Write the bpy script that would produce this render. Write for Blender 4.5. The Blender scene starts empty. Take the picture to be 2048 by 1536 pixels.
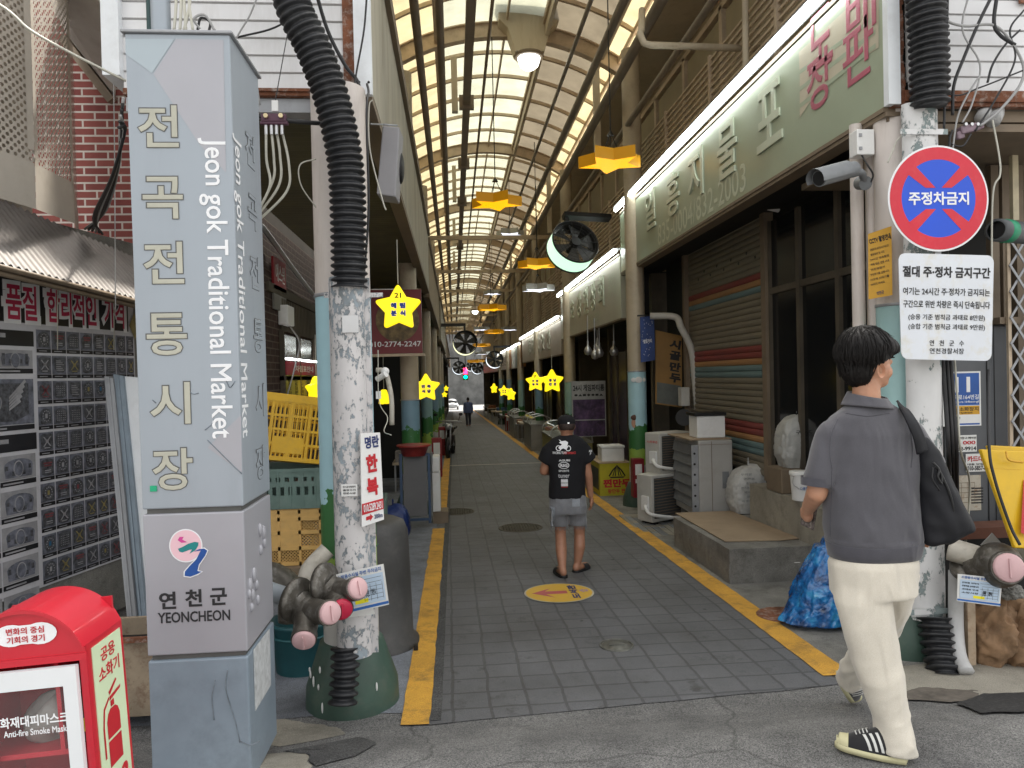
import bpy, bmesh, math, random
from math import sin, cos, pi, radians, atan2, sqrt
from mathutils import Vector, Matrix, Quaternion, noise
random.seed(7)
SC = bpy.context.scene
COL = SC.collection
# ------------------------------------------------------------------ camera
F = 1450.0; ZC = 1.67
YAW, PITCH, ROLL = radians(4.56), radians(-0.62), radians(1.3)
cd = bpy.data.cameras.new("camera"); cam = bpy.data.objects.new("camera", cd); COL.objects.link(cam)
cd.sensor_width = 36.0; cd.lens = 36.0 * F / 2048; cd.clip_start = 0.05; cd.clip_end = 2000
RC = Matrix.Rotation(-YAW, 3, 'Z') @ Matrix.Rotation(pi / 2 + PITCH, 3, 'X') @ Matrix.Rotation(-ROLL, 3, 'Z')
cam.matrix_world = Matrix.Translation((0, 0, ZC)) @ RC.to_4x4()
SC.camera = cam
# ------------------------------------------------------------------ light
SUN_EL, SUN_AZ = radians(58), radians(14)      # azimuth from +Y towards +X
w = bpy.data.worlds.new("World"); SC.world = w; w.use_nodes = True
nt = w.node_tree; bg = nt.nodes['Background']
sky = nt.nodes.new('ShaderNodeTexSky'); sky.sky_type = 'NISHITA'; sky.sun_disc = False
sky.sun_elevation = SUN_EL; sky.sun_rotation = SUN_AZ; sky.air_density = 1.3; sky.dust_density = 4.0
hs = nt.nodes.new('ShaderNodeHueSaturation'); hs.inputs['Saturation'].default_value = 0.16      # milky overcast sky
nt.links.new(sky.outputs[0], hs.inputs['Color']); tn = nt.nodes.new('ShaderNodeMix'); tn.data_type = 'RGBA'; tn.blend_type = 'MULTIPLY'; tn.inputs[0].default_value = 1; tn.inputs[7].default_value = (1, .975, .93, 1)
nt.links.new(hs.outputs[0], tn.inputs[6]); nt.links.new(tn.outputs[2], bg.inputs[0]); bg.inputs[1].default_value = 0.15
sd = bpy.data.lights.new("sun", 'SUN'); sun = bpy.data.objects.new("sun", sd); COL.objects.link(sun)
sd.energy = 2.6; sd.angle = radians(3); sd.color = (1, .93, .82)
sdir = Vector((sin(SUN_AZ) * cos(SUN_EL), cos(SUN_AZ) * cos(SUN_EL), sin(SUN_EL)))
sun.rotation_euler = (-sdir).to_track_quat('-Z', 'Y').to_euler()
SC.view_settings.view_transform = 'Standard'; SC.view_settings.look = 'None'
SC.view_settings.exposure = 1.8; SC.view_settings.gamma = 1.0
SC.cycles.max_bounces = 8; SC.cycles.diffuse_bounces = 4; SC.cycles.sample_clamp_indirect = 6
# ------------------------------------------------------------------ helpers
def ray(px, py):
    return RC @ Vector(((px - 1024) / F, (768 - py) / F, -1.0))
def at(px, py, Y):
    r = ray(px, py); return Vector((0, 0, ZC)) + r * (Y / r.y)
def atX(px, py, X):
    r = ray(px, py); return Vector((0, 0, ZC)) + r * (X / r.x)
def gz(y):
    if y <= 3.05: return 0.0
    z1 = -.0765 - .026 * 3.95
    if y >= 3.95: return -.0765 - .026 * y
    t = (y - 3.05) / .9
    return z1 * t * t * (3 - 2 * t)
def V(*a): return Vector(a)
WM = {}
class MB:
    def __init__(s): s.v = []; s.f = []; s.mi = []; s.sm = []; s.cm = 0; s.smooth = False
    def add(s, vs, fs, sm=None):
        b = len(s.v); s.v += [Vector(p) for p in vs]
        sm = s.smooth if sm is None else sm
        for f in fs:
            s.f.append([b + i for i in f]); s.mi.append(s.cm); s.sm.append(sm)
        return s
    def m(s, i): s.cm = i; return s
    def box(s, x0, y0, z0, x1, y1, z1):
        x0, x1 = sorted((x0, x1)); y0, y1 = sorted((y0, y1)); z0, z1 = sorted((z0, z1))
        v = [(x, y, z) for z in (z0, z1) for y in (y0, y1) for x in (x0, x1)]
        return s.add(v, [(0, 2, 3, 1), (4, 5, 7, 6), (0, 1, 5, 4), (2, 6, 7, 3), (0, 4, 6, 2), (1, 3, 7, 5)], False)
    def obox(s, c, size, R=None, taper=1.0):
        hx, hy, hz = [q / 2 for q in size]; v = []
        for z in (-hz, hz):
            k = taper if z > 0 else 1
            for y in (-hy, hy):
                for x in (-hx, hx):
                    p = V(x * k, y * k, z); v.append(V(*c) + (R @ p if R else p))
        return s.add(v, [(0, 2, 3, 1), (4, 5, 7, 6), (0, 1, 5, 4), (2, 6, 7, 3), (0, 4, 6, 2), (1, 3, 7, 5)], False)
    def cyl(s, p, q, r, r2=None, n=14, caps=True, sm=True):
        p = V(*p); q = V(*q); r2 = r if r2 is None else r2
        d = (q - p).normalized(); a = d.orthogonal().normalized(); b = d.cross(a)
        v = []
        for c, rr in ((p, r), (q, r2)):
            for i in range(n):
                t = 2 * pi * i / n; v.append(c + (a * cos(t) + b * sin(t)) * rr)
        s.add(v, [(i, (i + 1) % n, n + (i + 1) % n, n + i) for i in range(n)], sm)
        if caps:
            s.add(v[:n], [list(range(n))[::-1]], False); s.add(v[n:], [list(range(n))], False)
        return s
    def tube(s, pts, r, n=8, caps=True, closed=False):
        pts = [V(*p) for p in pts]; N = len(pts)
        rr = r if isinstance(r, (list, tuple)) else [r] * N
        t0 = (pts[1] - pts[0]).normalized(); a = t0.orthogonal().normalized(); v = []
        for i in range(N):
            if i == 0: t = pts[1] - pts[0]
            elif i == N - 1: t = pts[-1] - pts[-2]
            else: t = pts[i + 1] - pts[i - 1]
            t.normalize(); a = (a - t * a.dot(t)).normalized(); b = t.cross(a)
            for k in range(n):
                u = 2 * pi * k / n; v.append(pts[i] + (a * cos(u) + b * sin(u)) * rr[i])
        fs = [(i * n + k, i * n + (k + 1) % n, (i + 1) * n + (k + 1) % n, (i + 1) * n + k) for i in range(N - 1) for k in range(n)]
        if caps: fs += [list(range(n))[::-1], list(range((N - 1) * n, N * n))]
        return s.add(v, fs, True)
    def lathe(s, prof, o=(0, 0, 0), ax=(0, 0, 1), n=24, sm=True, cap=True):
        ax = V(*ax).normalized(); a = ax.orthogonal().normalized(); b = ax.cross(a); o = V(*o); v = []
        for r, z in prof:
            for k in range(n):
                u = 2 * pi * k / n; v.append(o + ax * z + (a * cos(u) + b * sin(u)) * r)
        P = len(prof)
        fs = [(i * n + k, i * n + (k + 1) % n, (i + 1) * n + (k + 1) % n, (i + 1) * n + k) for i in range(P - 1) for k in range(n)]
        s.add(v, fs, sm)
        if cap:
            if prof[0][0] > 1e-4: s.add(v[:n], [list(range(n))[::-1]], False)
            if prof[-1][0] > 1e-4: s.add(v[-n:], [list(range(n))], False)
        return s
    def prism(s, poly, o, u, v, d):
        o = V(*o); u = V(*u); v = V(*v); d = V(*d); n = len(poly)
        A = [o + u * p[0] + v * p[1] for p in poly]; B = [p + d for p in A]
        flip = u.cross(v).dot(d) > 0
        f1 = list(range(n)); f2 = list(range(n, 2 * n))
        fs = [f1[::-1] if flip else f1, f2 if flip else f2[::-1]]
        for i in range(n):
            j = (i + 1) % n; q = (i, j, n + j, n + i); fs.append(q if flip else q[::-1])
        return s.add(A + B, fs, False)
    def quad(s, a, b, c, d): return s.add([a, b, c, d], [(0, 1, 2, 3)], False)
    def grid(s, fn, nu, nv, sm=True, closeu=False):
        v = [fn(i / nu, j / nv) for j in range(nv + 1) for i in range(nu + 1)]
        return s.add(v, [(j * (nu + 1) + i, j * (nu + 1) + i + 1, (j + 1) * (nu + 1) + i + 1, (j + 1) * (nu + 1) + i) for j in range(nv) for i in range(nu)], sm)
    def ell(s, c, r, R=None, n=16, m=10):
        c = V(*c)
        if not isinstance(r, (list, tuple)): r = (r, r, r)
        v = []
        for j in range(m + 1):
            ph = pi * j / m
            for i in range(n):
                th = 2 * pi * i / n
                p = V(r[0] * sin(ph) * cos(th), r[1] * sin(ph) * sin(th), -r[2] * cos(ph))
                v.append(c + (R @ p if R else p))
        return s.add(v, [(j * n + i, j * n + (i + 1) % n, (j + 1) * n + (i + 1) % n, (j + 1) * n + i) for j in range(m) for i in range(n)], True)
    def loft(s, rings, cap=True, sm=True):
        n = len(rings[0]); v = [p for r in rings for p in r]; P = len(rings)
        fs = [(i * n + k, i * n + (k + 1) % n, (i + 1) * n + (k + 1) % n, (i + 1) * n + k) for i in range(P - 1) for k in range(n)]
        if cap: fs += [list(range(n))[::-1], list(range((P - 1) * n, P * n))]
        return s.add(v, fs, sm)
    def text(s, body, o, u, v, wd, h, ext=0.0, bold=0.0, sp=1.0, ls=1.0):
        vs, fs = tgeo(body, bold, ext > 0, sp, ls); u = V(*u); v = V(*v); n = u.cross(v); o = V(*o)
        if wd is None:
            ws = [q[0] for q in vs]; k = h / tgeo_h(body, bold, ext > 0, sp, ls); wd = k * tgeo_w(body, bold, ext > 0, sp, ls)
        return s.add([o + u * (q[0] * wd) + v * (q[1] * h) + n * (q[2] * ext if ext > 0 else q[2]) for q in vs], fs, False)
    def build(s, name, mats, parent=None, bevel=0.0, seg=2, world=True):
        if not isinstance(mats, (list, tuple)): mats = [mats]
        me = bpy.data.meshes.new(name)
        vs = s.v
        if parent is not None and world and parent.name in WM:
            inv = WM[parent.name].inverted(); vs = [inv @ p for p in vs]
        me.from_pydata([tuple(p) for p in vs], [], s.f)
        for m in mats: me.materials.append(m)
        me.polygons.foreach_set('material_index', s.mi); me.polygons.foreach_set('use_smooth', s.sm)
        uv = me.uv_layers.new(name='UVMap').data
        for p in me.polygons:
            n = p.normal
            if abs(n.z) > .75: t1 = V(1, 0, 0); t2 = V(0, 1, 0)
            else: t1 = V(-n.y, n.x, 0).normalized(); t2 = V(0, 0, 1)
            for li in p.loop_indices:
                q = s.v[me.loops[li].vertex_index]; uv[li].uv = (q.dot(t1), q.dot(t2))
        me.update()
        o = bpy.data.objects.new(name, me); COL.objects.link(o)
        if parent is not None:
            o.parent = parent
            if parent.name in WM: WM[o.name] = WM[parent.name]
        if bevel:
            b = o.modifiers.new('bevel', 'BEVEL'); b.width = bevel; b.segments = seg; b.limit_method = 'ANGLE'; b.angle_limit = radians(40)
            b.harden_normals = False
        return o
_tc = {}
def _tg(body, bold, ext, sp, ls):
    k = (body, bold, ext, sp, ls)
    if k not in _tc:
        c = bpy.data.curves.new("t", 'FONT'); c.body = body; c.size = 1; c.resolution_u = 3
        c.space_character = sp; c.space_line = ls; c.align_x = 'CENTER'
        if bold > 0: c.bevel_depth = bold; c.bevel_resolution = 0
        if ext: c.extrude = .5
        o = bpy.data.objects.new("t", c); COL.objects.link(o)
        dg = bpy.context.evaluated_depsgraph_get(); m = bpy.data.meshes.new_from_object(o.evaluated_get(dg))
        vs = [v.co.copy() for v in m.vertices]; fs = [list(p.vertices) for p in m.polygons]
        bpy.data.objects.remove(o); bpy.data.meshes.remove(m); bpy.data.curves.remove(c)
        x0 = min(v.x for v in vs); x1 = max(v.x for v in vs); y0 = min(v.y for v in vs); y1 = max(v.y for v in vs)
        vs = [((v.x - (x0 + x1) / 2) / (x1 - x0), (v.y - (y0 + y1) / 2) / (y1 - y0), (v.z + .5 if ext else (v.z / max(bold, 1e-4) * .0009))) for v in vs]
        _tc[k] = (vs, fs, x1 - x0, y1 - y0)
    return _tc[k]
def tgeo(*a): r = _tg(*a); return r[0], r[1]
def tgeo_w(*a): return _tg(*a)[2]
def tgeo_h(*a): return _tg(*a)[3]
def thing(name, label, cat, loc=(0, 0, 0), group=None, rz=0.0):
    o = bpy.data.objects.new(name, None); COL.objects.link(o); o.empty_display_size = .1
    o.location = loc; o.rotation_euler = (0, 0, rz)
    WM[o.name] = Matrix.Translation(loc) @ Matrix.Rotation(rz, 4, 'Z')
    return tag(o, label, cat, group)
def tag(o, label, cat, group=None, kind=None):
    o['label'] = label; o['category'] = cat
    if group: o['group'] = group
    if kind: o['kind'] = kind
    return o
def struct(o, kind='structure'): o['kind'] = kind; return o
def copy_tree(o, parent=None, depth=0):
    c = o.copy(); COL.objects.link(c); c.parent = parent
    for ch in list(o.children): copy_tree(ch, c, depth + 1)
    return c
def dup(o, label=None, loc=None, rot=None, scale=None):
    c = copy_tree(o)
    if label: c['label'] = label
    if loc is not None: c.location = loc
    if rot is not None: c.rotation_euler = rot
    if scale is not None: c.scale = scale if isinstance(scale, (tuple, list)) else (scale,) * 3
    return c
def catmull(pts, n=8):
    pts = [V(*p) for p in pts]; P = [pts[0] * 2 - pts[1]] + pts + [pts[-1] * 2 - pts[-2]]; out = []
    for i in range(1, len(P) - 2):
        for k in range(n):
            t = k / n; a, b, c, d = P[i - 1:i + 3]
            out.append(.5 * ((2 * b) + (c - a) * t + (2 * a - 5 * b + 4 * c - d) * t * t + (3 * b - a - 3 * c + d) * t ** 3))
    out.append(pts[-1]); return out
def wire(name, pts, r, m, label, cat='cable', parent=None, n=6, sub=8, group=None):
    b = MB().tube(catmull(pts, sub), r, n); o = b.build(name, m, parent)
    if parent is None: tag(o, label, cat, group)
    return o
def rings(path, rad, pitch, amp):
    """corrugated hose: points and radii along a path"""
    pts = catmull(path, 24); L = [0]
    for i in range(1, len(pts)): L.append(L[-1] + (pts[i] - pts[i - 1]).length)
    tot = L[-1]; n = int(tot / pitch * 8); out = []; rr = []; j = 0
    for i in range(n + 1):
        s = tot * i / n
        while j < len(L) - 2 and L[j + 1] < s: j += 1
        t = (s - L[j]) / max(1e-6, L[j + 1] - L[j]); out.append(pts[j].lerp(pts[j + 1], min(1, max(0, t))))
        c = cos(2 * pi * s / pitch); rr.append(rad + amp * (abs(c) ** .6) * (1 if c > 0 else -1))
    return out, rr
# ------------------------------------------------------------------ materials
def _n(t, typ, **k):
    n = t.nodes.new(typ)
    for a, b in k.items(): setattr(n, a, b)
    return n
def new_mat(name):
    m = bpy.data.materials.new(name); m.use_nodes = True; t = m.node_tree
    return m, t, t.nodes['Principled BSDF']
def col4(c): return (c[0], c[1], c[2], 1)
def ramp(t, fac, stops, interp='LINEAR'):
    r = _n(t, 'ShaderNodeValToRGB'); r.color_ramp.interpolation = interp; e = r.color_ramp.elements
    while len(e) < len(stops): e.new(.5)
    for i, (p, c) in enumerate(stops): e[i].position = p; e[i].color = col4(c) if len(c) == 3 else c
    if fac is not None: t.links.new(fac, r.inputs[0])
    return r
def mixc(t, fac, a, b, mode='MIX'):
    n = _n(t, 'ShaderNodeMix', data_type='RGBA', blend_type=mode)
    for s, v in ((0, fac), (6, a), (7, b)):
        if isinstance(v, (int, float)): n.inputs[s].default_value = v
        elif isinstance(v, tuple): n.inputs[s].default_value = col4(v)
        else: t.links.new(v, n.inputs[s])
    return n.outputs[2]
def coords(t, scale=1.0, kind='Object', sc3=None, rot=None):
    c = _n(t, 'ShaderNodeTexCoord'); m = _n(t, 'ShaderNodeMapping'); t.links.new(c.outputs[kind], m.inputs[0])
    m.inputs['Scale'].default_value = sc3 or (scale,) * 3
    if rot: m.inputs['Rotation'].default_value = rot
    return m.outputs[0]
def noise_tex(t, vec, scale, detail=4, rough=.6):
    n = _n(t, 'ShaderNodeTexNoise'); n.inputs['Scale'].default_value = scale; n.inputs['Detail'].default_value = detail
    n.inputs['Roughness'].default_value = rough
    if vec is not None: t.links.new(vec, n.inputs['Vector'])
    return n.outputs[0]
def bump(t, b, h, strength=.3, dist=.01):
    n = _n(t, 'ShaderNodeBump'); n.inputs['Strength'].default_value = strength; n.inputs['Distance'].default_value = dist
    t.links.new(h, n.inputs['Height']); t.links.new(n.outputs[0], b.inputs['Normal'])
def P(name, c, rough=.6, metal=0.0, var=.25, vs=4.0, dirt=None, da=.35, bmp=0.0, bs=60, streak=False, spec=None, coat=0, fine=.0):
    """weathered paint: colour mottled by two scales of noise, optional dirt patches and fine bump"""
    m, t, b = new_mat(name); v = coords(t, 1, 'Object', (1, 1, .18) if streak else None)
    n1 = noise_tex(t, v, vs, 5)
    lo = tuple(x * (1 - var) for x in c); hi = tuple(min(1, x * (1 + var)) for x in c)
    o = ramp(t, n1, [(.3, lo), (.7, hi)]).outputs[0]
    if dirt:
        n2 = noise_tex(t, v, vs * 2.3, 8, .72); r = ramp(t, n2, [(.5, (0, 0, 0)), (.72, (da, da, da))])
        o = mixc(t, r.outputs[0], o, dirt)
    if fine:
        n3 = noise_tex(t, coords(t), 220, 2); o = mixc(t, fine, o, ramp(t, n3, [(.35, (0, 0, 0)), (.65, (1, 1, 1))]).outputs[0], 'OVERLAY')
    t.links.new(o, b.inputs['Base Color']); b.inputs['Metallic'].default_value = metal
    rr = _n(t, 'ShaderNodeMapRange'); t.links.new(n1, rr.inputs[0]); rr.inputs[3].default_value = max(.03, rough - .1); rr.inputs[4].default_value = min(1, rough + .12)
    t.links.new(rr.outputs[0], b.inputs['Roughness'])
    if spec is not None: b.inputs['Specular IOR Level'].default_value = spec
    if coat: b.inputs['Coat Weight'].default_value = coat
    if bmp: bump(t, b, noise_tex(t, coords(t), bs, 4), bmp, .004)
    return m
def EM(name, c, s, base=None):
    m, t, b = new_mat(name); b.inputs['Base Color'].default_value = col4(base or c); b.inputs['Emission Color'].default_value = col4(c)
    b.inputs['Emission Strength'].default_value = s; b.inputs['Roughness'].default_value = .4
    return m
def brick_mat(name, c1, c2, mortar, bw=.21, rh=.075, ms=.012, kind='UV', off=.5, bmp=.5, rough=.85, var=.3):
    m, t, b = new_mat(name); v = coords(t, 1, kind); k = _n(t, 'ShaderNodeTexBrick'); t.links.new(v, k.inputs['Vector'])
    k.offset = off; k.inputs['Scale'].default_value = 1; k.inputs['Brick Width'].default_value = bw; k.inputs['Row Height'].default_value = rh
    k.inputs['Mortar Size'].default_value = ms; k.inputs['Mortar Smooth'].default_value = .15; k.inputs['Bias'].default_value = 0
    k.inputs['Color1'].default_value = col4(c1); k.inputs['Color2'].default_value = col4(c2); k.inputs['Mortar'].default_value = col4(mortar)
    n = noise_tex(t, v, 3, 8, .7); o = mixc(t, .55, k.outputs[0], ramp(t, n, [(.3, (1 - var,) * 3), (.7, (1 + var * .4,) * 3)]).outputs[0], 'MULTIPLY')
    t.links.new(o, b.inputs['Base Color']); b.inputs['Roughness'].default_value = rough
    n2 = noise_tex(t, v, 90, 3); inv = _n(t, 'ShaderNodeMath', operation='MULTIPLY_ADD'); t.links.new(k.outputs[1], inv.inputs[0]); inv.inputs[1].default_value = -1.0; t.links.new(n2, inv.inputs[2])
    bump(t, b, inv.outputs[0], bmp, .006); return m
def peel_mat(name, top, under, scale=14, thr=.52, third=None, w=.007):
    m, t, b = new_mat(name); v = coords(t, 1, 'Object', (1, 1, .6)); n = noise_tex(t, v, scale, 12, .72)
    big = noise_tex(t, v, 1.6, 3); ad = _n(t, 'ShaderNodeMath', operation='MULTIPLY_ADD'); t.links.new(big, ad.inputs[0]); ad.inputs[1].default_value = .55; t.links.new(n, ad.inputs[2])
    r = ramp(t, ad.outputs[0], [(thr + .25 - w, (0, 0, 0)), (thr + .25 + w, (1, 1, 1))])
    cu = ramp(t, noise_tex(t, v, 7, 6), [(.35, under), (.65, third or tuple(x * 1.5 for x in under))]).outputs[0]
    ct = ramp(t, noise_tex(t, v, 5, 4), [(.3, tuple(x * .86 for x in top)), (.7, top)]).outputs[0]
    o = mixc(t, r.outputs[0], ct, cu); t.links.new(o, b.inputs['Base Color']); b.inputs['Roughness'].default_value = .65
    iv = _n(t, 'ShaderNodeMath', operation='SUBTRACT'); iv.inputs[0].default_value = 1; t.links.new(r.outputs[0], iv.inputs[1]); bump(t, b, iv.outputs[0], .8, .004)
    return m
def asphalt_mat(name, lo, hi, patch=None):
    m, t, b = new_mat(name); v = coords(t); vo = _n(t, 'ShaderNodeTexVoronoi'); vo.inputs['Scale'].default_value = 210; t.links.new(v, vo.inputs['Vector'])
    sp = ramp(t, vo.outputs['Color'], [(.1, lo), (.55, tuple((a + c) / 2 for a, c in zip(lo, hi))), (.95, hi)]).outputs[0]
    n = noise_tex(t, v, 2.2, 6, .65); o = mixc(t, .8, sp, ramp(t, n, [(.3, (.45, .45, .46)), (.65, (1.15, 1.15, 1.13))]).outputs[0], 'MULTIPLY')
    st = ramp(t, noise_tex(t, v, 6, 5, .7), [(.66, (0, 0, 0)), (.74, (.6, .6, .6))]).outputs[0]; o = mixc(t, st, o, tuple(x * .55 for x in lo))
    cr = _n(t, 'ShaderNodeTexVoronoi', feature='DISTANCE_TO_EDGE'); cr.inputs['Scale'].default_value = .7
    ds = mixc(t, .22, v, _noisecol(t, v, 3)); t.links.new(ds, cr.inputs['Vector'])
    cm = ramp(t, cr.outputs[0], [(.0, (.45,) * 3), (.007, (0, 0, 0))]).outputs[0]; o = mixc(t, cm, o, (.015, .015, .015))
    t.links.new(o, b.inputs['Base Color']); b.inputs['Roughness'].default_value = .9; bump(t, b, vo.outputs[0], .6, .006); return m
def _noisecol(t, v, s):
    n = _n(t, 'ShaderNodeTexNoise'); n.inputs['Scale'].default_value = s; t.links.new(v, n.inputs['Vector']); return n.outputs[1]
def _n_v(t, v): return mixc(t, .08, v, _noisecol(t, v, 14))
def paver_mat(name):
    m, t, b = new_mat(name); v = coords(t, 1, 'Object', rot=(0, 0, pi / 2 - radians(.5)))
    ds = mixc(t, .03, v, _noisecol(t, v, 5))
    k = _n(t, 'ShaderNodeTexBrick'); t.links.new(ds, k.inputs['Vector']); k.offset = .0; k.inputs['Scale'].default_value = 1
    k.inputs['Brick Width'].default_value = .205; k.inputs['Row Height'].default_value = .207; k.inputs['Mortar Size'].default_value = .011; k.inputs['Mortar Smooth'].default_value = .4
    k.inputs['Color1'].default_value = (.110, .113, .121, 1); k.inputs['Color2'].default_value = (.130, .133, .141, 1); k.inputs['Mortar'].default_value = (.076, .077, .081, 1)
    n = noise_tex(t, v, 1.3, 7, .65); o = mixc(t, .9, k.outputs[0], ramp(t, n, [(.28, (.58, .56, .54)), (.5, (.95, .95, .95)), (.72, (1.22, 1.22, 1.24))]).outputs[0], 'MULTIPLY')
    st = ramp(t, noise_tex(t, v, 4.5, 6, .75), [(.57, (0, 0, 0)), (.70, (.75, .75, .75))]).outputs[0]; o = mixc(t, st, o, (.040, .039, .037)); g2 = _n(t, 'ShaderNodeTexVoronoi'); g2.inputs['Scale'].default_value = 3.1; t.links.new(_n_v(t, v), g2.inputs['Vector']); o = mixc(t, ramp(t, g2.outputs[0], [(.03, (.85,) * 3), (.075, (0, 0, 0))]).outputs[0], o, (.022, .021, .02))
    f = noise_tex(t, v, 260, 2); o = mixc(t, .45, o, ramp(t, f, [(.3, (.1,) * 3), (.7, (.9,) * 3)]).outputs[0], 'OVERLAY')
    t.links.new(o, b.inputs['Base Color']); b.inputs['Roughness'].default_value = .62
    h = mixc(t, k.outputs[1], f, (0, 0, 0)); bump(t, b, h, .45, .008); return m
def trans_mat(name, c, diff=.35, dirt=True, op=0.0):
    m = bpy.data.materials.new(name); m.use_nodes = True; t = m.node_tree; t.nodes.remove(t.nodes['Principled BSDF']); out = t.nodes['Material Output']
    tr = _n(t, 'ShaderNodeBsdfTranslucent'); di = _n(t, 'ShaderNodeBsdfDiffuse'); mx = _n(t, 'ShaderNodeMixShader'); v = coords(t)
    n = noise_tex(t, v, 1.7, 6, .65); o = ramp(t, n, [(.3, tuple(x * .72 for x in c)), (.62, c)]).outputs[0]
    for q in (tr, di): t.links.new(o, q.inputs[0])
    mx.inputs[0].default_value = diff; t.links.new(tr.outputs[0], mx.inputs[1]); t.links.new(di.outputs[0], mx.inputs[2]); t.links.new(mx.outputs[0], out.inputs[0]); return m
M = {}
M['asphalt'] = asphalt_mat('asphalt', (.07, .07, .071), (.30, .297, .292))
M['asphalt_dark'] = asphalt_mat('dark_asphalt', (.025, .025, .026), (.16, .16, .16))
M['paver'] = paver_mat('alley_pavers')
M['concrete'] = P('grey_concrete', (.20, .195, .18), .9, 0, .3, 2.5, (.07, .065, .055), .7, .5, 120, fine=.35)
M['concrete_pale'] = P('pale_concrete', (.30, .28, .235), .85, 0, .22, 2, (.12, .11, .09), .55, .4, 140, fine=.25)
M['concrete_blue'] = P('painted_bluish_concrete', (.19, .205, .235), .85, 0, .3, 3, (.06, .06, .065), .5, .6, 160, fine=.4)
M['yellow_line'] = P('yellow_road_paint', (.62, .33, .045), .75, 0, .18, 3, (.16, .1, .04), .75, .4, 150, fine=.3)
M['white_line'] = P('white_road_paint', (.5, .48, .4), .8, 0, .2, 5, (.15, .14, .12), .6)
M['frame'] = P('taupe_steel_paint', (.50, .40, .29), .55, 0, .15, 3, (.14, .08, .04), .35)
M['frame_dark'] = P('dark_taupe_steel', (.19, .145, .10), .6, 0, .2, 3)
M['pipe_grey'] = P('grey_brown_pipe', (.22, .19, .155), .5, .2, .2, 3)
M['cream'] = P('cream_paint', (.50, .43, .32), .6, 0, .12, 2, (.25, .17, .09), .4, streak=True)
M['cream_panel'] = trans_mat('taupe_roof_board', (.17, .145, .105), .5)
M['taupe_wall'] = P('taupe_wall', (.31, .25, .17), .75, 0, .2, 1.5, (.11, .08, .05), .5)
M['trans_c'] = trans_mat('pale_green_sheet', (.315, .32, .25), .3)
M['trans_y'] = trans_mat('cream_yellow_sheet', (.40, .345, .21), .35)
M['white_siding'] = P('white_metal_siding', (.72, .72, .73), .45, 0, .06, 2, (.42, .39, .36), .35, streak=True)
M['white_trim'] = P('white_trim', (.76, .79, .82), .4, 0, .06, 3, (.5, .5, .5), .3)
M['rust'] = P('rusty_steel', (.19, .075, .04), .9, .2, .5, 9, (.45, .40, .36), .9, .6, 60)
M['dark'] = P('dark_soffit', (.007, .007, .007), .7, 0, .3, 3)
M['black'] = P('black_paint', (.007, .007, .008), .5, 0, .2, 4)
M['black_rub'] = P('black_rubber', (.017, .018, .021), .5, 0, .3, 8, (.16, .16, .16), .22, .3, 90)
M['steel'] = P('stainless_steel', (.55, .55, .56), .35, .8, .1, 4)
M['white'] = P('white_paint', (.78, .78, .77), .5, 0, .06, 4, (.5, .48, .44), .25)
M['grey_metal'] = P('grey_metal', (.34, .35, .37), .45, .3, .12, 4, (.16, .15, .14), .3)
# ================================================================== SETTING: ground
def sheet(name, fx0, fx1, y0, y1, dz, m, nx=4, ny=60, jit=0.0, jy=0.0, slant=0.0):
    ys = []
    def fn(u, v):
        y = y0 + (y1 - y0) * v ** (1.7 if y1 - y0 > 20 else 1)
        a = fx0(y) if callable(fx0) else fx0; b_ = fx1(y) if callable(fx1) else fx1
        if jit:
            a += jit * (noise.noise((y * 5, 3.1, dz)) + .5 * noise.noise((y * 19, 1, 4))); b_ += jit * (noise.noise((y * 5, 9.7, dz)) + .5 * noise.noise((y * 19, 7, 4)))
        x = a + (b_ - a) * u
        if v == 0 and jy: y += jy * (noise.noise((x * 3, 2, 2)) + .5 * noise.noise((x * 13, 5, 5)))
        if v < .2: y += slant * u * (1 - v / .2)
        return V(x, y, gz(y) + dz)
    b = MB().grid(fn, nx, ny, True); return struct(b.build(name, m))
b = MB()
def gfn(u, v):
    y = -14 + 23 * v if v < .8 else -14 + 23 * .8 + (v - .8) / .2 * 170
    x = -40 + 80 * u; return V(x, y, gz(y))
ys_ = [-30, -15, -8, -4, -2, 0, 1, 2, 2.6] + [2.9 + .08 * i for i in range(16)] + [4.4, 5, 7, 10, 20, 40, 80, 140, 260]
struct(MB().grid(lambda u, v: V(-60 + 120 * u, ys_[round(v * (len(ys_) - 1))], gz(ys_[round(v * (len(ys_) - 1))])), 12, len(ys_) - 1).build('street', M['asphalt']))
sheet('alley_pavement', -.18, 2.22, 3.86, 93, .005, M['paver'], 12, 160, 0, .03, .2)
sheet('side_path', -2.6, -.28, 4.05, 93, .004, M['concrete_blue'], 6, 120, 0, .08)
sheet('side_path', 2.35, 3.9, 4.25, 93, .004, M['concrete'], 6, 120, 0, .06)
sheet('yellow_line', -.325, -.17, 3.86, 9.6, .010, M['yellow_line'], 2, 90, .010, .02)
sheet('yellow_line', -.32, -.16, 10.2, 24, .010, M['yellow_line'], 2, 90, .008)
sheet('yellow_line', 2.175, 2.36, 4.18, 90, .010, M['yellow_line'], 2, 260, .010, .02)
sheet('white_line', -.15, 2.17, 18.2, 18.32, .010, M['white_line'], 12, 2)
sheet('white_line', -.15, 2.17, 44, 44.15, .010, M['white_line'], 12, 2)
sheet('drain_strip', -.168, -.11, 3.9, 60, .009, M['asphalt_dark'], 1, 80, .004)
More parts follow.
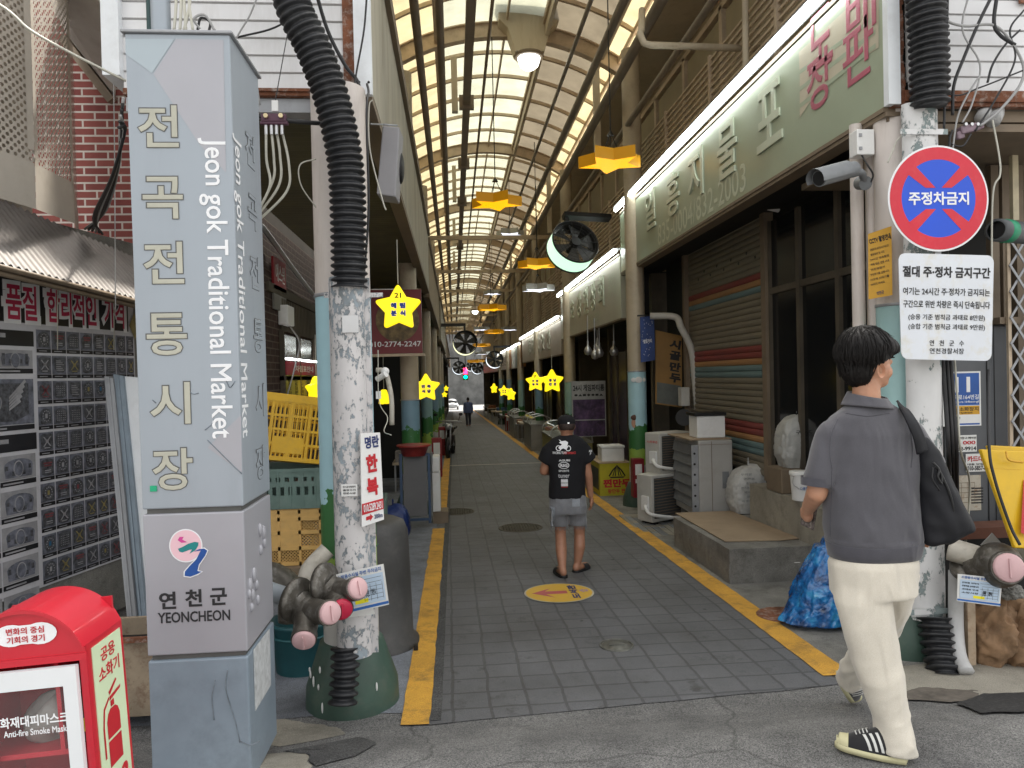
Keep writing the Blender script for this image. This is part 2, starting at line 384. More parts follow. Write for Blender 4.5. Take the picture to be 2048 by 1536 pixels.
def patch(name, pts, m, dz=.007, rg=4):
    cx = sum(p[0] for p in pts) / len(pts); cy = sum(p[1] for p in pts) / len(pts); out = []; n = 10; N = len(pts) * n
    for i in range(len(pts)):
        a, c = pts[i], pts[(i + 1) % len(pts)]
        for k in range(n):
            t = k / n; x = a[0] + (c[0] - a[0]) * t; y = a[1] + (c[1] - a[1]) * t
            q = noise.noise((x * 9, y * 9, 1)) * .03 + noise.noise((x * 30, y * 30, 2)) * .012; out.append((x + q, y + q * .7))
    b = MB(); vs = [V(cx, cy, gz(cy) + dz + .004)]
    for r in range(1, rg + 1):
        t = r / rg
        for p in out: x = cx + (p[0] - cx) * t; y = cy + (p[1] - cy) * t; vs.append(V(x, y, gz(y) + dz - (.004 if r == rg else 0)))
    fs = [(0, 1 + i, 1 + (i + 1) % N) for i in range(N)]
    for r in range(rg - 1):
        o = 1 + r * N; fs += [(o + i, o + N + i, o + N + (i + 1) % N, o + (i + 1) % N) for i in range(N)]
    return struct(b.add(vs, fs, True).build(name, m))
patch('pavement_patch', [(-.98, 2.75), (-.62, 2.9), (-.66, 3.22), (-.74, 3.45), (-.98, 3.5), (-1.2, 3.2)], M['concrete_pale'])
patch('pavement_patch', [(-.9, 3.62), (-.62, 3.78), (-.66, 3.9), (-1.1, 4.1), (-1.3, 3.9)], M['concrete_pale'])
patch('asphalt_patch', [(-.86, 3.5), (-.52, 3.72), (-.40, 3.55), (-.50, 3.3), (-.64, 3.2), (-.72, 3.4)], M['asphalt_dark'], .010)
patch('pavement_patch', [(2.5, 3.95), (3.0, 3.75), (3.4, 3.75), (3.6, 4.2), (3.2, 4.3), (2.6, 4.3)], M['concrete_pale'])
# ================================================================== SETTING: materials of the buildings
M['brick_red'] = brick_mat('red_brick', (.30, .085, .07), (.22, .055, .05), (.62, .55, .5), .215, .072, .009)
M['brick_dark'] = brick_mat('brown_brick', (.055, .026, .019), (.04, .019, .015), (.12, .09, .07), .21, .075, .008)
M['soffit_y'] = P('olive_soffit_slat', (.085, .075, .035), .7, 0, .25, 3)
M['shutter_g'] = P('shutter_slat_taupe', (.205, .18, .135), .5, .1, .1, 3, (.14, .11, .08), .4)
M['shutter_r'] = P('shutter_slat_red', (.22, .045, .04), .5, 0, .15, 3)
M['shutter_o'] = P('shutter_slat_orange', (.36, .19, .08), .5, 0, .15, 3)
M['shutter_b'] = P('shutter_slat_teal', (.13, .20, .21), .5, 0, .15, 3)
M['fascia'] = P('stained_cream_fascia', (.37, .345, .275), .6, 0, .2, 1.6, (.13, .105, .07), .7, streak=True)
M['sign_green'] = P('sage_sign_board', (.33, .38, .28), .3, 0, .10, .8, (.28, .27, .2), .3)
M['sign_pale'] = P('pale_sign_board', (.47, .46, .38), .35, 0, .12, 1, (.35, .33, .27), .3)
M['sign_pink'] = P('pinkish_sign_board', (.46, .40, .34), .4, 0, .12, 1, (.3, .22, .18), .4)
M['glass_dark'] = P('dark_window_glass', (.012, .013, .014), .08, 0, .2, 2)
M['blind'] = P('olive_blind', (.28, .235, .15), .7, 0, .12, 2)
M['tube'] = EM('fluorescent_tube', (.93, 1, .97), 5.0)
M['tube_w'] = EM('warm_tube', (1, .97, .85), 4.0)
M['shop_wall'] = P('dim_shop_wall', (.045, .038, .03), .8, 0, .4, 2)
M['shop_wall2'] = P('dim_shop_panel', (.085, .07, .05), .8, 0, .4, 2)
# perforated sheet: real see-through holes
def perf_mat():
    m, t, b = new_mat('perforated_beige_sheet'); u = _n(t, 'ShaderNodeTexCoord'); mp = _n(t, 'ShaderNodeMapping'); t.links.new(u.outputs['UV'], mp.inputs[0])
    mp.inputs['Rotation'].default_value = (0, 0, pi / 4); mp.inputs['Scale'].default_value = (26, 26, 26)
    vo = _n(t, 'ShaderNodeVectorMath', operation='FRACTION'); t.links.new(mp.outputs[0], vo.inputs[0])
    sb = _n(t, 'ShaderNodeVectorMath', operation='SUBTRACT'); t.links.new(vo.outputs[0], sb.inputs[0]); sb.inputs[1].default_value = (.5, .5, 0)
    mu = _n(t, 'ShaderNodeVectorMath', operation='MULTIPLY'); t.links.new(sb.outputs[0], mu.inputs[0]); mu.inputs[1].default_value = (1, 1, 0)
    ln = _n(t, 'ShaderNodeVectorMath', operation='LENGTH'); t.links.new(mu.outputs[0], ln.inputs[0])
    gt = _n(t, 'ShaderNodeMath', operation='GREATER_THAN'); t.links.new(ln.outputs['Value'], gt.inputs[0]); gt.inputs[1].default_value = .33
    t.links.new(gt.outputs[0], b.inputs['Alpha']); v = coords(t)
    t.links.new(ramp(t, noise_tex(t, v, 2, 4), [(.3, (.42, .38, .33)), (.7, (.53, .485, .43))]).outputs[0], b.inputs['Base Color']); b.inputs['Roughness'].default_value = .55; return m
M['perf'] = perf_mat()
M['beige'] = P('beige_sheet', (.50, .46, .405), .55, 0, .1, 2, (.3, .26, .2), .3)
def corr_mat(name, c):
    return P(name, c, .55, .3, .3, 3, (.12, .10, .09), .5)
# ================================================================== left corner building
lb = thing('market_building', 'corner building clad in white horizontal siding above the grey market pillar', 'building', (-1.2, 4.5, 3.3))
YL = 4.32
b = MB(); z = 3.36; k = 0
while z < 7.6:
    b.add([(-1.84, YL + .012, z), (-.60, YL + .012, z), (-.60, YL, z + .006), (-1.84, YL, z + .006)], [(0, 1, 2, 3)], False)
    b.add([(-1.84, YL - .002, z + .006), (-.60, YL - .002, z + .006), (-.60, YL + .004, z + .096), (-1.84, YL + .004, z + .096)], [(0, 1, 2, 3)], False)
    b.box(-1.84, YL + .012, z + .094, -.60, YL + .03, z + .104); z += .1
b.build('siding', M['white_siding'], lb)
MB().box(-1.84, YL + .03, 3.35, -.46, YL + .3, 7.6).build('wall', M['dark'], lb)
MB().box(-1.935, YL - .05, 3.42, -1.84, YL + .3, 7.6).build('corner_trim', M['white_trim'], lb)
MB().box(-.535, YL - .03, 3.33, -.435, YL + .01, 7.6).build('edge_trim', M['white_trim'], lb)
MB().box(-.60, YL - .012, 3.34, -.537, YL + .02, 7.6).build('rusty_strip', M['rust'], lb)
MB().box(-1.84, YL - .015, 3.325, -.537, YL + .03, 3.36).box(-1.6, YL - .03, 3.345, -.56, YL - .016, 3.362).build('bottom_flashing', M['rust'], lb)
b = MB().box(-1.84, YL + .02, 3.24, -.5, YL + .14, 3.32); b.build('bottom_channel', M['grey_metal'], lb)
b = MB()
for x, z in ((-.51, 3.40), (-.455, 3.40), (-.51, 3.9), (-.455, 4.5)): b.ell((x, YL - .03, z), .008, n=8, m=5)
b.build('screws', M['black'], lb)
# fascia along the alley, gutter and soffit
def left_fascia(y0, y1, z0, z1, m, label, gut=True, xo=0, xl=-2.6):
    t = thing('shop_canopy', label, 'canopy', (-.9, (y0 + y1) / 2, z0), 'canopies along the left side of the alley')
    MB().box(-.52 + xo, y0, z0, -.44 + xo, y1, z1).build('fascia', m, t)
    if gut: MB().box(-.60 + xo, y0, z1 + .003, -.40 + xo, y1, z1 + .13).build('gutter', M['frame_dark'], t)
    MB().box(-.56 + xo, y0, z0 - .05, -.442 + xo, y1, z0 - .003).build('edge_channel', M['frame_dark'], t)
    b = MB(); y = y0 + .05
    while y < min(y1, y0 + 9):
        b.add([(xl, y, z0 + .03), (-.565 + xo, y, z0 + .03), (-.565 + xo, y + .085, z0 + .012), (xl, y + .085, z0 + .012)], [(0, 1, 2, 3)], False); b.box(xl, y + .085, z0 + .012, -.565 + xo, y + .095, z0 + .05); y += .1
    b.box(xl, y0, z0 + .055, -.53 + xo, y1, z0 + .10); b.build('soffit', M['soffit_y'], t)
    return t
left_fascia(YL + .02, 14.2, 3.36, 4.42, M['fascia'], 'first canopy on the left side, long stained cream fascia with dark gutter', xl=-1.8)
left_fascia(14.3, 24, 3.30, 4.30, M['taupe_wall'], 'second canopy on the left side, plain taupe fascia beyond the grey speaker')
left_fascia(24.1, 38, 2.95, 4.2, M['fascia'], 'third canopy on the left side, lower stained fascia before the round fans', xo=.05)
left_fascia(38.1, 60, 2.9, 4.1, M['sign_pink'], 'fourth canopy on the left side, pinkish fascia far down the alley')
left_fascia(60.1, 92, 2.9, 4.1, M['taupe_wall'], 'last canopy on the left side near the bright end')
# left upper storey and shop backs
t = thing('left_building', 'taupe upper wall of the left building row under the arcade roof', 'building', (-2.5, 40, 0))
MB().box(-1.35, YL + .4, 4.3, -1.2, 92, 6.9).build('upper_wall', M['taupe_wall'], t)
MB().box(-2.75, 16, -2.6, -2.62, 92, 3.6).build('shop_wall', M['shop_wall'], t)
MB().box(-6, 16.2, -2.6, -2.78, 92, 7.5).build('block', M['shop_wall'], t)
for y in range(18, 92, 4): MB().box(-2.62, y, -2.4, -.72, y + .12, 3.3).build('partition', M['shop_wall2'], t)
t = thing('brick_shop', 'dark brown brick shop wall under the left canopy behind the stacked crates', 'building', (-2.2, 11, 0))
b = MB().box(-2.5, 7.6, -.5, -1.93, 7.75, 3.38).box(-2.15, 7.75, -.5, -1.935, 11.2, 3.38); b.build('brick_wall', M['brick_dark'], t)
MB().box(-2.62, 11.2, -.6, -2.5, 16, 3.38).box(-2.6, 15.9, -.6, -.75, 16, 3.38).build('rear_wall', M['dark'], t)
MB().box(-2.13, 7.75, 2.62, -1.90, 11.2, 2.72).build('lintel', M['shop_wall2'], t)
b = MB()
for i in range(30): b.box(-1.925, 8.3 + i * .09, 2.24, -1.90, 8.36 + i * .09, 2.60)
b.build('louvre', M['shop_wall2'], t)
MB().box(-1.928, 8.3, 1.2, -1.905, 11.0, 2.20).build('window_glass', M['glass_dark'], t)
b = MB()
for y in (8.25, 9.1, 10.05, 11.0): b.box(-1.93, y, 1.15, -1.88, y + .05, 2.24)
b.box(-1.93, 8.25, 1.12, -1.875, 11.05, 1.17).box(-1.93, 8.25, 1.68, -1.885, 11.05, 1.73); b.build('window_frame', M['shop_wall2'], t)
b = MB().tube(catmull([(-1.95, 7.55, 3.28), (-1.88, 7.62, 3.2), (-1.88, 9, 2.98), (-1.88, 11.1, 2.7)], 6), .03, 6); b.build('pipe', M['grey_metal'], t)
# ================================================================== right side buildings
rb = thing('market_building', 'corner building with white siding over the no parking sign', 'building', (4.5, 5.1, 3.4))
YR = 4.44; b = MB(); z = 3.43
while z < 7.4:
    b.add([(2.94, YR - .002, z + .006), (8, YR - .002, z + .006), (8, YR + .004, z + .096), (2.94, YR + .004, z + .096)], [(0, 1, 2, 3)], False)
    b.add([(2.94, YR + .012, z), (8, YR + .012, z), (8, YR - .002, z + .006), (2.94, YR - .002, z + .006)], [(0, 1, 2, 3)], False)
    b.box(2.94, YR + .012, z + .094, 8, YR + .03, z + .104); z += .1
b.build('siding', M['white_siding'], rb)
MB().box(2.9, YR + .03, 3.38, 8, YR + .3, 7.4).build('wall', M['dark'], rb)
MB().box(2.785, YR - .04, 3.34, 2.865, YR + .015, 7.4).build('edge_trim', M['white_trim'], rb)
b = MB(); zz = 3.34
while zz < 7.4:
    wv = .035 + .022 * noise.noise((zz * 7, 3, 1)) + .018 * noise.noise((zz * 23, 8, 1)); b.box(2.866, YR - .018, zz, 2.868 + wv, YR + .02, zz + .04); zz += .04
b.build('rusty_strip', M['rust'], rb)
MB().box(3.078, YR - .012, 3.5, 2.94, YR + .022, 7.4).build('corner_strip', M['white'], rb)
b = MB().box(2.83, YR - .02, 3.335, 8, YR + .03, 3.39).box(2.9, YR - .035, 3.36, 4.6, YR - .02, 3.43); b.build('bottom_flashing', M['rust'], rb)
MB().box(2.83, YR + .05, 3.26, 8, YR + .2, 3.33).build('bottom_channel', M['frame_dark'], rb)
b = MB().box(3.69, YR - .03, 4.0, 3.82, YR - .012, 4.13).box(3.72, YR - .028, 4.12, 3.79, YR - .012, 4.8); b.build('rust_patch', M['rust'], rb)
t = thing('right_building', 'taupe two storey building row along the right side with railings and blinds', 'building', (4.2, 40, 0))
MB().box(3.55, 4.8, 3.4, 3.72, 92, 6.75).build('upper_wall', M['taupe_wall'], t)
MB().box(2.86, 5.3, 6.62, 3.55, 92, 6.72).build('eave_soffit', M['cream'], t)
b = MB()
for i in range(40):
    y = 6.0 + i * 1.5
    if y < 60: b.box(3.51, y + .1, 4.75, 3.549, y + 1.4, 6.2)
b.build('window_blind', M['blind'], t)
b = MB()
for i in range(41):
    y = 6.0 + i * 1.5
    if y < 62: b.box(3.47, y - .05, 4.65, 3.548, y + .05, 6.3)
b.box(3.47, 5.9, 4.63, 3.546, 62, 4.72).box(3.47, 5.9, 6.25, 3.546, 62, 6.33); b.build('window_frame', M['frame'], t)
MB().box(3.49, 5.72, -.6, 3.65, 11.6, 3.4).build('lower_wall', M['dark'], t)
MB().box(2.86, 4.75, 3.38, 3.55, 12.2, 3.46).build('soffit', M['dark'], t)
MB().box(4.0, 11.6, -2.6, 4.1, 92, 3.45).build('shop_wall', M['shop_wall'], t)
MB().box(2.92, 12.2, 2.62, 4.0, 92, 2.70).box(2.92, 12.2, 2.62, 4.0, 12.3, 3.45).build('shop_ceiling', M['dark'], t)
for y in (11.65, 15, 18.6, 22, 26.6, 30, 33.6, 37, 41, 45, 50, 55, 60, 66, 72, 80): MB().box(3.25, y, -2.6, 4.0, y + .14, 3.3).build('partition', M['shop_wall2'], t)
# shop front doors by the right corner column
t = thing('glazed_shop', 'dim glazed shop front with black lettering behind the walking man', 'shop front', (3.72, 6.8, .4))
b = MB()
for y in (4.99, 5.83, 6.18, 6.92, 7.6): b.box(3.415, y, .49, 3.485, y + .065, 3.28)
b.box(3.425, 4.95, 2.49, 3.485, 7.65, 2.556).box(3.425, 4.95, .47, 3.485, 7.65, .57); b.build('frame', M['shop_wall2'], t)
MB().box(3.452, 5.0, .57, 3.484, 7.6, 2.49).box(3.452, 5.0, 2.556, 3.484, 7.6, 3.28).build('glass', M['glass_dark'], t)
MB().text('벽지장판', (3.447, 5.62, 1.96), (0, -1, 0), (0, 0, 1), .88, .24, 0, .02).build('lettering', M['black'], t)
MB().box(3.449, 5.06, .6, 3.451, 5.80, 2.45).build('paper_screen', P('greyed_paper_screen', (.17, .165, .15), .8), t)
# roller shutter
sh = thing('roller_shutter', 'closed taupe roller shutter with red, orange and teal stripes', 'shutter', (3.72, 9.6, .4))
b = MB(); z = .48; Y0s, Y1s = 7.73, 10.36
while z < 3.38:
    zz = z
    mi = 0
    for a, q, k in ((.92, 1.03, 1), (.80, .92, 2), (.69, .80, 3), (1.79, 1.91, 1), (1.69, 1.79, 2), (1.58, 1.69, 3), (2.67, 2.77, 1), (2.58, 2.67, 2), (2.52, 2.58, 3)):
        if a <= zz + .02 < q: mi = k
    b.m(mi); prof = [(0, 0), (-.012, .015), (-.016, .04), (-.010, .066), (0, .072)]
    for (x0, h0), (x1, h1) in zip(prof, prof[1:]):
        b.add([(3.455 + x0, Y1s, z + h0), (3.455 + x0, Y0s, z + h0), (3.455 + x1, Y0s, z + h1), (3.455 + x1, Y1s, z + h1)], [(0, 1, 2, 3)], True)
    z += .074
b.build('curtain', [M['shutter_g'], M['shutter_r'], M['shutter_o'], M['shutter_b']], sh)
MB().box(3.38, Y0s - .11, .46, 3.485, Y0s, 3.38).build('guide_rail', M['frame_dark'], sh); MB().box(3.38, Y1s, .46, 3.485, Y1s + .1, 3.38).build('guide_rail', M['frame_dark'], sh)
b = MB()
for i in range(9): b.cyl((3.446, 8.0 + .24 * i, 2.96 + .08 * (i % 2)), (3.436, 8.0 + .24 * i, 2.96 + .08 * (i % 2)), .018, n=10)
b.build('vent_hole', M['black'], sh)
# ================================================================== columns with painted mural
def mural_mat(name, seed, base=(.42, .66, .74)):
    m, t, b = new_mat(name); c = _n(t, 'ShaderNodeTexCoord'); sp = _n(t, 'ShaderNodeSeparateXYZ'); t.links.new(c.outputs['Object'], sp.inputs[0])
    v = coords(t); ds = _n(t, 'ShaderNodeMath', operation='MULTIPLY_ADD'); t.links.new(noise_tex(t, v, 5 + seed, 3), ds.inputs[0]); ds.inputs[1].default_value = .5; t.links.new(sp.outputs[2], ds.inputs[2])
    mr = _n(t, 'ShaderNodeMapRange'); t.links.new(ds.outputs[0], mr.inputs[0]); mr.inputs[1].default_value = 0; mr.inputs[2].default_value = 2.4
    bl = base
    o = ramp(t, mr.outputs[0], [(0, (.55, .53, .50)), (.36, (.55, .53, .50)), (.362, (.28, .42, .07)), (.47, (.28, .42, .07)), (.472, (.04, .16, .045)), (.62, (.05, .2, .06)), (.622, bl), (1, bl)], 'CONSTANT').outputs[0]
    n = noise_tex(t, v, 3, 5); o = mixc(t, .6, o, ramp(t, n, [(.3, (.8, .8, .8)), (.7, (1.05, 1.05, 1.05))]).outputs[0], 'MULTIPLY')
    t.links.new(o, b.inputs['Base Color']); b.inputs['Roughness'].default_value = .5; return m
M['mural'] = [mural_mat('mural_paint_a', 0), mural_mat('mural_paint_b', 2, (.26, .42, .44)), mural_mat('mural_paint_c', 4, (.20, .33, .42))]
M['col_top'] = P('column_pale_paint', (.66, .60, .56), .5, 0, .1, 2, (.35, .3, .24), .5, streak=True)
M['col_tan'] = P('column_tan_paint', (.45, .38, .28), .55, 0, .12, 2, (.25, .2, .14), .5)
M['cone'] = P('dark_green_base_paint', (.045, .085, .065), .5, 0, .2, 4, (.12, .12, .1), .4)
def column(x, y, r, zt, zm, mm, mt, label, cone=.25):
    g = gz(y); t = thing('arcade_column', label, 'column', (x, y, g), 'columns carrying the arcade roof')
    MB().lathe([(r, zm), (r, zt)], (x, y, 0), n=32).build('upper_shaft', mt, t)
    MB().lathe([(r + .001, g + .3), (r + .001, zm + .003)], (x, y, 0), n=32).build('painted_shaft', mm, t)
    if cone:
        MB().lathe([(cone * 1.02, 0), (cone * 1.0, .12), (cone * .82, .26), (r + .025, .36), (r + .004, .37)], (x, y, g), n=32).build('base_cone', M['cone'], t)
    b = MB().lathe([(r + .004, 0), (r + .008, .004), (r + .008, .016), (r + .004, .02)], (x, y, zm - .01), n=32); b.build('band', M['grey_metal'], t)
    return t
COLL = []
lab_l = ['front column of the left row, white above and sky blue below, behind the peeling duct', 'second column of the left row, tan and teal, behind the grey sandwich board', 'third column of the left row, half hidden by a yellow star', 'fourth column of the left row beyond the motorcycle', 'fifth column of the left row far down the alley', 'last visible column of the left row']
ys_l = [4.22, 10.9, 17.3, 23.8, 30.2, 36.7]
for i, y in enumerate(ys_l):
    if i == 0: continue
    column(-.66, y, .135, 6.2, 1.35, M['mural'][1 + i % 2], M['col_tan'], lab_l[i])
lab_r = ['', 'second column of the right row with sky blue mural of a cloud and bush', 'third column of the right row, pale, beside the game room poster', 'fourth column of the right row with dark green mural', 'fifth column of the right row with teal mural', 'sixth column of the right row far off', 'last visible column of the right row']
ys_r = [5.0, 10.95, 17.4, 23.9, 30.3, 36.8, 43.2]
for i, y in enumerate(ys_r):
    if i == 0: continue
    tt = column(2.80, y, .14, 6.6, 1.70 if i == 1 else 1.5, M['mural'][[0, 0, 1, 2, 1, 2, 1][i]], M['col_tan'], lab_r[i])
    if i == 1: C_R2 = tt
# ================================================================== arcade roof
rf = thing('arcade_roof', 'arched arcade roof of translucent sheets on taupe steel ribs over the alley', 'roof', (.95, 45, 6.7))
AX, AZ, AR = .95, 7.32 - 3.44, 3.44
def arc(x, dr=0.0): return AZ + sqrt(max(.01, (AR + dr) ** 2 - (x - AX) ** 2))
def arch_mesh(y, w2, d0, d1, x0, x1, n=28):
    b = MB(); vs = []
    for i in range(n + 1):
        x = x0 + (x1 - x0) * i / n
        for yy in (y - w2, y + w2):
            for dr in (d0, d1): vs.append(V(x, yy, arc(x, dr)))
    fs = []
    for i in range(n):
        a = i * 4; c = a + 4
        fs += [(a, a + 2, c + 2, c), (a + 1, c + 1, c + 3, a + 3), (a, c, c + 1, a + 1), (a + 2, a + 3, c + 3, c + 2)]
    fs += [(0, 1, 3, 2), (n * 4, n * 4 + 2, n * 4 + 3, n * 4 + 1)]
    return b.add(vs, fs, False)
arch_y = [12.15 + 6.2 * k for k in range(-1, 13)]
for y in arch_y:
    b = arch_mesh(y, .075, 0, .02, -1.15, 2.98); b2 = arch_mesh(y, .012, .02, .24, -1.15, 2.98); b.add(b2.v, b2.f); b2 = arch_mesh(y, .075, .24, .26, -1.15, 2.98); b.add(b2.v, b2.f)
    b.build('main_arch', M['frame'], rf)
for j, y in enumerate(arch_y):
    b = MB()
    for k in range(1, 6):
        q = arch_mesh(y + k * 6.2 / 6, .028, .20, .26, -1.15, 2.98, 24); b.add(q.v, q.f)
    b.build('rib', M['frame'], rf)
Y0, Y1 = arch_y[0], 91.0
for x, d in ((-1.1, .2), (-.15, .12), (.35, .2), (1.0, .2), (1.6, .2), (2.9, .2)):
    w_ = .09 if x == -.15 else .03
    MB().box(x - w_ / 2, Y0, arc(x, d) - .05, x + w_ / 2, Y1, arc(x, d) + .04).build('purlin', M['frame'], rf)
def skin(x0, x1, m, nm, dr=.275, n=10):
    b = MB(); vs = []; N = 40
    for j in range(N + 1):
        y = Y0 + (Y1 - Y0) * j / N
        for i in range(n + 1): x = x0 + (x1 - x0) * i / n; vs.append(V(x, y, arc(x, dr)))
    fs = [(j * (n + 1) + i, j * (n + 1) + i + 1, (j + 1) * (n + 1) + i + 1, (j + 1) * (n + 1) + i) for j in range(N) for i in range(n)]
    return b.add(vs, fs, True).build(nm, m, rf)
skin(-1.2, -.15, M['trans_y'], 'yellow_sheet'); skin(-.147, 1.62, M['trans_c'], 'clear_sheet'); skin(1.623, 2.62, M['cream_panel'], 'solid_sheet'); skin(2.623, 3.0, M['trans_y'], 'edge_sheet', n=3)
# boxed cover boards on the right flank of each bay
for j, y in enumerate(arch_y[:-1]):
    b = MB()
    b.box(1.62, y + .12, arc(1.62) - .02, 1.68, y + 6.08, arc(1.62) + .22)
    b.box(2.55, y + .12, arc(2.55) + .0, 2.62, y + 6.08, arc(2.55) + .2)
    b.build('cover_frame', M['cream'], rf)
# long pipes and beams slung under the roof
def lpipe(x, z, r, m, label, y0=5.6, y1=91, kind='pipe', brk=True):
    b = MB().cyl((x, y0, z), (x, y1, z), r, n=12); o = b.build('pipe_run', m); tag(o, label, kind, None)
    return o
lpipe(-.36, 6.0, .055, M['frame_dark'], 'brown service pipe running along the left flank of the roof')
lpipe(-.07, 6.05, .05, M['frame_dark'], 'slim brown service pipe beside the square duct')
lpipe(2.14, 6.15, .055, M['pipe_grey'], 'grey pipe under the boarded flank of the roof')
lpipe(1.82, 6.35, .03, M['pipe_grey'], 'slim grey conduit beside the roof crown'); lpipe(2.72, 5.45, .045, M['pipe_grey'], 'grey pipe close above the right row of signs'); lpipe(.62, 6.6, .025, M['frame_dark'], 'thin dark conduit under the crown of the roof')
lpipe(2.42, 5.85, .07, M['pipe_grey'], 'thick grey pipe along the right flank of the roof')
t = thing('cable_duct', 'dark square duct hanging along the roof with flanged joints', 'duct', (.2, 40, 6.3)); MB().box(.25, 5.7, 6.12, .37, 91, 6.24).build('duct', M['frame_dark'], t)
b = MB()
for y in (11.9, 15.3, 18.6, 25, 31, 37): b.box(.19, y, 6.06, .43, y + .10, 6.28)
b.build('flange', M['frame_dark'], t)
for i, y in enumerate([20.5, 27, 33, 39.5, 46, 52, 58, 64]):
    o = MB().box(-.6, y, 5.55 - i * .01, 3.0, y + .10, 5.66).build('tie_beam', M['frame']); tag(o, ['nearest', 'second', 'third', 'fourth', 'fifth', 'sixth', 'seventh', 'farthest'][i] + ' horizontal tie beam crossing under the arcade roof', 'beam', 'tie beams under the arcade roof')
for i, (x, y) in enumerate([(2.52, 12.2), (2.52, 18.4), (2.52, 24.6), (2.52, 30.8), (2.52, 37), (.12, 12.2), (.12, 18.4), (.12, 24.6), (.12, 30.8)]):
    o = MB().box(x - .05, y - .06, 5.3 if x > 1 else 6.1, x + .05, y + .06, 7.0).build('roof_post', M['cream']); tag(o, 'short cream post dropping from the %s arch on the %s flank' % (['first', 'second', 'third', 'fourth', 'fifth'][i % 5 if i < 5 else i - 5], 'right' if x > 1 else 'left'), 'post', 'posts hanging from the arches')
# lamp housing with dome lamp
def dome(x, y, zb, s, label, housing=True):
    t = thing('dome_lamp', label, 'lamp', (x, y, zb), 'dome lamps under the arcade roof')
    if housing:
        b = MB().prism([(-.42, .95), (.42, .95), (.42, .5), (.30, .38), (.20, .06), (-.20, .06), (-.30, .38), (-.42, .5)], (x, y - .17, zb), (s, 0, 0), (0, 0, s), (0, .34, 0)); b.build('housing', M['cream'], t, .01)
    else: MB().cyl((x, y, zb + .06), (x, y, zb + 1.2), .015).build('stem', M['black'], t)
    MB().lathe([(.20 * s, .03), (.215 * s, .06), (.20 * s, .09)], (x, y, zb), n=24).build('rim', M['frame_dark'], t)
    MB().lathe([(.001, -.14 * s), (.08 * s, -.125 * s), (.13 * s, -.08 * s), (.155 * s, .0), (.16 * s, .04)], (x, y, zb), n=24).build('glass_dome', EM('lit_dome_glass', (1, 1, .93), 1.6), t)
dome(1.36, 12.0, 6.9, 1.18, 'large lit dome lamp in a cream housing on the nearest arch')
dome(1.15, 37, 5.0, 1.0, 'small lit dome lamp hanging far down the arcade', False)
# ================================================================== LEFT: grey market pillar
M['pillar'] = P('bluish_grey_metal_paint', (.335, .375, .42), .42, .15, .09, 1.6, (.25, .28, .31), .4, streak=True)
M['pillar_l'] = P('lavender_grey_metal_paint', (.37, .37, .405), .42, .15, .06, 2)
M['pillar_d'] = P('blue_grey_base_paint', (.235, .29, .345), .5, .1, .14, 2.2, (.16, .19, .22), .55)
M['ivory'] = P('ivory_inlay', (.45, .445, .37), .6, 0, .1, 6)
M['groove'] = P('engraved_edge', (.10, .10, .095), .7, 0, .2, 8)
M['ink'] = P('black_ink', (.015, .015, .017), .6, 0, .2, 8)
M['navy'] = P('navy_ink', (.02, .035, .14), .6, 0, .1, 6)
M['red_ink'] = P('red_ink', (.50, .015, .025), .5, 0, .12, 6)
M['white_ink'] = P('white_ink', (.82, .83, .85), .5, 0, .05, 5)
YP = 3.10
def pf(px, py, y=YP): return at(px, py, y)
tl, tr, ml, mr_ = pf(249, 66), pf(459, 66), pf(284, 1015), pf(487, 1012)
def lerpx(z, a, c): return a.x + (c.x - a.x) * (a.z - z) / (a.z - c.z)
ZT = tl.z; ZM1 = pf(385, 1016).z; ZM2 = pf(385, 1026).z; ZB1 = pf(390, 1308).z; ZB2 = pf(395, 1318).z
pil = thing('sign_pillar', 'tall square grey metal market pillar with engraved lettering and a county emblem', 'sign pillar', (-1.15, 3.32, 0))
def pblock(z0, z1, ins=0.0):
    vs = []
    for z in (z0, z1):
        xl = lerpx(z, tl, ml) + ins; xr = lerpx(z, tr, mr_) - ins; dep = .44
        vs += [V(xl, YP + ins, z), V(xr, YP + ins, z), V(xr, YP + dep - ins, z), V(xl, YP + dep - ins, z)]
    return MB().add(vs, [(0, 1, 5, 4), (1, 2, 6, 5), (2, 3, 7, 6), (3, 0, 4, 7), (4, 5, 6, 7), (3, 2, 1, 0)], False)
pblock(ZM1, ZT).build('shaft', M['pillar'], pil, .006); pblock(ZB1, ZM2).build('emblem_block', M['pillar_l'], pil, .006); pblock(-.02, ZB2).build('base_block', M['pillar_d'], pil, .008)
b = pblock(ZM2, ZM1, .014); q = pblock(ZB2, ZB1, .014); b.add(q.v, q.f); b.build('recess', M['groove'], pil)
b = MB().box(tl.x - .013, YP - .013, ZT, tr.x + .013, YP + .453, ZT + .012); b.build('cap_plate', M['grey_metal'], pil, .003)
YF = YP - .0012
def polyface(b, pts, y=YF, rev=False):
    p = [pf(*q, y) for q in pts]; n = (p[1] - p[0]).cross(p[2] - p[0])
    a = sum((p[i].x * p[(i + 1) % len(p)].z - p[(i + 1) % len(p)].x * p[i].z) for i in range(len(p)))
    return b.add(p, [list(range(len(p))) if a > 0 else list(range(len(p)))[::-1]], False)
b = MB(); polyface(b, [(352, 78), (447, 80), (452, 345), (400, 290), (307, 148)]); polyface(b, [(430, 880), (482, 830), (484, 945), (415, 895)]); b.build('pale_facet', M['pillar_l'], pil)
b = MB(); polyface(b, [(251, 78), (349, 78), (304, 146), (251, 108)], YF - .0004); b.build('blue_facet', P('pale_blue_facet', (.37, .43, .47), .45, .1, .05, 2), pil)
bo = MB(); bi = MB()
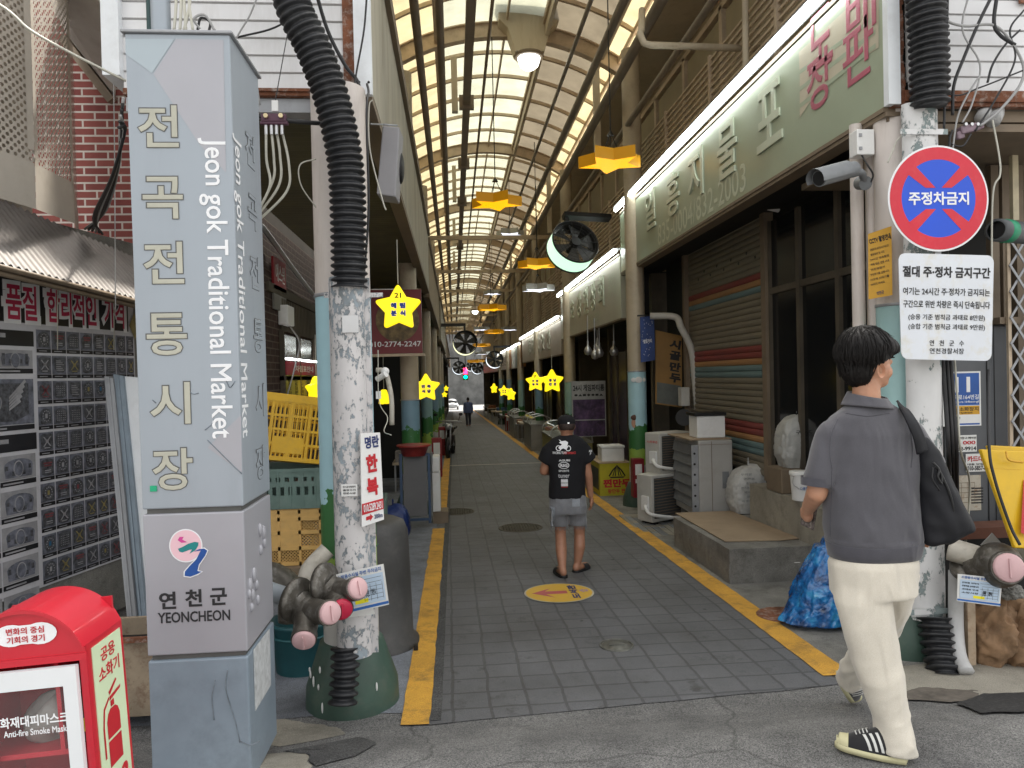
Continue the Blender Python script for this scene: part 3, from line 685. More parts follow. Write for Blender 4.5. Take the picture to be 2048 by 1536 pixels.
for ch, px, py in zip('전곡전통시장', (316, 325, 327, 333, 340, 345), (252, 395, 525, 668, 806, 938)):
    c = pf(px, py, YF - .0010)
    bo.text(ch, c, (1, 0, 0), (0, 0, 1), .168, .180, .0, .034); bi.text(ch, c + V(.0015, -.0015, -.0015), (1, 0, 0), (0, 0, 1), .160, .172, 0, .014)
bo.build('letter_groove', M['groove'], pil); bi.build('letter_inlay', M['ivory'], pil)
MB().text('Jeon gok Traditional Market', pf(431, 577, YF - .001), (0, 0, -1), (1, 0, 0), 1.245, .112, 0, .012).build('english_lettering', M['white_ink'], pil)
# same writing on the side face
XF = tr.x + .030
def sidept(px, py): return atX(px, py, (lerpx(at(px, py, 3.3).z, tr, mr_)) + .0015)
bo = MB(); bi = MB()
for ch, px, py in zip('전곡전통시장', (500, 505, 509, 516, 520, 521), (300, 425, 545, 672, 800, 925)):
    c = sidept(px, py); bo.text(ch, c, (0, 1, 0), (.013, 0, 1), .15, .155, 0, .022); bi.text(ch, c + V(.0012, .002, -.001), (0, 1, 0), (.013, 0, 1), .145, .150, 0, .012)
bo.build('letter_groove', M['groove'], pil); bi.build('letter_inlay', M['pillar'], pil)
c = sidept(482, 575); MB().text('Jeon gok Traditional Market', c, (.0, 0, -1), (0, 1, 0), 1.27, .12, 0, .012).build('english_lettering', M['white_ink'], pil)
# emblem
def cp(x, y): return (x / 2.866, 1000 + y / 2.866)
def circ(px, py, r, n=36): return [(px + r * cos(2 * pi * i / n), py + r * sin(2 * pi * i / n)) for i in range(n)]
for i, (nm, m, pts) in enumerate([
    ('emblem_outline', M['white_ink'], circ(371.6, 1091.4, 33.5)),
    ('emblem_outline', M['white_ink'], [cp(*q) for q in [(1105, 290), (1152, 284), (1120, 338), (1085, 372), (1052, 410), (1052, 440), (1092, 446), (1135, 430), (1164, 410), (1138, 402), (1146, 372), (1181, 322), (1195, 288), (1172, 272), (1138, 276)]]),
    ('emblem_disc', P('emblem_pink', (.80, .52, .58), .5, 0, .06, 4), circ(371.6, 1091.4, 31)),
    ('emblem_stroke', P('emblem_magenta', (.62, .06, .30), .5, 0, .1, 4), [cp(*q) for q in [(1018, 230), (1030, 211), (1054, 211), (1044, 226), (1058, 234), (1074, 242), (1040, 246)]]),
    ('emblem_stroke', P('emblem_teal', (.01, .22, .22), .5, 0, .1, 4), [cp(*q) for q in [(1020, 280), (1028, 296), (1045, 301), (1088, 285), (1100, 284), (1086, 308), (1120, 288), (1136, 262), (1138, 243), (1115, 240), (1080, 250), (1048, 268)]]),
    ('emblem_stroke', P('emblem_blue', (.012, .075, .30), .5, 0, .1, 4), [cp(*q) for q in [(1110, 296), (1150, 290), (1125, 340), (1090, 375), (1060, 410), (1058, 435), (1090, 440), (1130, 425), (1156, 411), (1131, 407), (1140, 370), (1175, 320), (1188, 290), (1170, 278), (1140, 282)]])]):
    b = MB(); polyface(b, pts, YF - .0006 - i * .0004)
    b.build(nm, m, pil)
b = MB()
for ch, px, py in zip('연천군', (335, 387, 437), (1201, 1196, 1193)): b.text(ch, pf(px, py, YF - .0006), (1, 0, 0), (0, 0, 1), .068, .072, 0, .03)
b.text('YEONCHEON', pf(388, 1233, YF - .0006), (1, 0, 0), (0, 0, 1), .292, .045, 0, .02); b.build('emblem_lettering', M['ink'], pil)
b = MB()
for (x0, y0, r) in [(527, 1065, 1), (520, 1060, .9), (528, 1085, .8), (521, 1100, .7), (508, 1150, 1), (500, 1170, .9), (512, 1170, .7), (505, 1190, .8), (515, 1200, .7), (498, 1188, .6), (503, 1215, .6)]:
    c = sidept(x0, y0); b.ell(c, (.012, .022 * r, .034 * r), n=10, m=8)
b.build('relief_figure', M['pillar_l'], pil)
c = sidept(524, 1332); MB().box(c.x, c.y - .13, c.z - .14, c.x + .004, c.y + .13, c.z + .12).build('notice_sheet', P('grey_notice_sheet', (.50, .52, .53), .6, 0, .25, 26), pil)
b = MB().box(pf(301, 983).x, YF - .004, pf(301, 983).z, pf(314, 971).x, YF - .001, pf(314, 971).z); b.build('green_sticker', P('green_sticker', (.01, .36, .18), .5), pil)
b = MB()
for pts in ([(380, 785), (388, 788), (397, 786)], [(415, 880), (440, 905), (484, 948)], [(430, 1360), (424, 1395), (428, 1440)], [(455, 1340), (452, 1380), (470, 1440), (480, 1485)], [(478, 1480), (500, 1490), (520, 1482)], [(305, 800), (312, 806)], [(410, 860), (424, 848), (428, 838)], [(452, 760), (460, 775), (470, 762)]):
    b.tube(catmull([pf(*q, YF) for q in pts], 5), .0022, 5)
b.build('scuff', P('scuffed_paint', (.17, .20, .23), .6, 0, .4, 20), pil)
# conduit and cables rising from the pillar
t = thing('service_pole', 'blue grey steel pole rising from behind the top of the market pillar', 'pole', (-1.18, 3.42, ZT)); p = at(322, 30, 3.42)
MB().cyl((p.x, 3.42, ZT), (p.x - .01, 3.42, 5.2), .042, n=16).build('pole', M['pillar'], t); MB().cyl((p.x - .055, 3.44, ZT), (p.x - .06, 3.44, 5.2), .016, n=10).build('earth_rod', P('dark_teal_pipe', (.02, .06, .06), .5), t)
M['cable_w'] = P('ivory_cable', (.52, .51, .44), .55, 0, .1, 6); M['cable_k'] = P('black_cable', (.02, .02, .022), .55, 0, .2, 6); M['cable_g'] = P('grey_cable', (.34, .34, .34), .55, 0, .1, 6)
for i, (a, c, d) in enumerate([(345, 352, 348), (356, 362, 360), (366, 368, 372), (372, 380, 368), (383, 378, 386)]):
    wire('cable', [at(a, -60, 3.4), at(c, 0, 3.4), at(d, 62, 3.4)], .007, M['cable_w'], ['first', 'second', 'third', 'fourth', 'fifth'][i] + ' from the left of the ivory cables running up from the pillar top', group='ivory cables above the pillar')
wire('cable', [at(395, 60, 3.45), at(402, 36, 3.45), at(420, 44, 3.45), at(418, 62, 3.45)], .006, M['cable_k'], 'black cable coiled on top of the market pillar')
wire('cable', [at(400, 58, 3.42), at(388, 38, 3.4), at(410, 30, 3.4), at(430, 62, 3.42)], .006, M['cable_g'], 'grey cable loop lying on the pillar top')
# ================================================================== LEFT: column, duct and hose at the alley corner
column(-.625, 4.24, .155, 3.33, 2.15, M['mural'][0], M['col_top'], lab_l[0], .26)
M['peel'] = peel_mat('peeling_paint_steel', (.66, .64, .64), (.17, .19, .20), 30, .55, (.34, .40, .45))
M['peel2'] = peel_mat('heavily_peeled_steel', (.72, .72, .72), (.20, .25, .25), 13, .56, (.27, .32, .32))
dx = at(702, 900, 3.98).x
duct = thing('conduit_cover', 'half round steel conduit cover with flaking white paint in front of the left column', 'conduit', (dx, 3.98, .1))
z0, z1 = at(702, 1308, 3.98).z, at(702, 556, 3.98).z
def dfn(u, v):
    a = pi * 1.16 * u - pi * .08 + pi; rr = .094; return V(dx - .006 * (1 - v) + rr * cos(a), 3.98 + rr * sin(a) * .95, z0 + (z1 - z0) * v)
MB().grid(dfn, 20, 40).build('cover', M['peel'], duct)
b = MB()
for s in (-1, 1): b.box(dx + s * .094 - .006, 3.985, z0, dx + s * .094 + .006 + (.02 if s > 0 else -.0), 3.992, z1)
b.build('edge_flange', M['peel'], duct)
zb = at(702, 590, 3.98).z
b = MB().box(dx - .125, 3.99, zb - .012, dx + .19, 3.998, zb + .012); b.build('strap', M['peel'], duct)
c = at(700, 648, 3.885); MB().box(c.x - .04, 3.881, c.z - .045, c.x + .045, 3.8845, c.z + .045).build('foil_sticker', M['steel'], duct)
c = at(699, 980, 3.885); b = MB().box(c.x - .042, 3.878, c.z - .032, c.x + .042, 3.8815, c.z + .032); b.build('paper_sticker', M['white'], duct)
b = MB()
for i, s in enumerate(('전기공사업면허', '출장수리', '전문시공')): b.text(s, (c.x, 3.877, c.z + .018 - i * .017), (1, 0, 0), (0, 0, 1), .066, .011, 0, .02)
b.build('sticker_lettering', M['ink'], duct)
pts, rr = rings([at(520, -420, 3.92), at(556, -160, 3.88), at(583, 0, 3.87), at(628, 100, 3.89), at(664, 200, 3.91), at(690, 320, 3.93), at(697, 440, 3.94), at(699, 575, 3.95)], .088, .038, .0105)
o = MB().tube(pts, rr, 20).build('flexible_hose', M['black_rub']); tag(o, 'thick black corrugated hose sweeping down the left white siding', 'hose')
pts, rr = rings([at(690, 1295, 3.92), at(690, 1340, 3.9), at(685, 1408, 3.86)], .066, .046, .012)
o = MB().tube(pts, rr, 20).build('flexible_hose', M['black_rub']); tag(o, 'short black corrugated hose below the left conduit cover', 'hose')
wire('cable', [at(625, -40, 4.1), at(655, 60, 4.2), at(690, 130, 4.24), at(716, 165, 4.26), at(718, 205, 4.2), at(704, 232, 4.15)], .011, M['cable_k'], 'black cable curving down the siding beside the left hose')
wire('cable', [at(640, -20, 3.82), at(560, 50, 4.22), at(470, 76, 4.24)], .006, M['cable_k'], 'thin black wire stretched from the left hose towards the pillar')
wire('cable', [at(734, 168, 4.25), at(737, 185, 4.2), at(733, 230, 4.08), at(737, 420, 4.06), at(727, 560, 4.06)], .007, M['cable_k'], 'black wire running down beside the left column')
wire('cable', [at(632, 318, 4.1), at(600, 330, 4.05), at(602, 370, 4.05), at(632, 415, 4.1)], .004, M['cable_w'], 'pale wire looping out left of the white column')
# cable junction clamp
jn = thing('cable_clamp', 'maroon cable junction clamp hanging under the left white siding', 'cable clamp', tuple(at(549, 240, 3.95)))
M['maroon'] = P('maroon_plastic', (.09, .035, .06), .5, 0, .2, 8)
c = at(549, 238, 3.95); b = MB().obox(c, (.13, .05, .045)).obox(c + V(0, -.006, -.025), (.145, .03, .02)); b.build('body', M['maroon'], jn, .006)
c2 = at(550, 212, 3.95); MB().obox(c2, (.034, .012, .058)).build('hanger', M['white'], jn, .002)
b = MB()
for px in (532, 562): q = at(px, 232, 3.92); b.cyl(q, q + V(0, -.012, 0), .012)
b.build('bolt', P('brass_bolt', (.6, .5, .3), .4, .6), jn)
b = MB()
for px in (532, 543, 553, 564): q = at(px, 256, 3.945); b.cyl(q + V(0, 0, .02), q + V(0, 0, -.035), .009)
b.build('gland', M['steel'], jn)
wire('cable', [at(470, 228, 3.98), at(512, 231, 3.96), at(549, 237, 3.95), at(590, 243, 3.96), at(665, 248, 4.05)], .012, M['cable_k'], 'black trunk cable passing through the maroon clamp')
wire('cable', [at(550, 205, 3.95), at(560, 150, 4.05), at(578, 50, 4.22)], .003, M['cable_k'], 'thin wire holding up the maroon clamp')
for i, pp in enumerate([[(532, 262), (533, 320), (540, 370), (515, 425)], [(543, 262), (548, 320), (546, 360), (512, 432)], [(553, 262), (560, 310), (558, 370), (508, 440)], [(564, 262), (578, 330), (572, 385), (505, 452)]]):
    wire('cable', [at(*q, 3.945 + .01 * i) for q in pp], .0075, M['cable_w'], ['first', 'second', 'third', 'fourth'][i] + ' from the left of the ivory cables drooping from the maroon clamp', group='ivory cables under the clamp')
# speaker / floodlight on the canopy corner
t = thing('flood_light', 'slim grey floodlight box on the corner of the left canopy', 'floodlight', tuple(at(777, 320, 4.75)))
P4 = [at(*q, 4.72) for q in ((765, 251), (799, 254), (791, 394), (753, 388))]
b = MB().add([p for p in P4] + [p + V(.012, .20, 0) for p in P4], [(3, 2, 1, 0), (4, 5, 6, 7), (0, 1, 5, 4), (1, 2, 6, 5), (2, 3, 7, 6), (3, 0, 4, 7)], False); b.build('housing', P('grey_light_housing', (.27, .265, .28), .5, .1, .08, 3), t, .008)
c = at(800, 335, 4.9); MB().ell(c, (.03, .09, .11)).build('lens', M['black'], t)
b = MB().tube([at(765, 249, 4.75), at(742, 248, 4.6), at(742, 248, 4.4)], .006, 6).tube([at(795, 251, 4.8), at(765, 249, 4.75)], .006, 6); b.build('bracket', M['grey_metal'], t)
for i, (pp, r_, mm, lab) in enumerate([
    ([(735, -30), (728, 60), (712, 150), (705, 215)], .006, 'cable_k', 'thin black cable along the right edge of the left siding'),
    ([(520, -20), (500, 30), (470, 90), (505, 130), (520, 210)], .005, 'cable_g', 'thin grey cable looping over the left siding beside the pillar'),
    ([(745, 200), (738, 215), (740, 300), (765, 400), (772, 420)], .004, 'cable_w', 'pale lead dropping behind the floodlight box')]):
    wire('cable', [at(*q, 4.2 if i < 3 else 9.8) for q in pp], r_, M[mm], lab)
# ================================================================== LEFT: boards and papers tied to the column
def quadboard(name, label, cat, pts, Y, th, m, group=None):
    p = [at(*q, Y if not isinstance(Y, (list, tuple)) else Y[i]) for i, q in enumerate(pts)]; c = sum(p, V(0, 0, 0)) / 4
    t = thing(name, label, cat, tuple(c), group); n = (p[1] - p[0]).cross(p[3] - p[0]).normalized()
    if n.y < 0 and abs(n.y) > .3: n = -n
    b = MB().add(p + [q + n * th for q in p], [(3, 2, 1, 0), (4, 5, 6, 7), (0, 1, 5, 4), (1, 2, 6, 5), (2, 3, 7, 6), (3, 0, 4, 7)], False); b.build('panel', m, t)
    def loc(u, v): return p[0] * (1 - u) * (1 - v) + p[1] * u * (1 - v) + p[2] * u * v + p[3] * (1 - u) * v - n * .0025
    U = (p[1] + p[2] - p[0] - p[3]) / 2; W = (p[0] + p[1] - p[2] - p[3]) / 2
    return t, loc, U, W, n
def btext(b, s, loc, U, W, u, v, w_, h_, bold=.02, off=0.0, ls=1.0):
    Un = U.normalized(); Wn = (W - Un * W.dot(Un)).normalized(); n = Un.cross(Wn)
    b.text(s, loc(u, v) + n * off, Un, Wn, w_ * U.length, h_ * W.length, 0, bold, 1.0, ls)
def brect(b, loc, u0, v0, u1, v1, n, off=0.0): return b.add([loc(u0, v1) - n * off, loc(u1, v1) - n * off, loc(u1, v0) - n * off, loc(u0, v0) - n * off], [(0, 1, 2, 3)], False)
t, loc, U, W, n = quadboard('hanging_sign', 'narrow white hanbok shop sign with red phone band tied to the left column', 'sign', [(721, 867), (760, 865), (768, 1039), (724, 1054)], [3.86, 3.95, 3.95, 3.86], .006, M['white'])
b = MB(); btext(b, '명란', loc, U, W, .55, .10, .68, .135, .04); btext(b, '200m', loc, U, W, .74, .935, .40, .05, .02); b.build('lettering', M['navy'], t)
b = MB(); btext(b, '한', loc, U, W, .52, .335, .55, .20, .05); btext(b, '복', loc, U, W, .52, .595, .55, .20, .05)
b.add([loc(*q) for q in ((.18, .905), (.36, .905), (.36, .885), (.5, .925), (.36, .965), (.36, .945), (.18, .945))], [list(range(7))[::-1]]); b.build('red_lettering', M['red_ink'], t)
b = MB(); brect(b, loc, 0.005, .755, .995, .875, n); b.build('red_band', M['red_ink'], t); b = MB(); btext(b, '010.5289.2431', loc, U, W, .5, .815, .9, .085, .02, .002); b.build('phone_number', M['white_ink'], t)
M['paper'] = P('white_paper', (.74, .74, .72), .7, 0, .05, 6, (.5, .48, .42), .3); M['paper_b'] = P('pale_blue_paper', (.50, .62, .76), .7, 0, .06, 6); M['blue_ink'] = P('blue_ink', (.03, .13, .42), .6); M['yel_ink'] = P('yellow_highlight', (.85, .72, .02), .6)
def notice(name, label, pts, Y, th=.004):
    t, loc, U, W, n = quadboard(name, label, 'notice', pts, Y, th, M['paper'])
    b = MB(); brect(b, loc, .05, .18, .96, .86, n); b.build('pale_blue_field', M['paper_b'], t)
    b = MB(); brect(b, loc, .0, .90, 1, .965, n); btext(b, '소방용수시설 주변 주차금지', loc, U, W, .5, .09, .86, .10, .02); b.build('blue_lettering', M['blue_ink'], t)
    b = MB()
    for i in range(6): brect(b, loc, .55 if i % 2 else .5, .26 + i * .1, .92, .268 + i * .1, n, .001)
    for u in (.55, .68, .80, .92): brect(b, loc, u, .4, u + .006, .80, n, .001)
    for i, s in enumerate(('안전을 위하여', '주정차를 금지합니다', '과태료 부과', '소방서장')): btext(b, s, loc, U, W, .28, .28 + i * .12, .38, .06, .01, .001)
    btext(b, '신고번호', loc, U, W, .61, .6, .08, .2, .01, .001); btext(b, '위반시', loc, U, W, .74, .6, .08, .16, .01, .001); b.build('table_print', M['ink'], t)
    b = MB(); brect(b, loc, .36, .72, .62, .82, n, .001); b.build('yellow_mark', M['yel_ink'], t); return t
notice('notice_sheet', 'blue and white parking notice sheet hung crooked at the foot of the left column', [(668, 1150), (767, 1128), (778, 1209), (676, 1233)], 3.84)
t, loc, U, W, n = quadboard('notice_sheet', 'plain white sheet peeping out below the crooked blue notice', 'notice', [(684, 1228), (745, 1212), (750, 1228), (690, 1236)], 3.86, .003, M['paper'])
# painted tulip on the column side
o = MB(); c = at(743, 1078, 4.07); b = o
for a in (-.5, 0, .5): b.ell(c + V(.012 * a * 2, -.0, .02), (.014, .006, .026), n=8, m=6)
t = thing('painted_tulip', 'pink painted tulip on the green foot of the left column', 'painted flower', tuple(c)); b.build('bloom', P('pink_petal_paint', (.62, .22, .22), .6), t)
b = MB()
for a in (-40, -20, 0, 20, 40): q = V(sin(radians(a)), 0, cos(radians(a))); b.tube([c + V(0, .004, -.07), c + V(0, .004, -.07) + q * .055], [.007, .002], 6)
b.build('leaves', P('leaf_paint', (.03, .14, .04), .6), t)
# ================================================================== LEFT: fire department inlets
M['brass_d'] = P('dull_dark_bronze', (.11, .10, .085), .42, .55, .3, 9, (.45, .44, .42), .45, .4, 70); M['pipe_w'] = P('stained_white_pipe', (.48, .45, .39), .6, .1, .2, 7, (.2, .16, .1), .5); M['cap_p'] = P('pink_cap', (.62, .40, .41), .5, 0, .08, 6); M['cap_r'] = P('red_cap', (.5, .02, .06), .4, 0, .1, 6); M['pipe_bg'] = P('bluish_grey_pipe', (.34, .38, .42), .5, .1, .15, 5)
def inlet(label, pipe_pts, pr, fl_c, ax, body_c, outs, flange_r=.105, pm=None, caps=None):
    t = thing('fire_hose_inlet', label, 'hose inlet', tuple(body_c), 'twin fire hose inlets at the alley corner')
    MB().tube(catmull(pipe_pts, 8), pr, 16).build('feed_pipe', pm or M['pipe_w'], t)
    ax = V(*ax).normalized(); MB().lathe([(flange_r * .5, -.02), (flange_r, -.012), (flange_r, .012), (flange_r * .75, .02), (pr * 1.1, .035)], fl_c, ax, 28).build('flange', M['brass_d'], t)
    b = MB().cyl(fl_c, V(*body_c), pr * 1.3, pr * 1.7, 20); b.ell(body_c, pr * 1.85)
    for oc, cm in outs:
        d = (V(*oc) - V(*body_c)).normalized(); b.cyl(body_c, V(*oc) - d * .03, pr * 1.45, pr * 1.12, 20); b.cyl(V(*oc) - d * .045, V(*oc) - d * .012, pr * 1.3, pr * 1.3, 20)
    b.build('body', M['brass_d'], t)
    for oc, cm in outs:
        d = (V(*oc) - V(*body_c)).normalized(); q = MB().lathe([(.001, .004), (pr * 1.02, .006), (pr * 1.14, .0), (pr * 1.16, -.02)], V(*oc), d, 24); s = d.orthogonal().normalized(); q.obox(V(*oc) + d * .008, (.008, pr * 1.5, .012), d.to_track_quat('Z', 'Y').to_matrix()); q.build('cap', cm, t)
    return t
Y = 3.75
inlet('twin fire hose inlet with two pink caps, nearest the grey pillar', [at(520, 1175, Y + .12), at(555, 1188, Y + .06), at(586, 1196, Y)], .048, at(592, 1199, Y - .01), (1, -.55, -.15), at(616, 1222, Y - .02), [(at(607, 1283, Y - .20), M['cap_p']), (at(662, 1226, Y - .20), M['cap_p'])], .112, M['pipe_bg'])
inlet('twin fire hose inlet with one pink and one red cap, against the left conduit', [at(655, 1100, Y + .25), at(618, 1140, Y + .2), at(616, 1172, Y + .12), at(640, 1172, Y + .06)], .046, at(650, 1168, Y + .04), (1, -.5, .1), at(672, 1188, Y + .04), [(at(717, 1176, Y - .12), M['cap_p']), (at(684, 1220, Y - .14), M['cap_r'])], .108)
o = MB().tube(catmull([at(500, 1150, 4.15), at(545, 1152, 4.15), at(580, 1180, 4.12), at(584, 1240, 4.12)], 8), .075, 16).build('drain_pipe', M['brass_d']); tag(o, 'dark grey drain elbow behind the fire hose inlets', 'pipe')
# ================================================================== LEFT: crates on a low bench
def crate(name, label, m, w_, d_, h_, style, loc, rot=(0, 0, 0)):
    """plastic crate with real openings: frame bars, rim, floor, slats"""
    t = thing(name, label, 'crate', (0, 0, 0), 'plastic crates stacked beside the pillar'); th = .012
    def face(b, o, u, L):       # one wall in the plane o + u*s + z
        nrm = V(0, 0, 1).cross(u); o = V(*o); u = V(*u)
        def bar(s0, s1, z0, z1, k=1.0): c = o + u * (s0 + s1) / 2 + V(0, 0, (z0 + z1) / 2); b.obox(c, (s1 - s0, th * k, z1 - z0), Matrix((u, nrm, V(0, 0, 1))).transposed())
        if style == 'slots':
            nr = 4; nc = max(5, int(L / .026))
            for r in range(nr + 1): z = .02 + (h_ - .07) * r / nr; bar(0, L, z - .008, z + .008)
            for k in range(nc + 1): s = L * k / nc; bar(max(0, s - .0045), min(L, s + .0045), 0, h_ - .04, .7)
            for k in range(5): s = L * k / 4; bar(max(0, s - .008), min(L, s + .008), 0, h_ - .03, 1.1)
            bar(L * .3, L * .7, .05, h_ * .36, 1.2); bar(0, L, h_ - .05, h_, 1.5); bar(0, L, 0, .02, 1.3)
        elif style == 'holes':
            bar(0, L, 0, h_ * .34, 1.1); n = 10
            for k in range(n + 1): s = .02 + (L - .04) * k / n; bar(max(0, s - .013), min(L, s + .013), h_ * .34, h_ * .56)
            bar(0, L, h_ * .55, h_ * .68)
            for k in range(n): s = .02 + (L - .04) * k / (n - 1); bar(max(0, s - .014), min(L, s + .014), h_ * .68, h_ * .80)
            bar(0, L, h_ * .79, h_ * .93); bar(0, L, h_ * .92, h_, 1.8)
            for k in range(7): s = L * (k + .5) / 7; bar(s - .005, s + .005, 0, h_, 1.5)
        else:
            for k in range(5): s = L * k / 4; bar(max(0, s - .008), min(L, s + .008), 0, h_, 1.3)
            for z in (.01, h_ * .30, h_ * .58, h_ * .82, h_ - .02): bar(0, L, z - .010, z + .014, 1.3)
            bar(L * .25, L * .75, h_ * .3, h_ * .8, .8); k = 0; step = .021
            for a in range(int((L + h_) / step) + 1):
                s = a * step
                for sg in (1, -1):
                    p0 = V(s if sg > 0 else s - h_, 0, 0); x0, x1 = s, s - h_ * .8
                    pts = []
                    for tt in (0, 1):
                        xx = (s - tt * h_ * .8) if sg > 0 else (L - s + tt * h_ * .8); pts.append((xx, tt * h_ * .8))
                    (xa, za), (xb, zb_) = pts
                    def clip(xa, za, xb, zb_):
                        ts = [0, 1]; dxx = xb - xa
                        lo, hi = 0, 1
                        if dxx == 0: return None
                        for bd in (0, L):
                            q = (bd - xa) / dxx
                            if dxx > 0: lo, hi = (max(lo, q), hi) if bd == 0 else (lo, min(hi, q))
                            else: lo, hi = (lo, min(hi, q)) if bd == 0 else (max(lo, q), hi)
                        if lo >= hi: return None
                        return (xa + dxx * lo, za + (zb_ - za) * lo, xa + dxx * hi, za + (zb_ - za) * hi)
                    r = clip(xa, za, xb, zb_)
                    if r: b.cyl(o + u * r[0] + V(0, 0, r[1]), o + u * r[2] + V(0, 0, r[3]), .0028, n=4, caps=False, sm=False)
            bar(0, L, h_ * .80, h_, .9)
    X = w_ / 2; D = d_ / 2
    for nm, o_, u_, L in (('front_side', (-X, -D, 0), (1, 0, 0), w_), ('rear_side', (-X, D, 0), (1, 0, 0), w_), ('right_side', (X, -D, 0), (0, 1, 0), d_), ('left_side', (-X, -D, 0), (0, 1, 0), d_)):
        b = MB(); face(b, o_, V(*u_), L); b.build(nm, m, t)
    MB().box(-X, -D, .002, X, D, .012).build('floor_panel', m, t)
    t.location = loc; t.rotation_euler = rot; return t
M['cr_y'] = P('yellow_crate_plastic', (.62, .36, .015), .45, 0, .1, 5, (.3, .2, .05), .4); M['cr_t'] = P('tan_crate_plastic', (.60, .37, .12), .5, 0, .1, 5, (.3, .2, .1), .3); M['cr_g'] = P('grey_green_crate_plastic', (.11, .175, .155), .5, 0, .2, 6, (.25, .27, .25), .3)
c = at(648, 1132, 4.75); zc_ = c.z
R_ = Matrix.Rotation(0, 3, 'Z')
crate('plastic_crate', 'tan lattice crate at the bottom of the crate stack', M['cr_t'], .52, .40, .36, 'lattice', (-1.135, 4.92, at(600, 1130, 4.72).z))
zt = at(600, 1130, 4.72).z + .36
crate('plastic_crate', 'grey green crate with round holes between the two yellow ones', M['cr_g'], .54, .42, .255, 'holes', (-1.13, 4.92, zt + .004))
crate('plastic_crate', 'bright yellow slotted crate tipped on top of the crate stack', M['cr_y'], .46, .34, .43, 'slots', (-1.13, 4.90, zt + .285), (radians(-7), radians(8.5), radians(14)))
c = at(562, 905, 4.70); 
t = thing('wooden_bench', 'low wooden bench under the crate stack with a pale leg', 'bench', (-1.15, 4.9, gz(4.9))); zb = at(600, 1130, 4.72).z - .004
MB().box(-1.5, 4.66, zb - .03, -.84, 5.2, zb).build('bench_top', P('weathered_board', (.20, .15, .10), .8, 0, .3, 6), t)
M['wood_p'] = P('pale_stained_wood', (.45, .35, .25), .8, 0, .2, 6, (.2, .08, .03), .6)
for x, y in ((-1.42, 4.2), (-1.42, 5.1), (-.9, 5.1)): MB().box(x - .02, 4.7 if y < 5 else y - .02, gz(4.9) - .01, x + .02, 4.74 if y < 5 else y + .02, zb - .032).build('leg', M['wood_p'], t)
p0 = at(573, 1372, 4.35); MB().box(p0.x - .025, 4.68, gz(4.7), p0.x + .025, 4.73, zb - .032).build('leg', M['wood_p'], t)
t = thing('plastic_tub', 'teal plastic tub under the wooden bench', 'tub', (-1.02, 4.75, gz(4.75))); MB().lathe([(.17, 0), (.2, .30), (.21, .31), (.21, .33), (.19, .33), (.165, .02)], (-1.02, 4.80, gz(4.8)), n=28).build('tub', P('teal_plastic', (.02, .10, .115), .5, 0, .2, 4), t); MB().lathe([(.203, 0), (.213, .006), (.203, .012)], (-1.02, 4.80, gz(4.8) + .24), n=28).build('rib', P('teal_plastic_light', (.03, .13, .145), .5), t)
b = MB(); rnd = random.Random(3)
for k in range(9):
    a = radians(rnd.uniform(200, 330)); zz = rnd.uniform(.06, .26); rr_ = .262 - .16 * max(0, zz - .1); q = V(-.625 + rr_ * cos(a), 4.24 + rr_ * sin(a), gz(4.2) + zz); b.ell(q, (.006, .004, rnd.uniform(.008, .035)), n=6, m=5)
o = b.build('paint_drips', M['white']); o.parent = bpy.data.objects['arcade_column']; o.location = -WM['arcade_column'].to_translation()
# big charcoal barrel behind the column
t = thing('plastic_barrel', 'large charcoal grey barrel standing behind the left column', 'barrel', (-.60, 5.25, gz(5.25)))
MB().lathe([(.315, 0), (.315, .035), (.275, .06), (.262, .5), (.252, .80), (.225, .87), (.17, .895), (.001, .90)], (-.605, 5.2, gz(5.2)), n=36).build('body', P('charcoal_plastic', (.055, .054, .053), .55, 0, .25, 3, (.14, .13, .12), .4), t); MB().box(-.32, 4.99, gz(5.2) + .0, -.29, 5.03, gz(5.2) + .05).build('handle', M['black'], t)
# ================================================================== LEFT: hanging tap, board etc. inside the canopy
t = thing('stand_pipe', 'white paint spattered tap and bent pipe beside the left column', 'tap', tuple(at(775, 800, 4.9)))
MB().tube(catmull([at(752, 740, 4.8), at(768, 742, 4.8), at(776, 760, 4.8), at(783, 800, 4.8), at(784, 850, 4.8)], 6), .016, 10).build('spout', M['pipe_w'], t); b = MB().cyl(at(755, 758, 4.8), at(772, 748, 4.75), .02, n=10); b.ell(at(770, 743, 4.78), .028); b.build('valve', M['white'], t); MB().obox(at(757, 790, 4.8), (.03, .03, .05)).build('bracket', M['white'], t)
wire('cable', [at(756, 700, 4.6), at(758, 800, 4.6), at(775, 835, 4.6), at(768, 862, 4.4), at(782, 870, 4.1)], .003, M['cable_w'], 'thin pale wire dangling beside the white tap')
# red menu board with round picture
t = thing('shop_board', 'dark red eatery board with a round dish picture behind the first yellow star', 'sign board', tuple(at(795, 640, 10.2)))
a, c = at(738, 580, 10.2), at(845, 706, 10.2)
MB().box(a.x, 10.2, c.z, c.x, 10.3, a.z).build('panel', P('dark_red_board', (.16, .012, .02), .4, 0, .15, 2), t); MB().box(a.x - .03, 10.19, c.z - .04, c.x + .03, 10.31, c.z - .003).build('bottom_frame', M['frame'], t)
q = at(795, 640, 10.19); MB().cyl((q.x, 10.199, q.z), (q.x, 10.19, q.z), .30, n=32).build('round_picture', P('dish_picture', (.16, .11, .05), .6, 0, .7, 9), t)
q = at(793, 688, 10.19); MB().text('010-2774-2247', (q.x - .02, 10.194, q.z), (1, 0, 0), (0, 0, 1), .72, .075, 0, .01).build('lettering', M['white_ink'], t)
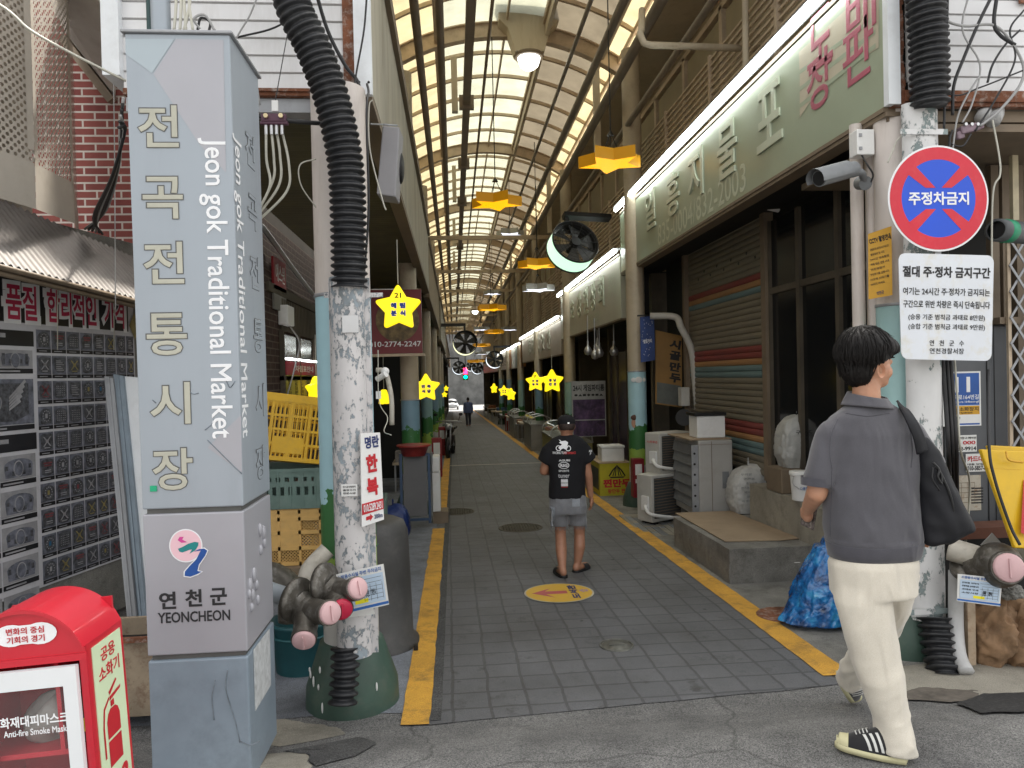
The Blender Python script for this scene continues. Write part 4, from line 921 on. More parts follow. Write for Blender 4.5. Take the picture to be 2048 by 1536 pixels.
# sandwich board, basin, foam box
t = thing('sandwich_board', 'blue framed grey sandwich board standing under the red basin', 'sandwich board', (-.48, 9.9, gz(9.9))); yb = 9.6
a, c = at(800, 912, yb), at(860, 1040, yb)
MB().obox(((a.x + c.x) / 2, yb + .1, (a.z + c.z) / 2 + .02), (c.x - a.x - .06, .02, a.z - c.z - .05), Matrix.Rotation(radians(-6), 3, 'X')).build('panel', P('grey_board', (.115, .115, .12), .55, 0, .15, 2), t)
b = MB(); R6 = Matrix.Rotation(radians(-6), 3, 'X'); cc = V((a.x + c.x) / 2, yb + .1, (a.z + c.z) / 2); hw = (c.x - a.x) / 2; hh = (a.z - c.z) / 2
for s in (-1, 1): b.obox(cc + R6 @ V(s * hw, 0, -.02), (.035, .04, hh * 2 + .06), R6); 
for s in (-1, 1): b.obox(cc + R6 @ V(0, -.002, s * hh), (hw * 2, .038, .035), R6)
b.build('frame', P('dark_blue_frame', (.02, .05, .11), .5), t)
for s in (-1, 1): MB().cyl(cc + V(s * (hw + .03), .25, hh), cc + V(s * (hw + .03), .45, -hh - .03), .014).build('leg', M['grey_metal'], t)
t = thing('plastic_basin', 'dark red plastic basin resting on the sandwich board', 'basin', tuple(at(827, 908, 9.75))); q = at(828, 911, 9.75)
MB().lathe([(.15, 0), (.20, .12), (.225, .13), (.225, .145), (.195, .14), (.15, .02), (.001, .02)], (q.x, 9.75, q.z), n=28).build('basin', P('dark_red_plastic', (.20, .02, .018), .45, 0, .15, 4), t); MB().lathe([(.226, .125), (.232, .137), (.226, .148)], (q.x, 9.75, q.z), n=28).build('rim', P('dark_red_rim', (.26, .03, .025), .45), t)
t = thing('foam_stack', 'crumpled white foam sheet stack beside the sandwich board', 'foam stack', (-.22, 10.1, gz(10.1)))
a, c = at(864, 945, 10.0), at(882, 1040, 10.0); MB().box(a.x, 9.98, c.z + .12, c.x, 10.3, a.z).build('sheet', M['white'], t, .01); MB().box(a.x, 9.97, a.z + .004, c.x, 10.32, a.z + .22).build('box', M['white'], t, .02); MB().box(a.x, 10.0, gz(10), c.x + .1, 10.35, c.z + .11).build('plinth', M['frame_dark'], t)
# shop interior things beside the brick wall
t = thing('wall_sign', 'small red vertical shop sign on the brown brick wall', 'sign', (-1.9, 8.2, 2.8))
a, c = atX(545, 512, -1.91), atX(571, 588, -1.91); MB().box(-1.925, a.y, c.z, -1.90, c.y, a.z).build('panel', P('red_sign', (.30, .012, .02), .4), t); MB().box(-1.925, a.y, c.z - .22, -1.902, c.y, c.z - .005).build('pale_panel', P('grey_sign_foot', (.2, .19, .17), .6), t)
q = V(-1.898, (a.y + c.y) / 2, a.z * .55 + c.z * .45); MB().text('예스원', q, (0, 1, 0), (0, 0, 1), .42, .2, 0, .01).build('lettering', M['white_ink'], t)
t = thing('junction_box', 'white junction box on the brown brick wall', 'junction box', (-1.9, 8.6, 2.3)); q = atX(568, 630, -1.9); MB().box(-1.93, q.y - .16, q.z - .12, -1.82, q.y + .16, q.z + .1).build('box', M['white'], t, .01); MB().tube(catmull([q + V(.05, .05, -.12), q + V(.1, .3, -.3), q + V(.06, .2, -.6), q + V(.05, -.3, -1.0)], 6), .01, 6).build('conduit', M['cable_g'], t)
t = thing('menu_board', 'yellow menu sheet with a red lit header inside the brick shop window', 'menu board', (-1.88, 9.0, 1.5)); a, c = atX(572, 722, -1.885), atX(640, 805, -1.885)
MB().box(-1.90, a.y, c.z, -1.885, c.y, a.z - .16).build('yellow_sheet', P('menu_yellow', (.40, .34, .06), .6), t); MB().box(-1.90, a.y, a.z - .155, -1.882, c.y, a.z).build('red_header', P('menu_red', (.40, .02, .05), .5), t)
b = MB()
for i in range(16): yy = a.y + (c.y - a.y) * (i + .5) / 16; b.box(-1.90, yy - .02, a.z + .02, -1.875, yy + .02, a.z + .04)
b.build('light_row', EM('small_white_bulbs', (1, 1, 1), 5), t)
b = MB()
for r in range(7):
    for k in range(6): yy = a.y + (c.y - a.y) * (k + .5) / 6; zz = a.z - .2 - (a.z - .2 - c.z) * (r + .5) / 7; b.text('국수만두라면떡볶'[(r + k) % 7:(r + k) % 7 + 2], (-1.8835, yy, zz), (0, 1, 0), (0, 0, 1), .14, .05, 0, .02)
b.build('menu_lettering', M['ink'], t); MB().text('차림표안내', (-1.8805, (a.y + c.y) / 2, a.z - .08), (0, 1, 0), (0, 0, 1), 1.1, .08, 0, .02).build('header_lettering', M['white_ink'], t)
# ================================================================== FAR LEFT: poster wall, awning, brick building
PA, PB = at(0, 775, 5.2), at(266, 772, 6.5); PA.z = PB.z = 0; PU = (PB - PA).normalized(); PN = V(PU.y, -PU.x, 0)
def onw(px, py, off=0.0):
    r = ray(px, py); o = V(0, 0, ZC); k = (PA + PN * off - o).dot(PN) / r.dot(PN); return o + r * k
def sz(px, py): p = onw(px, py); return ((p - PA).dot(PU), p.z)
def wp(s, z, off=0.0): q = PA + PU * s + PN * off; return V(q.x, q.y, z)
bw = thing('poster_shop', 'low grey shop wall carrying the engraving posters on the far left', 'building', tuple(wp(.3, 0)))
b = MB(); A = wp(-2.6, -.2, -.01); B_ = wp(2.4, -.2, -.01)
b.add([A, B_, B_ - PN * .2, A - PN * .2] + [p + V(0, 0, 3.1) for p in (A, B_, B_ - PN * .2, A - PN * .2)], [(0, 1, 5, 4), (1, 2, 6, 5), (2, 3, 7, 6), (3, 0, 4, 7), (4, 5, 6, 7)]); b.build('wall', M['concrete'], bw)
pb = thing('poster_banner', 'large banner of engraved stone plaque pictures with a red headline', 'banner', tuple(wp(.4, 0)))
s_r = sz(268, 700)[0]; z_t = sz(0, 538)[1]; z_b = sz(0, 1205)[1]
M['po_white'] = P('banner_white', (.60, .60, .64), .45, 0, .08, 3, (.36, .36, .38), .4); M['po_k'] = P('banner_black', (.018, .018, .022), .35, 0, .2, 3)
M['po_d'] = P('print_slate', (.16, .17, .21), .4, 0, .5, 18); M['po_s'] = P('print_stone_grey', (.085, .088, .10), .4, 0, .7, 34); M['po_l'] = P('print_light_grey', (.34, .34, .36), .4, 0, .2, 10); M['po_y'] = P('print_gold', (.30, .25, .10), .45, 0, .3, 12); M['po_r'] = P('print_red', (.22, .06, .07), .45, 0, .3, 12); M['po_b'] = P('print_blue', (.03, .14, .26), .45, 0, .3, 12)
def wrect(b, s0, z0, s1, z1, off): return b.add([wp(s0, z0, off), wp(s1, z0, off), wp(s1, z1, off), wp(s0, z1, off)], [(0, 1, 2, 3)], False)
b = MB(); wrect(b, -1.3, z_b, s_r, z_t, .004); b.build('backing', M['po_white'], pb)
# headline
hz0 = sz(0, 642)[1]; hz1 = sz(0, 552)[1]; se = sz(255, 640)[0]
b = MB(); wrect(b, -1.3, hz0, se, hz1, .006); b.build('headline_band', M['po_k'], pb)
bo = MB(); bi = MB(); zc = (hz0 + hz1) / 2 - .01
for s_, a_, c_ in (('품질', 5, 75), ('합리적인', 88, 193), ('가격', 203, 248)):
    s0 = sz(a_, 600)[0]; s1 = sz(c_, 620)[0]; m_ = (s0 + s1) / 2
    bo.text(s_, wp(m_, zc, .0085), PU, (0, 0, 1), s1 - s0 + .04, .31, 0, .09); bi.text(s_, wp(m_, zc, .0105), PU, (0, 0, 1), s1 - s0 - .03, .25, 0, .022)
bo.text('좋은', wp(sz(0, 600)[0] - .42, zc, .0085), PU, (0, 0, 1), .46, .31, 0, .09); bi.text('좋은', wp(sz(0, 600)[0] - .42, zc, .0105), PU, (0, 0, 1), .40, .25, 0, .022)
bo.build('headline_outline', M['white_ink'], pb); bi.build('headline_lettering', P('crimson_print', (.50, .035, .09), .5, 0, .1, 5), pb)
bd, bs, bl, bk, by, br_, bb = (MB() for _ in range(7)); rnd = random.Random(4)
def stone(b, s0, z0, s1, z1, kind, off):
    w_ = s1 - s0; h_ = z1 - z0; pts = []
    if kind == 0:
        pts = [(.08, .04), (.92, .04), (.96, .6)] + [(.5 + .46 * cos(a), .6 + .34 * sin(a)) for a in [pi * k / 8 for k in range(1, 8)]] + [(.04, .6)]
    elif kind == 1: pts = [(.05, .1), (.3, .02), (.7, .02), (.95, .12), (.97, .9), (.75, .97), (.25, .97), (.03, .88)]
    else: pts = [(.1, .3), (.3, .06), (.75, .04), (.95, .2), (.95, .95), (.06, .95)]
    b.add([wp(s0 + p[0] * w_, z0 + p[1] * h_, off) for p in pts], [list(range(len(pts)))], False)
def emblem(s0, z0, s1, z1):
    w_ = s1 - s0; h_ = z1 - z0; k = rnd.randrange(7); cs = (s0 + s1) / 2; cz = (z0 + z1) / 2; g = [bl, by, bl, br_, by, bl, bb][rnd.randrange(7)]
    R2 = lambda b, x0, y0, x1, y1: wrect(b, s0 + x0 * w_, z0 + y0 * h_, s0 + x1 * w_, z0 + y1 * h_, .014)
    if k in (0, 5):
        for r in range(5):
            for c in range(5): R2(bl, .2 + c * .13, .2 + r * .12, .26 + c * .13, .24 + r * .12)
    elif k in (1, 4):
        for sg in (1, -1):
            a = V(cs - sg * w_ * .24, 0, cz - h_ * .26); c = V(cs + sg * w_ * .24, 0, cz + h_ * .26); q = .045 * w_
            g.add([wp(a.x - q, a.z, .014), wp(a.x + q, a.z, .014), wp(c.x + q, c.z, .014), wp(c.x - q, c.z, .014)], [(0, 1, 2, 3)], False)
        R2(g, .4, .42, .6, .6); R2(g, .3, .14, .7, .19)
    elif k == 2:
        for i in range(12): a = 2 * pi * i / 12; R2(bl, .5 + .24 * cos(a) - .03, .5 + .28 * sin(a) - .03, .5 + .24 * cos(a) + .03, .5 + .28 * sin(a) + .03)
        R2(g, .42, .38, .58, .62)
    elif k == 3: R2(br_, .2, .68, .8, .76); R2(br_, .25, .55, .75, .62); R2(bl, .28, .3, .72, .35); R2(bl, .28, .2, .72, .24)
    else:
        for i in range(6): R2(bl, .22, .2 + i * .1, .78 - .1 * (i % 3), .24 + i * .1)
cols = [sz(x, 760)[0] for x in (72, 102.5, 132.6, 160.6, 186, 209.5, 231.5, 252, 268)]
zr0 = sz(72, 655)[1]; zr1 = sz(72, 1176)[1]; NR = 10
for r in range(NR):
    za = zr0 - (zr0 - zr1) * r / NR; zb_ = zr0 - (zr0 - zr1) * (r + 1) / NR
    for k in range(len(cols) - 1):
        s0, s1 = cols[k] + .004, cols[k + 1] - .004; z0, z1 = zb_ + .006, za - .014
        wrect(bd, s0, z0 + .03, s1, z1, .007); wrect(bk, s0, z0, s1, z0 + .028, .008); stone(bs, s0 + .006, z0 + .035, s1 - .006, z1 - .006, rnd.randrange(3), .010); emblem(s0, z0 + .03, s1, z1)
        wrect(bl, s0 + .02, z0 + .01, s0 + (s1 - s0) * .7, z0 + .016, .010)
# big pictures on the left part
se_ = sz(70, 760)[0]; rows = [(655, 690, 'h'), (694, 745, 2), (752, 858, 1), (862, 900, 'h'), (904, 968, 2), (974, 1040, 2), (1044, 1104, 2), (1110, 1172, 2), (1180, 1240, 2)]
for y0, y1, kd in rows:
    z1 = sz(35, y0 + 6)[1]; z0 = sz(35, y1 + 2)[1]
    if kd == 'h':
        wrect(bk, -1.3, z0, se_ - .01, z1, .008); wrect(bl, se_ - .5, (z0 + z1) / 2, se_ - .25, (z0 + z1) / 2 + .03, .010); continue
    wd = .40 if kd == 2 else .62; s1 = se_ - .012
    for k in range(4):
        s0 = s1 - wd / (1 if kd == 1 else 1.28); wrect(bl if kd == 2 else bd, s0, z0 + .04, s1 - .012, z1, .007); wrect(bk, s0, z0, s1 - .012, z0 + .035, .008); stone(bd if kd == 2 else bs, s0 + .02, z0 + .05, s1 - .03, z1 - .015, 0 if kd == 2 else 2, .010)
        w_ = s1 - s0; wrect(bs, s0 + w_ * .30, z0 + .07, s0 + w_ * .66, z0 + .10, .012); wrect(bs, s0 + w_ * .12, z0 + .14, s0 + w_ * .2, z1 - .10, .012); wrect(bs, s0 + w_ * .74, z0 + .14, s0 + w_ * .82, z1 - .10, .012); wrect(bl, s0 + .02, z0 + .010, s0 + w_ * .6, z0 + .022, .010)
        cx, cz = s0 + w_ * .47, z0 + (z1 - z0) * .55
        bl.add([wp(cx + .042 * cos(a), cz + .058 * sin(a), .012) for a in [2 * pi * i / 16 for i in range(16)]], [list(range(16))], False); bd.add([wp(cx + .035 * cos(a), cz + .05 * sin(a), .014) for a in [2 * pi * i / 16 for i in range(16)]], [list(range(16))], False)
        if kd == 1:
            for i in range(5): bl.add([wp(cx + .10, cz - .06 + i * .02, .013), wp(cx + .2 + .012 * i, cz + .0 + i * .035, .013), wp(cx + .19 + .012 * i, cz + .02 + i * .035, .013), wp(cx + .10, cz - .045 + i * .02, .013)], [(0, 1, 2, 3)], False)
        s1 = s0
for b_, nm, mk in ((bd, 'picture_ground', 'po_d'), (bs, 'stone_picture', 'po_s'), (bl, 'pale_print', 'po_l'), (bk, 'black_print', 'po_k'), (by, 'gold_print', 'po_y'), (br_, 'red_print', 'po_r'), (bb, 'blue_print', 'po_b')): b_.build(nm, M[mk], pb)
b = MB(); c = sz(266, 652); q = .07
for i, (k, mm) in enumerate(((1.0, 0),)): b.add([wp(c[0] - q, c[1], .016), wp(c[0], c[1] - q * 1.7, .016), wp(c[0] + q, c[1], .016), wp(c[0], c[1] + q * 1.7, .016)], [(0, 1, 2, 3)])
b.build('hazard_diamond', M['po_y'], pb)
b = MB()
for px in (115, 228): a = onw(px, 520, .05); c = onw(px, 700, .03); b.tube([a, c], .004, 5)
b.build('cord', M['cable_w'], pb)
# corrugated awning
aw = thing('corrugated_awning', 'rusty grey corrugated awning above the plaque banner', 'awning', tuple(wp(.2, 2.5)))
AE0, AE1 = onw(0, 526, .50), onw(262, 594, .50); AT0, AT1 = onw(0, 398, .02), onw(236, 500, .02)
def sline(p, q, s): s0 = (p - PA).dot(PU); s1 = (q - PA).dot(PU); return p.z + (q.z - p.z) * (s - s0) / (s1 - s0)
def awf(u, v):
    s = -2.0 + 3.6 * u; ph = s / .06 * 2 * pi; z = sline(AT0, AT1, s) * (1 - v) + sline(AE0, AE1, s) * v; return wp(s, z + .010 * sin(ph), .02 + .48 * v)
MB().grid(awf, 480, 3).build('sheet', corr_mat('rusty_corrugated_sheet', (.17, .155, .145)), aw)
b = MB(); a = wp(-2.0, sline(AE0, AE1, -2.0) - .02, .49); c = wp(1.6, sline(AE0, AE1, 1.6) - .02, .49); b.tube([a, c], .02, 6); b.tube([a + V(0, 0, -.03) - PN * .03, c + V(0, 0, -.03) - PN * .03], .022, 6); b.build('edge_rail', M['frame_dark'], aw)
# perforated metal bay
pv = thing('perforated_screen', 'beige perforated metal screen box overhanging the rusty awning', 'metal screen', tuple(wp(0, 3)))
K = [wp(-2.2, 0, .30), onw(76, 600, .42), onw(152, 600, .12), onw(160, 600, -.6)]
for k in K: k.z = 0
zb_ = [onw(0, 385, .3).z, onw(76, 420, .42).z, onw(152, 448, .12).z, onw(152, 448, .12).z]
for i, nm in ((0, 'front_sheet'), (1, 'side_sheet'), (2, 'return_sheet')):
    a, c = K[i], K[i + 1]; b = MB(); b.add([V(a.x, a.y, zb_[i] + .28), V(c.x, c.y, zb_[i + 1] + .28), V(c.x, c.y, 6.4), V(a.x, a.y, 6.4)], [(0, 1, 2, 3)]); b.build(nm, M['perf'], pv)
    d = (c - a).normalized(); n_ = V(d.y, -d.x, 0) * .006; b = MB(); b.add([V(a.x, a.y, zb_[i]) + n_, V(c.x, c.y, zb_[i + 1]) + n_, V(c.x, c.y, zb_[i + 1] + .3) + n_, V(a.x, a.y, zb_[i] + .3) + n_], [(0, 1, 2, 3)])
    for q, s in ((a, 1), (c, -1)): e0 = V(q.x, q.y, 0) + n_; e1 = e0 + d * s * .05; b.add([V(e0.x, e0.y, zb_[i] + .3), V(e1.x, e1.y, zb_[i] + .3), V(e1.x, e1.y, 6.4), V(e0.x, e0.y, 6.4)], [(0, 1, 2, 3)])
    b.build('solid_border', M['beige'], pv)
b = MB(); inner = [k - PN * .35 for k in K[:3]]
for i in range(2): b.add([V(inner[i].x, inner[i].y, 2.9), V(inner[i + 1].x, inner[i + 1].y, 2.9), V(inner[i + 1].x, inner[i + 1].y, 6.4), V(inner[i].x, inner[i].y, 6.4)], [(0, 1, 2, 3)])
b.build('inner_wall', P('pale_inner_wall', (.50, .46, .40), .8), pv)
# red brick building behind, with eave
rbk = thing('brick_building', 'red brick building with pale mortar behind the market pillar', 'building', (-3.2, 7.3, 0)); yb = 6.95
MB().box(-6, yb, -.3, -2.2, yb + .3, 5.5).build('brick_wall', M['brick_red'], rbk)
MB().box(-6, yb + .32, -.3, -2.2, 16, 6.5).build('block', M['shop_wall'], rbk)
Q4 = [at(70, -60, 5.7), at(236, 20, 5.7), at(231, 196, yb - .02), at(134, 72, yb - .02)]; b = MB().add(Q4 + [p + V(0, 0, .12) for p in Q4], [(0, 1, 2, 3), (7, 6, 5, 4), (0, 4, 5, 1), (1, 5, 6, 2), (2, 6, 7, 3), (3, 7, 4, 0)], False); b.build('eave', P('stained_eave', (.50, .47, .43), .7, 0, .1, 3, (.3, .25, .18), .4), rbk)
b = MB(); u_ = (Q4[2] - Q4[3]).normalized(); b.cyl(Q4[3] + V(0, -.06, -.05), Q4[2] + V(0, -.06, -.05), .05, n=4, sm=False); b.build('eave_batten', P('brown_batten', (.30, .24, .18), .7), rbk)
# wires bundle between pillar and brick wall
for i in range(6):
    wire('cable', [at(247 - 2 * i, 195 + 12 * i, 4.2), at(240 + i * 2, 260, 4.3), at(238 - i * 3, 330 + i * 5, 4.6), at(212 - i * 5, 420 + i * 3, 5.2), at(170 + i * 7, 458 + i * 2, 5.9)], .009, M['cable_k'] if i % 3 else M['cable_g'], ['first', 'second', 'third', 'fourth', 'fifth', 'sixth'][i] + ' wire of the dark bundle hanging before the red brick wall', group='wires before the brick wall', sub=6)
wire('cable', [at(-420, -210, 3.6), at(-30, -8, 3.9), at(60, 60, 4.0), at(140, 105, 4.1), at(252, 162, 4.25)], .007, M['cable_w'], 'pale cable stretched diagonally across the perforated screen')
wire('cable', [at(226, 100, 5.4), at(229, 300, 5.4), at(231, 620, 5.4)], .004, M['cable_g'], 'thin plumb wire hanging between awning and pillar')
# leaning metal profiles behind the pillar
for i, (x0, x1, y0, col_, lab) in enumerate([(208, 226, 752, 'grey_metal', 'narrow grey metal profile leaning on the plaque banner'), (226, 246, 748, 'pillar_d', 'bluish metal profile leaning beside the narrow grey one'), (240, 285, 752, 'white_trim', 'pale metal sheet leaning behind the market pillar')]):
    Yt, Yb = 5.75 + i * .03, 5.35 + i * .03; a, c, d, e = at(x0, y0, Yt), at(x1, y0 + 4, Yt), at(x1 + 46, 1232, Yb), at(x0 + 46, 1240, Yb); zg = gz(5.4)
    def ext(p, q): k = (zg - p.z) / (q.z - p.z); return p + (q - p) * k
    d, e = ext(c, d), ext(a, e)
    P4 = [a, c, d, e]; b = MB(); th = V(0, .05, 0); b.add(P4 + [p + th for p in P4], [(3, 2, 1, 0), (4, 5, 6, 7), (0, 1, 5, 4), (1, 2, 6, 5), (2, 3, 7, 6), (3, 0, 4, 7)], False)
    if i < 2:
        mid = [(a + c) / 2, (d + e) / 2]; b.add([mid[0] + V(-.008, -.012, 0), mid[0] + V(.008, -.012, 0), mid[1] + V(.008, -.012, 0), mid[1] + V(-.008, -.012, 0), mid[0] + V(-.008, .0, 0), mid[0] + V(.008, .0, 0), mid[1] + V(.008, .0, 0), mid[1] + V(-.008, .0, 0)], [(3, 2, 1, 0), (0, 4, 7, 3), (1, 2, 6, 5), (0, 1, 5, 4)], False)
    o = b.build('metal_profile', M[col_], None, .003); tag(o, lab, 'metal profile', 'metal profiles leaning behind the pillar')
t = thing('rusty_planter', 'rusty metal trough on the ground between red box and pillar', 'trough', (-1.9, 4.2, 0)); a = at(262, 1238, 4.4)
b = MB(); zt_ = a.z
b.box(-2.6, 4.0, -.1, -1.5, 4.03, zt_).box(-2.6, 4.42, -.1, -1.5, 4.45, zt_).box(-1.53, 4.03, -.1, -1.5, 4.42, zt_); b.build('side_plate', P('rusty_beige_plate', (.30, .24, .17), .8, .1, .3, 5, (.12, .04, .02), .9), t); MB().box(-2.6, 4.03, zt_ - .14, -1.53, 4.42, zt_ - .1).build('soil', M['dark'], t); MB().box(-2.65, 3.98, zt_ + .002, -1.47, 4.0, zt_ + .03).box(-1.5, 3.98, zt_ + .002, -1.47, 4.46, zt_ + .03).build('rim', M['rust'], t)
# ================================================================== red extinguisher box
M['ex_red'] = P('extinguisher_red', (.56, .012, .03), .38, 0, .08, 2, (.30, .01, .02), .3, coat=.3); M['ex_white'] = P('white_door_frame', (.76, .78, .80), .4, 0, .04, 3); M['ex_lime'] = P('pale_green_label', (.62, .74, .50), .5, 0, .05, 4)
ex = thing('extinguisher_box', 'red public fire extinguisher box with a white glazed door', 'extinguisher box', (-1.21, 2.31, 0)); X0, X1, YA, YB, ZS, ZA = -1.385, -1.040, 2.2, 2.43, .905, 1.03
def arcz(x, r=0): h = (X1 - X0) / 2; c = (X0 + X1) / 2; R = (h * h + (ZA - ZS) ** 2) / (2 * (ZA - ZS)); return ZA - R + sqrt(R * R - (x - c) ** 2)
top = [(X0 + (X1 - X0) * i / 24, arcz(X0 + (X1 - X0) * i / 24)) for i in range(25)]
b = MB(); n = 25; vs = [V(x, YA - .012, z) for x, z in top] + [V(x, YB, z) for x, z in top]; b.add(vs, [(i, i + 1, n + i + 1, n + i) for i in range(n - 1)], True)
vs = [V(x, YA - .012, z - .0) for x, z in top] + [V(x, YA - .012, z - .012) for x, z in top]; b.add(vs, [(i, n + i, n + i + 1, i + 1) for i in range(n - 1)], False); b.build('roof', M['ex_red'], ex)
b = MB(); zh = .885; b.add([V(X0, YA, zh)] + [V(X1, YA, zh)] + [V(x, YA, z - .003) for x, z in top[::-1]], [list(range(27))], False)
b.box(X0, YA + .001, .02, X0 + .02, YB, ZS).box(X1 - .02, YA + .001, .02, X1, YB, ZS).box(X0 + .02, YB - .01, .02, X1 - .02, YB, ZS + .08).box(X0, YA + .001, 0, X1, YB, .03).box(X0 + .02, YA + .02, .585, X1 - .02, YB - .01, .60)
b.box(X1 - .10, YA + .015, .60, X1 - .088, YB - .01, .86); b.box(X0 - .0, YA - .006, zh - .02, X1 + .004, YA - .0, zh); b.build('cabinet', M['ex_red'], ex)
dz1, dz0, dx0, dx1 = .855, .05, X0 + .012, X1 - .022; wx0, wx1, wz0, wz1 = X0 + .075, X1 - .060, .16, .80
b = MB().box(dx0, YA - .02, dz0, wx0, YA - .002, dz1).box(wx1, YA - .02, dz0, dx1, YA - .002, dz1).box(wx0, YA - .02, wz1, wx1, YA - .002, dz1).box(wx0, YA - .02, dz0, wx1, YA - .002, wz0); dr = b.build('door', M['ex_white'], ex)
def glass_mat(name, tint=(.9, .95, .95), alpha=.12):
    m, t, b = new_mat(name); b.inputs['Base Color'].default_value = col4(tint); b.inputs['Roughness'].default_value = .05; b.inputs['Alpha'].default_value = alpha; return m
M['glass'] = glass_mat('clear_glass', (.5, .55, .55), .06)
MB().box(wx0, YA - .012, wz0, wx1, YA - .009, wz1).build('pane', M['glass'], dr)
MB().box(dx0 + .012, YA - .034, .42, dx0 + .05, YA - .021, .58).box(dx0 + .022, YA - .04, .44, dx0 + .04, YA - .0345, .56).build('handle', M['grey_metal'], dr, .004)
xm = (wx0 + wx1) / 2 + .015
b = MB().text('화재대피마스크', (xm, YA - .0135, .708), (1, 0, 0), (0, 0, 1), .19, .032, 0, .03); b.text('Anti-fire Smoke Mask', (xm, YA - .0135, .676), (1, 0, 0), (0, 0, 1), .175, .019, 0, .015)
def rrect(b, x0, z0, x1, z1, r, wd, y):
    def ring(e):
        out = []
        for (cx, cz, a0) in ((x1 - r, z1 - r, 0), (x0 + r, z1 - r, 90), (x0 + r, z0 + r, 180), (x1 - r, z0 + r, 270)):
            for k in range(5): a = radians(a0 + 22.5 * k); out.append(V(cx + (r + e) * cos(a), y, cz + (r + e) * sin(a)))
        return out
    A = ring(0); Bq = ring(-wd); N = len(A); b.add(A + Bq, [(i, N + i, N + (i + 1) % N, (i + 1) % N) for i in range(N)], False)
def ext_icon(b, cx, y, zb, s, ux=(1, 0, 0), nrm=(0, -1, 0)):
    U_ = V(*ux); o = V(cx, y, zb) if not isinstance(cx, Vector) else cx
    def pl(pts): b.add([o + U_ * (p[0] * s) + V(0, 0, p[1] * s) for p in pts], [list(range(len(pts)))], False)
    pl([(-.22, 0), (.22, 0), (.22, .42), (-.22, .42)]); pl([(-.22, .46), (.22, .46), (.22, .75), (.17, .86), (.08, .92), (-.08, .92), (-.17, .86), (-.22, .75)]); pl([(-.06, .94), (.06, .94), (.06, 1.04), (-.06, 1.04)]); pl([(-.08, 1.05), (.30, 1.12), (.32, 1.17), (-.08, 1.12)]); pl([(-.06, 1.14), (.2, 1.3), (.17, 1.34), (-.1, 1.2)])
    pl([(-.1, 1.08), (-.1, 1.13), (-.3, 1.0), (-.36, .7), (-.31, .7), (-.26, .96)]); pl([(-.36, .7), (-.31, .7), (-.31, .2), (-.36, .2)])
rrect(b, xm - .055, .42, xm + .055, .53, .014, .006, YA - .0135); ext_icon(b, xm, YA - .0135, .435, .062); b.build('white_print', M['white_ink'], dr)
b = MB(); cx = X0 + .185
for i in range(1):
    pts = [(cx - .04 + .047 * cos(a), .955 + .032 * sin(a)) for a in [radians(60 + 240 * k / 12) for k in range(13)]] + [(cx + .04 + .047 * cos(a), .955 + .032 * sin(a)) for a in [radians(240 + 240 * k / 12) for k in range(13)]]
    b.add([V(x, YA - .003, z) for x, z in pts], [list(range(len(pts)))], False)
b.build('slogan_sticker', M['white_ink'], ex)
b = MB().text('변화의 중심', (cx, YA - .0045, .967), (1, 0, 0), (0, 0, 1), .105, .020, 0, .02).text('기회의 경기', (cx, YA - .0045, .942), (1, 0, 0), (0, 0, 1), .105, .020, 0, .02); b.build('slogan_lettering', M['red_ink'], ex)
b = MB().box(X0 + .02, YA - .004, .895, X0 + .10, YA - .002, .93); b.build('small_label', M['ex_lime'], ex)
ly0, ly1 = YA + .03, YB - .02; ym = (ly0 + ly1) / 2
MB().box(X1 + .0005, ly0, .10, X1 + .003, ly1, .885).build('side_label', M['ex_lime'], ex)
b = MB().text('공용', (X1 + .0042, ym, .845), (0, 1, 0), (0, 0, 1), .09, .042, 0, .02).text('소화기', (X1 + .0042, ym, .79), (0, 1, 0), (0, 0, 1), .13, .045, 0, .02); ext_icon(b, V(X1 + .0042, ym, .50), 0, 0, .185, (0, 1, 0)); b.text('119', (X1 + .0042, ym, .43), (0, 1, .25), (0, 0, 1), .13, .07, 0, .05)
b.build('red_print', M['red_ink'], ex); b = MB()
for i in range(12): b.text(['● 안전핀을 뽑으세요', '● 노즐을 화점으로 향하세요', '● 손잡이를 움켜쥐세요'][i % 3], (X1 + .0042, ym, .36 - i * .02), (0, 1, 0), (0, 0, 1), .14 - .02 * (i % 3), .010, 0, .01)
b.build('small_print', M['ink'], ex)
# contents
for i, (x, lab) in enumerate(((X0 + .15, 'left red extinguisher standing inside the glazed box'), (X1 - .085, 'right red extinguisher standing inside the glazed box'))):
    t = thing('fire_extinguisher', lab, 'extinguisher', (x, YA + .11, .03), 'extinguishers inside the red box'); MB().lathe([(.058, .0), (.06, .02), (.06, .33), (.045, .38), (.02, .40)], (x, YA + .11, .032), n=24).build('cylinder', M['ex_red'], t); b = MB().cyl((x, YA + .11, .43), (x, YA + .11, .48), .016).box(x - .05, YA + .1, .48, x + .05, YA + .12, .492); b.build('valve', M['black'], t); MB().lathe([(.0605, .12), (.0608, .125), (.0608, .22), (.0605, .225)], (x, YA + .11, .03), n=24).build('label_band', M['white'], t); MB().tube(catmull([(x + .02, YA + .09, .47), (x + .075, YA + .07, .44), (x + .07, YA + .07, .3), (x + .068, YA + .07, .2)], 6), .009, 8).build('hose', M['black'], t)
    t.rotation_euler = ex_rot = (0, 0, 0)
o = MB(); 
def bagf(u, v): th = 2 * pi * u; ph = pi * v; r = 1 + .12 * noise.noise((3 * cos(th), 3 * sin(th), 5 * v)); return V(X0 + .165 + .10 * r * sin(ph) * cos(th), YA + .10 + .06 * r * sin(ph) * sin(th), .665 - .06 * r * cos(ph) + .02 * sin(3 * th))
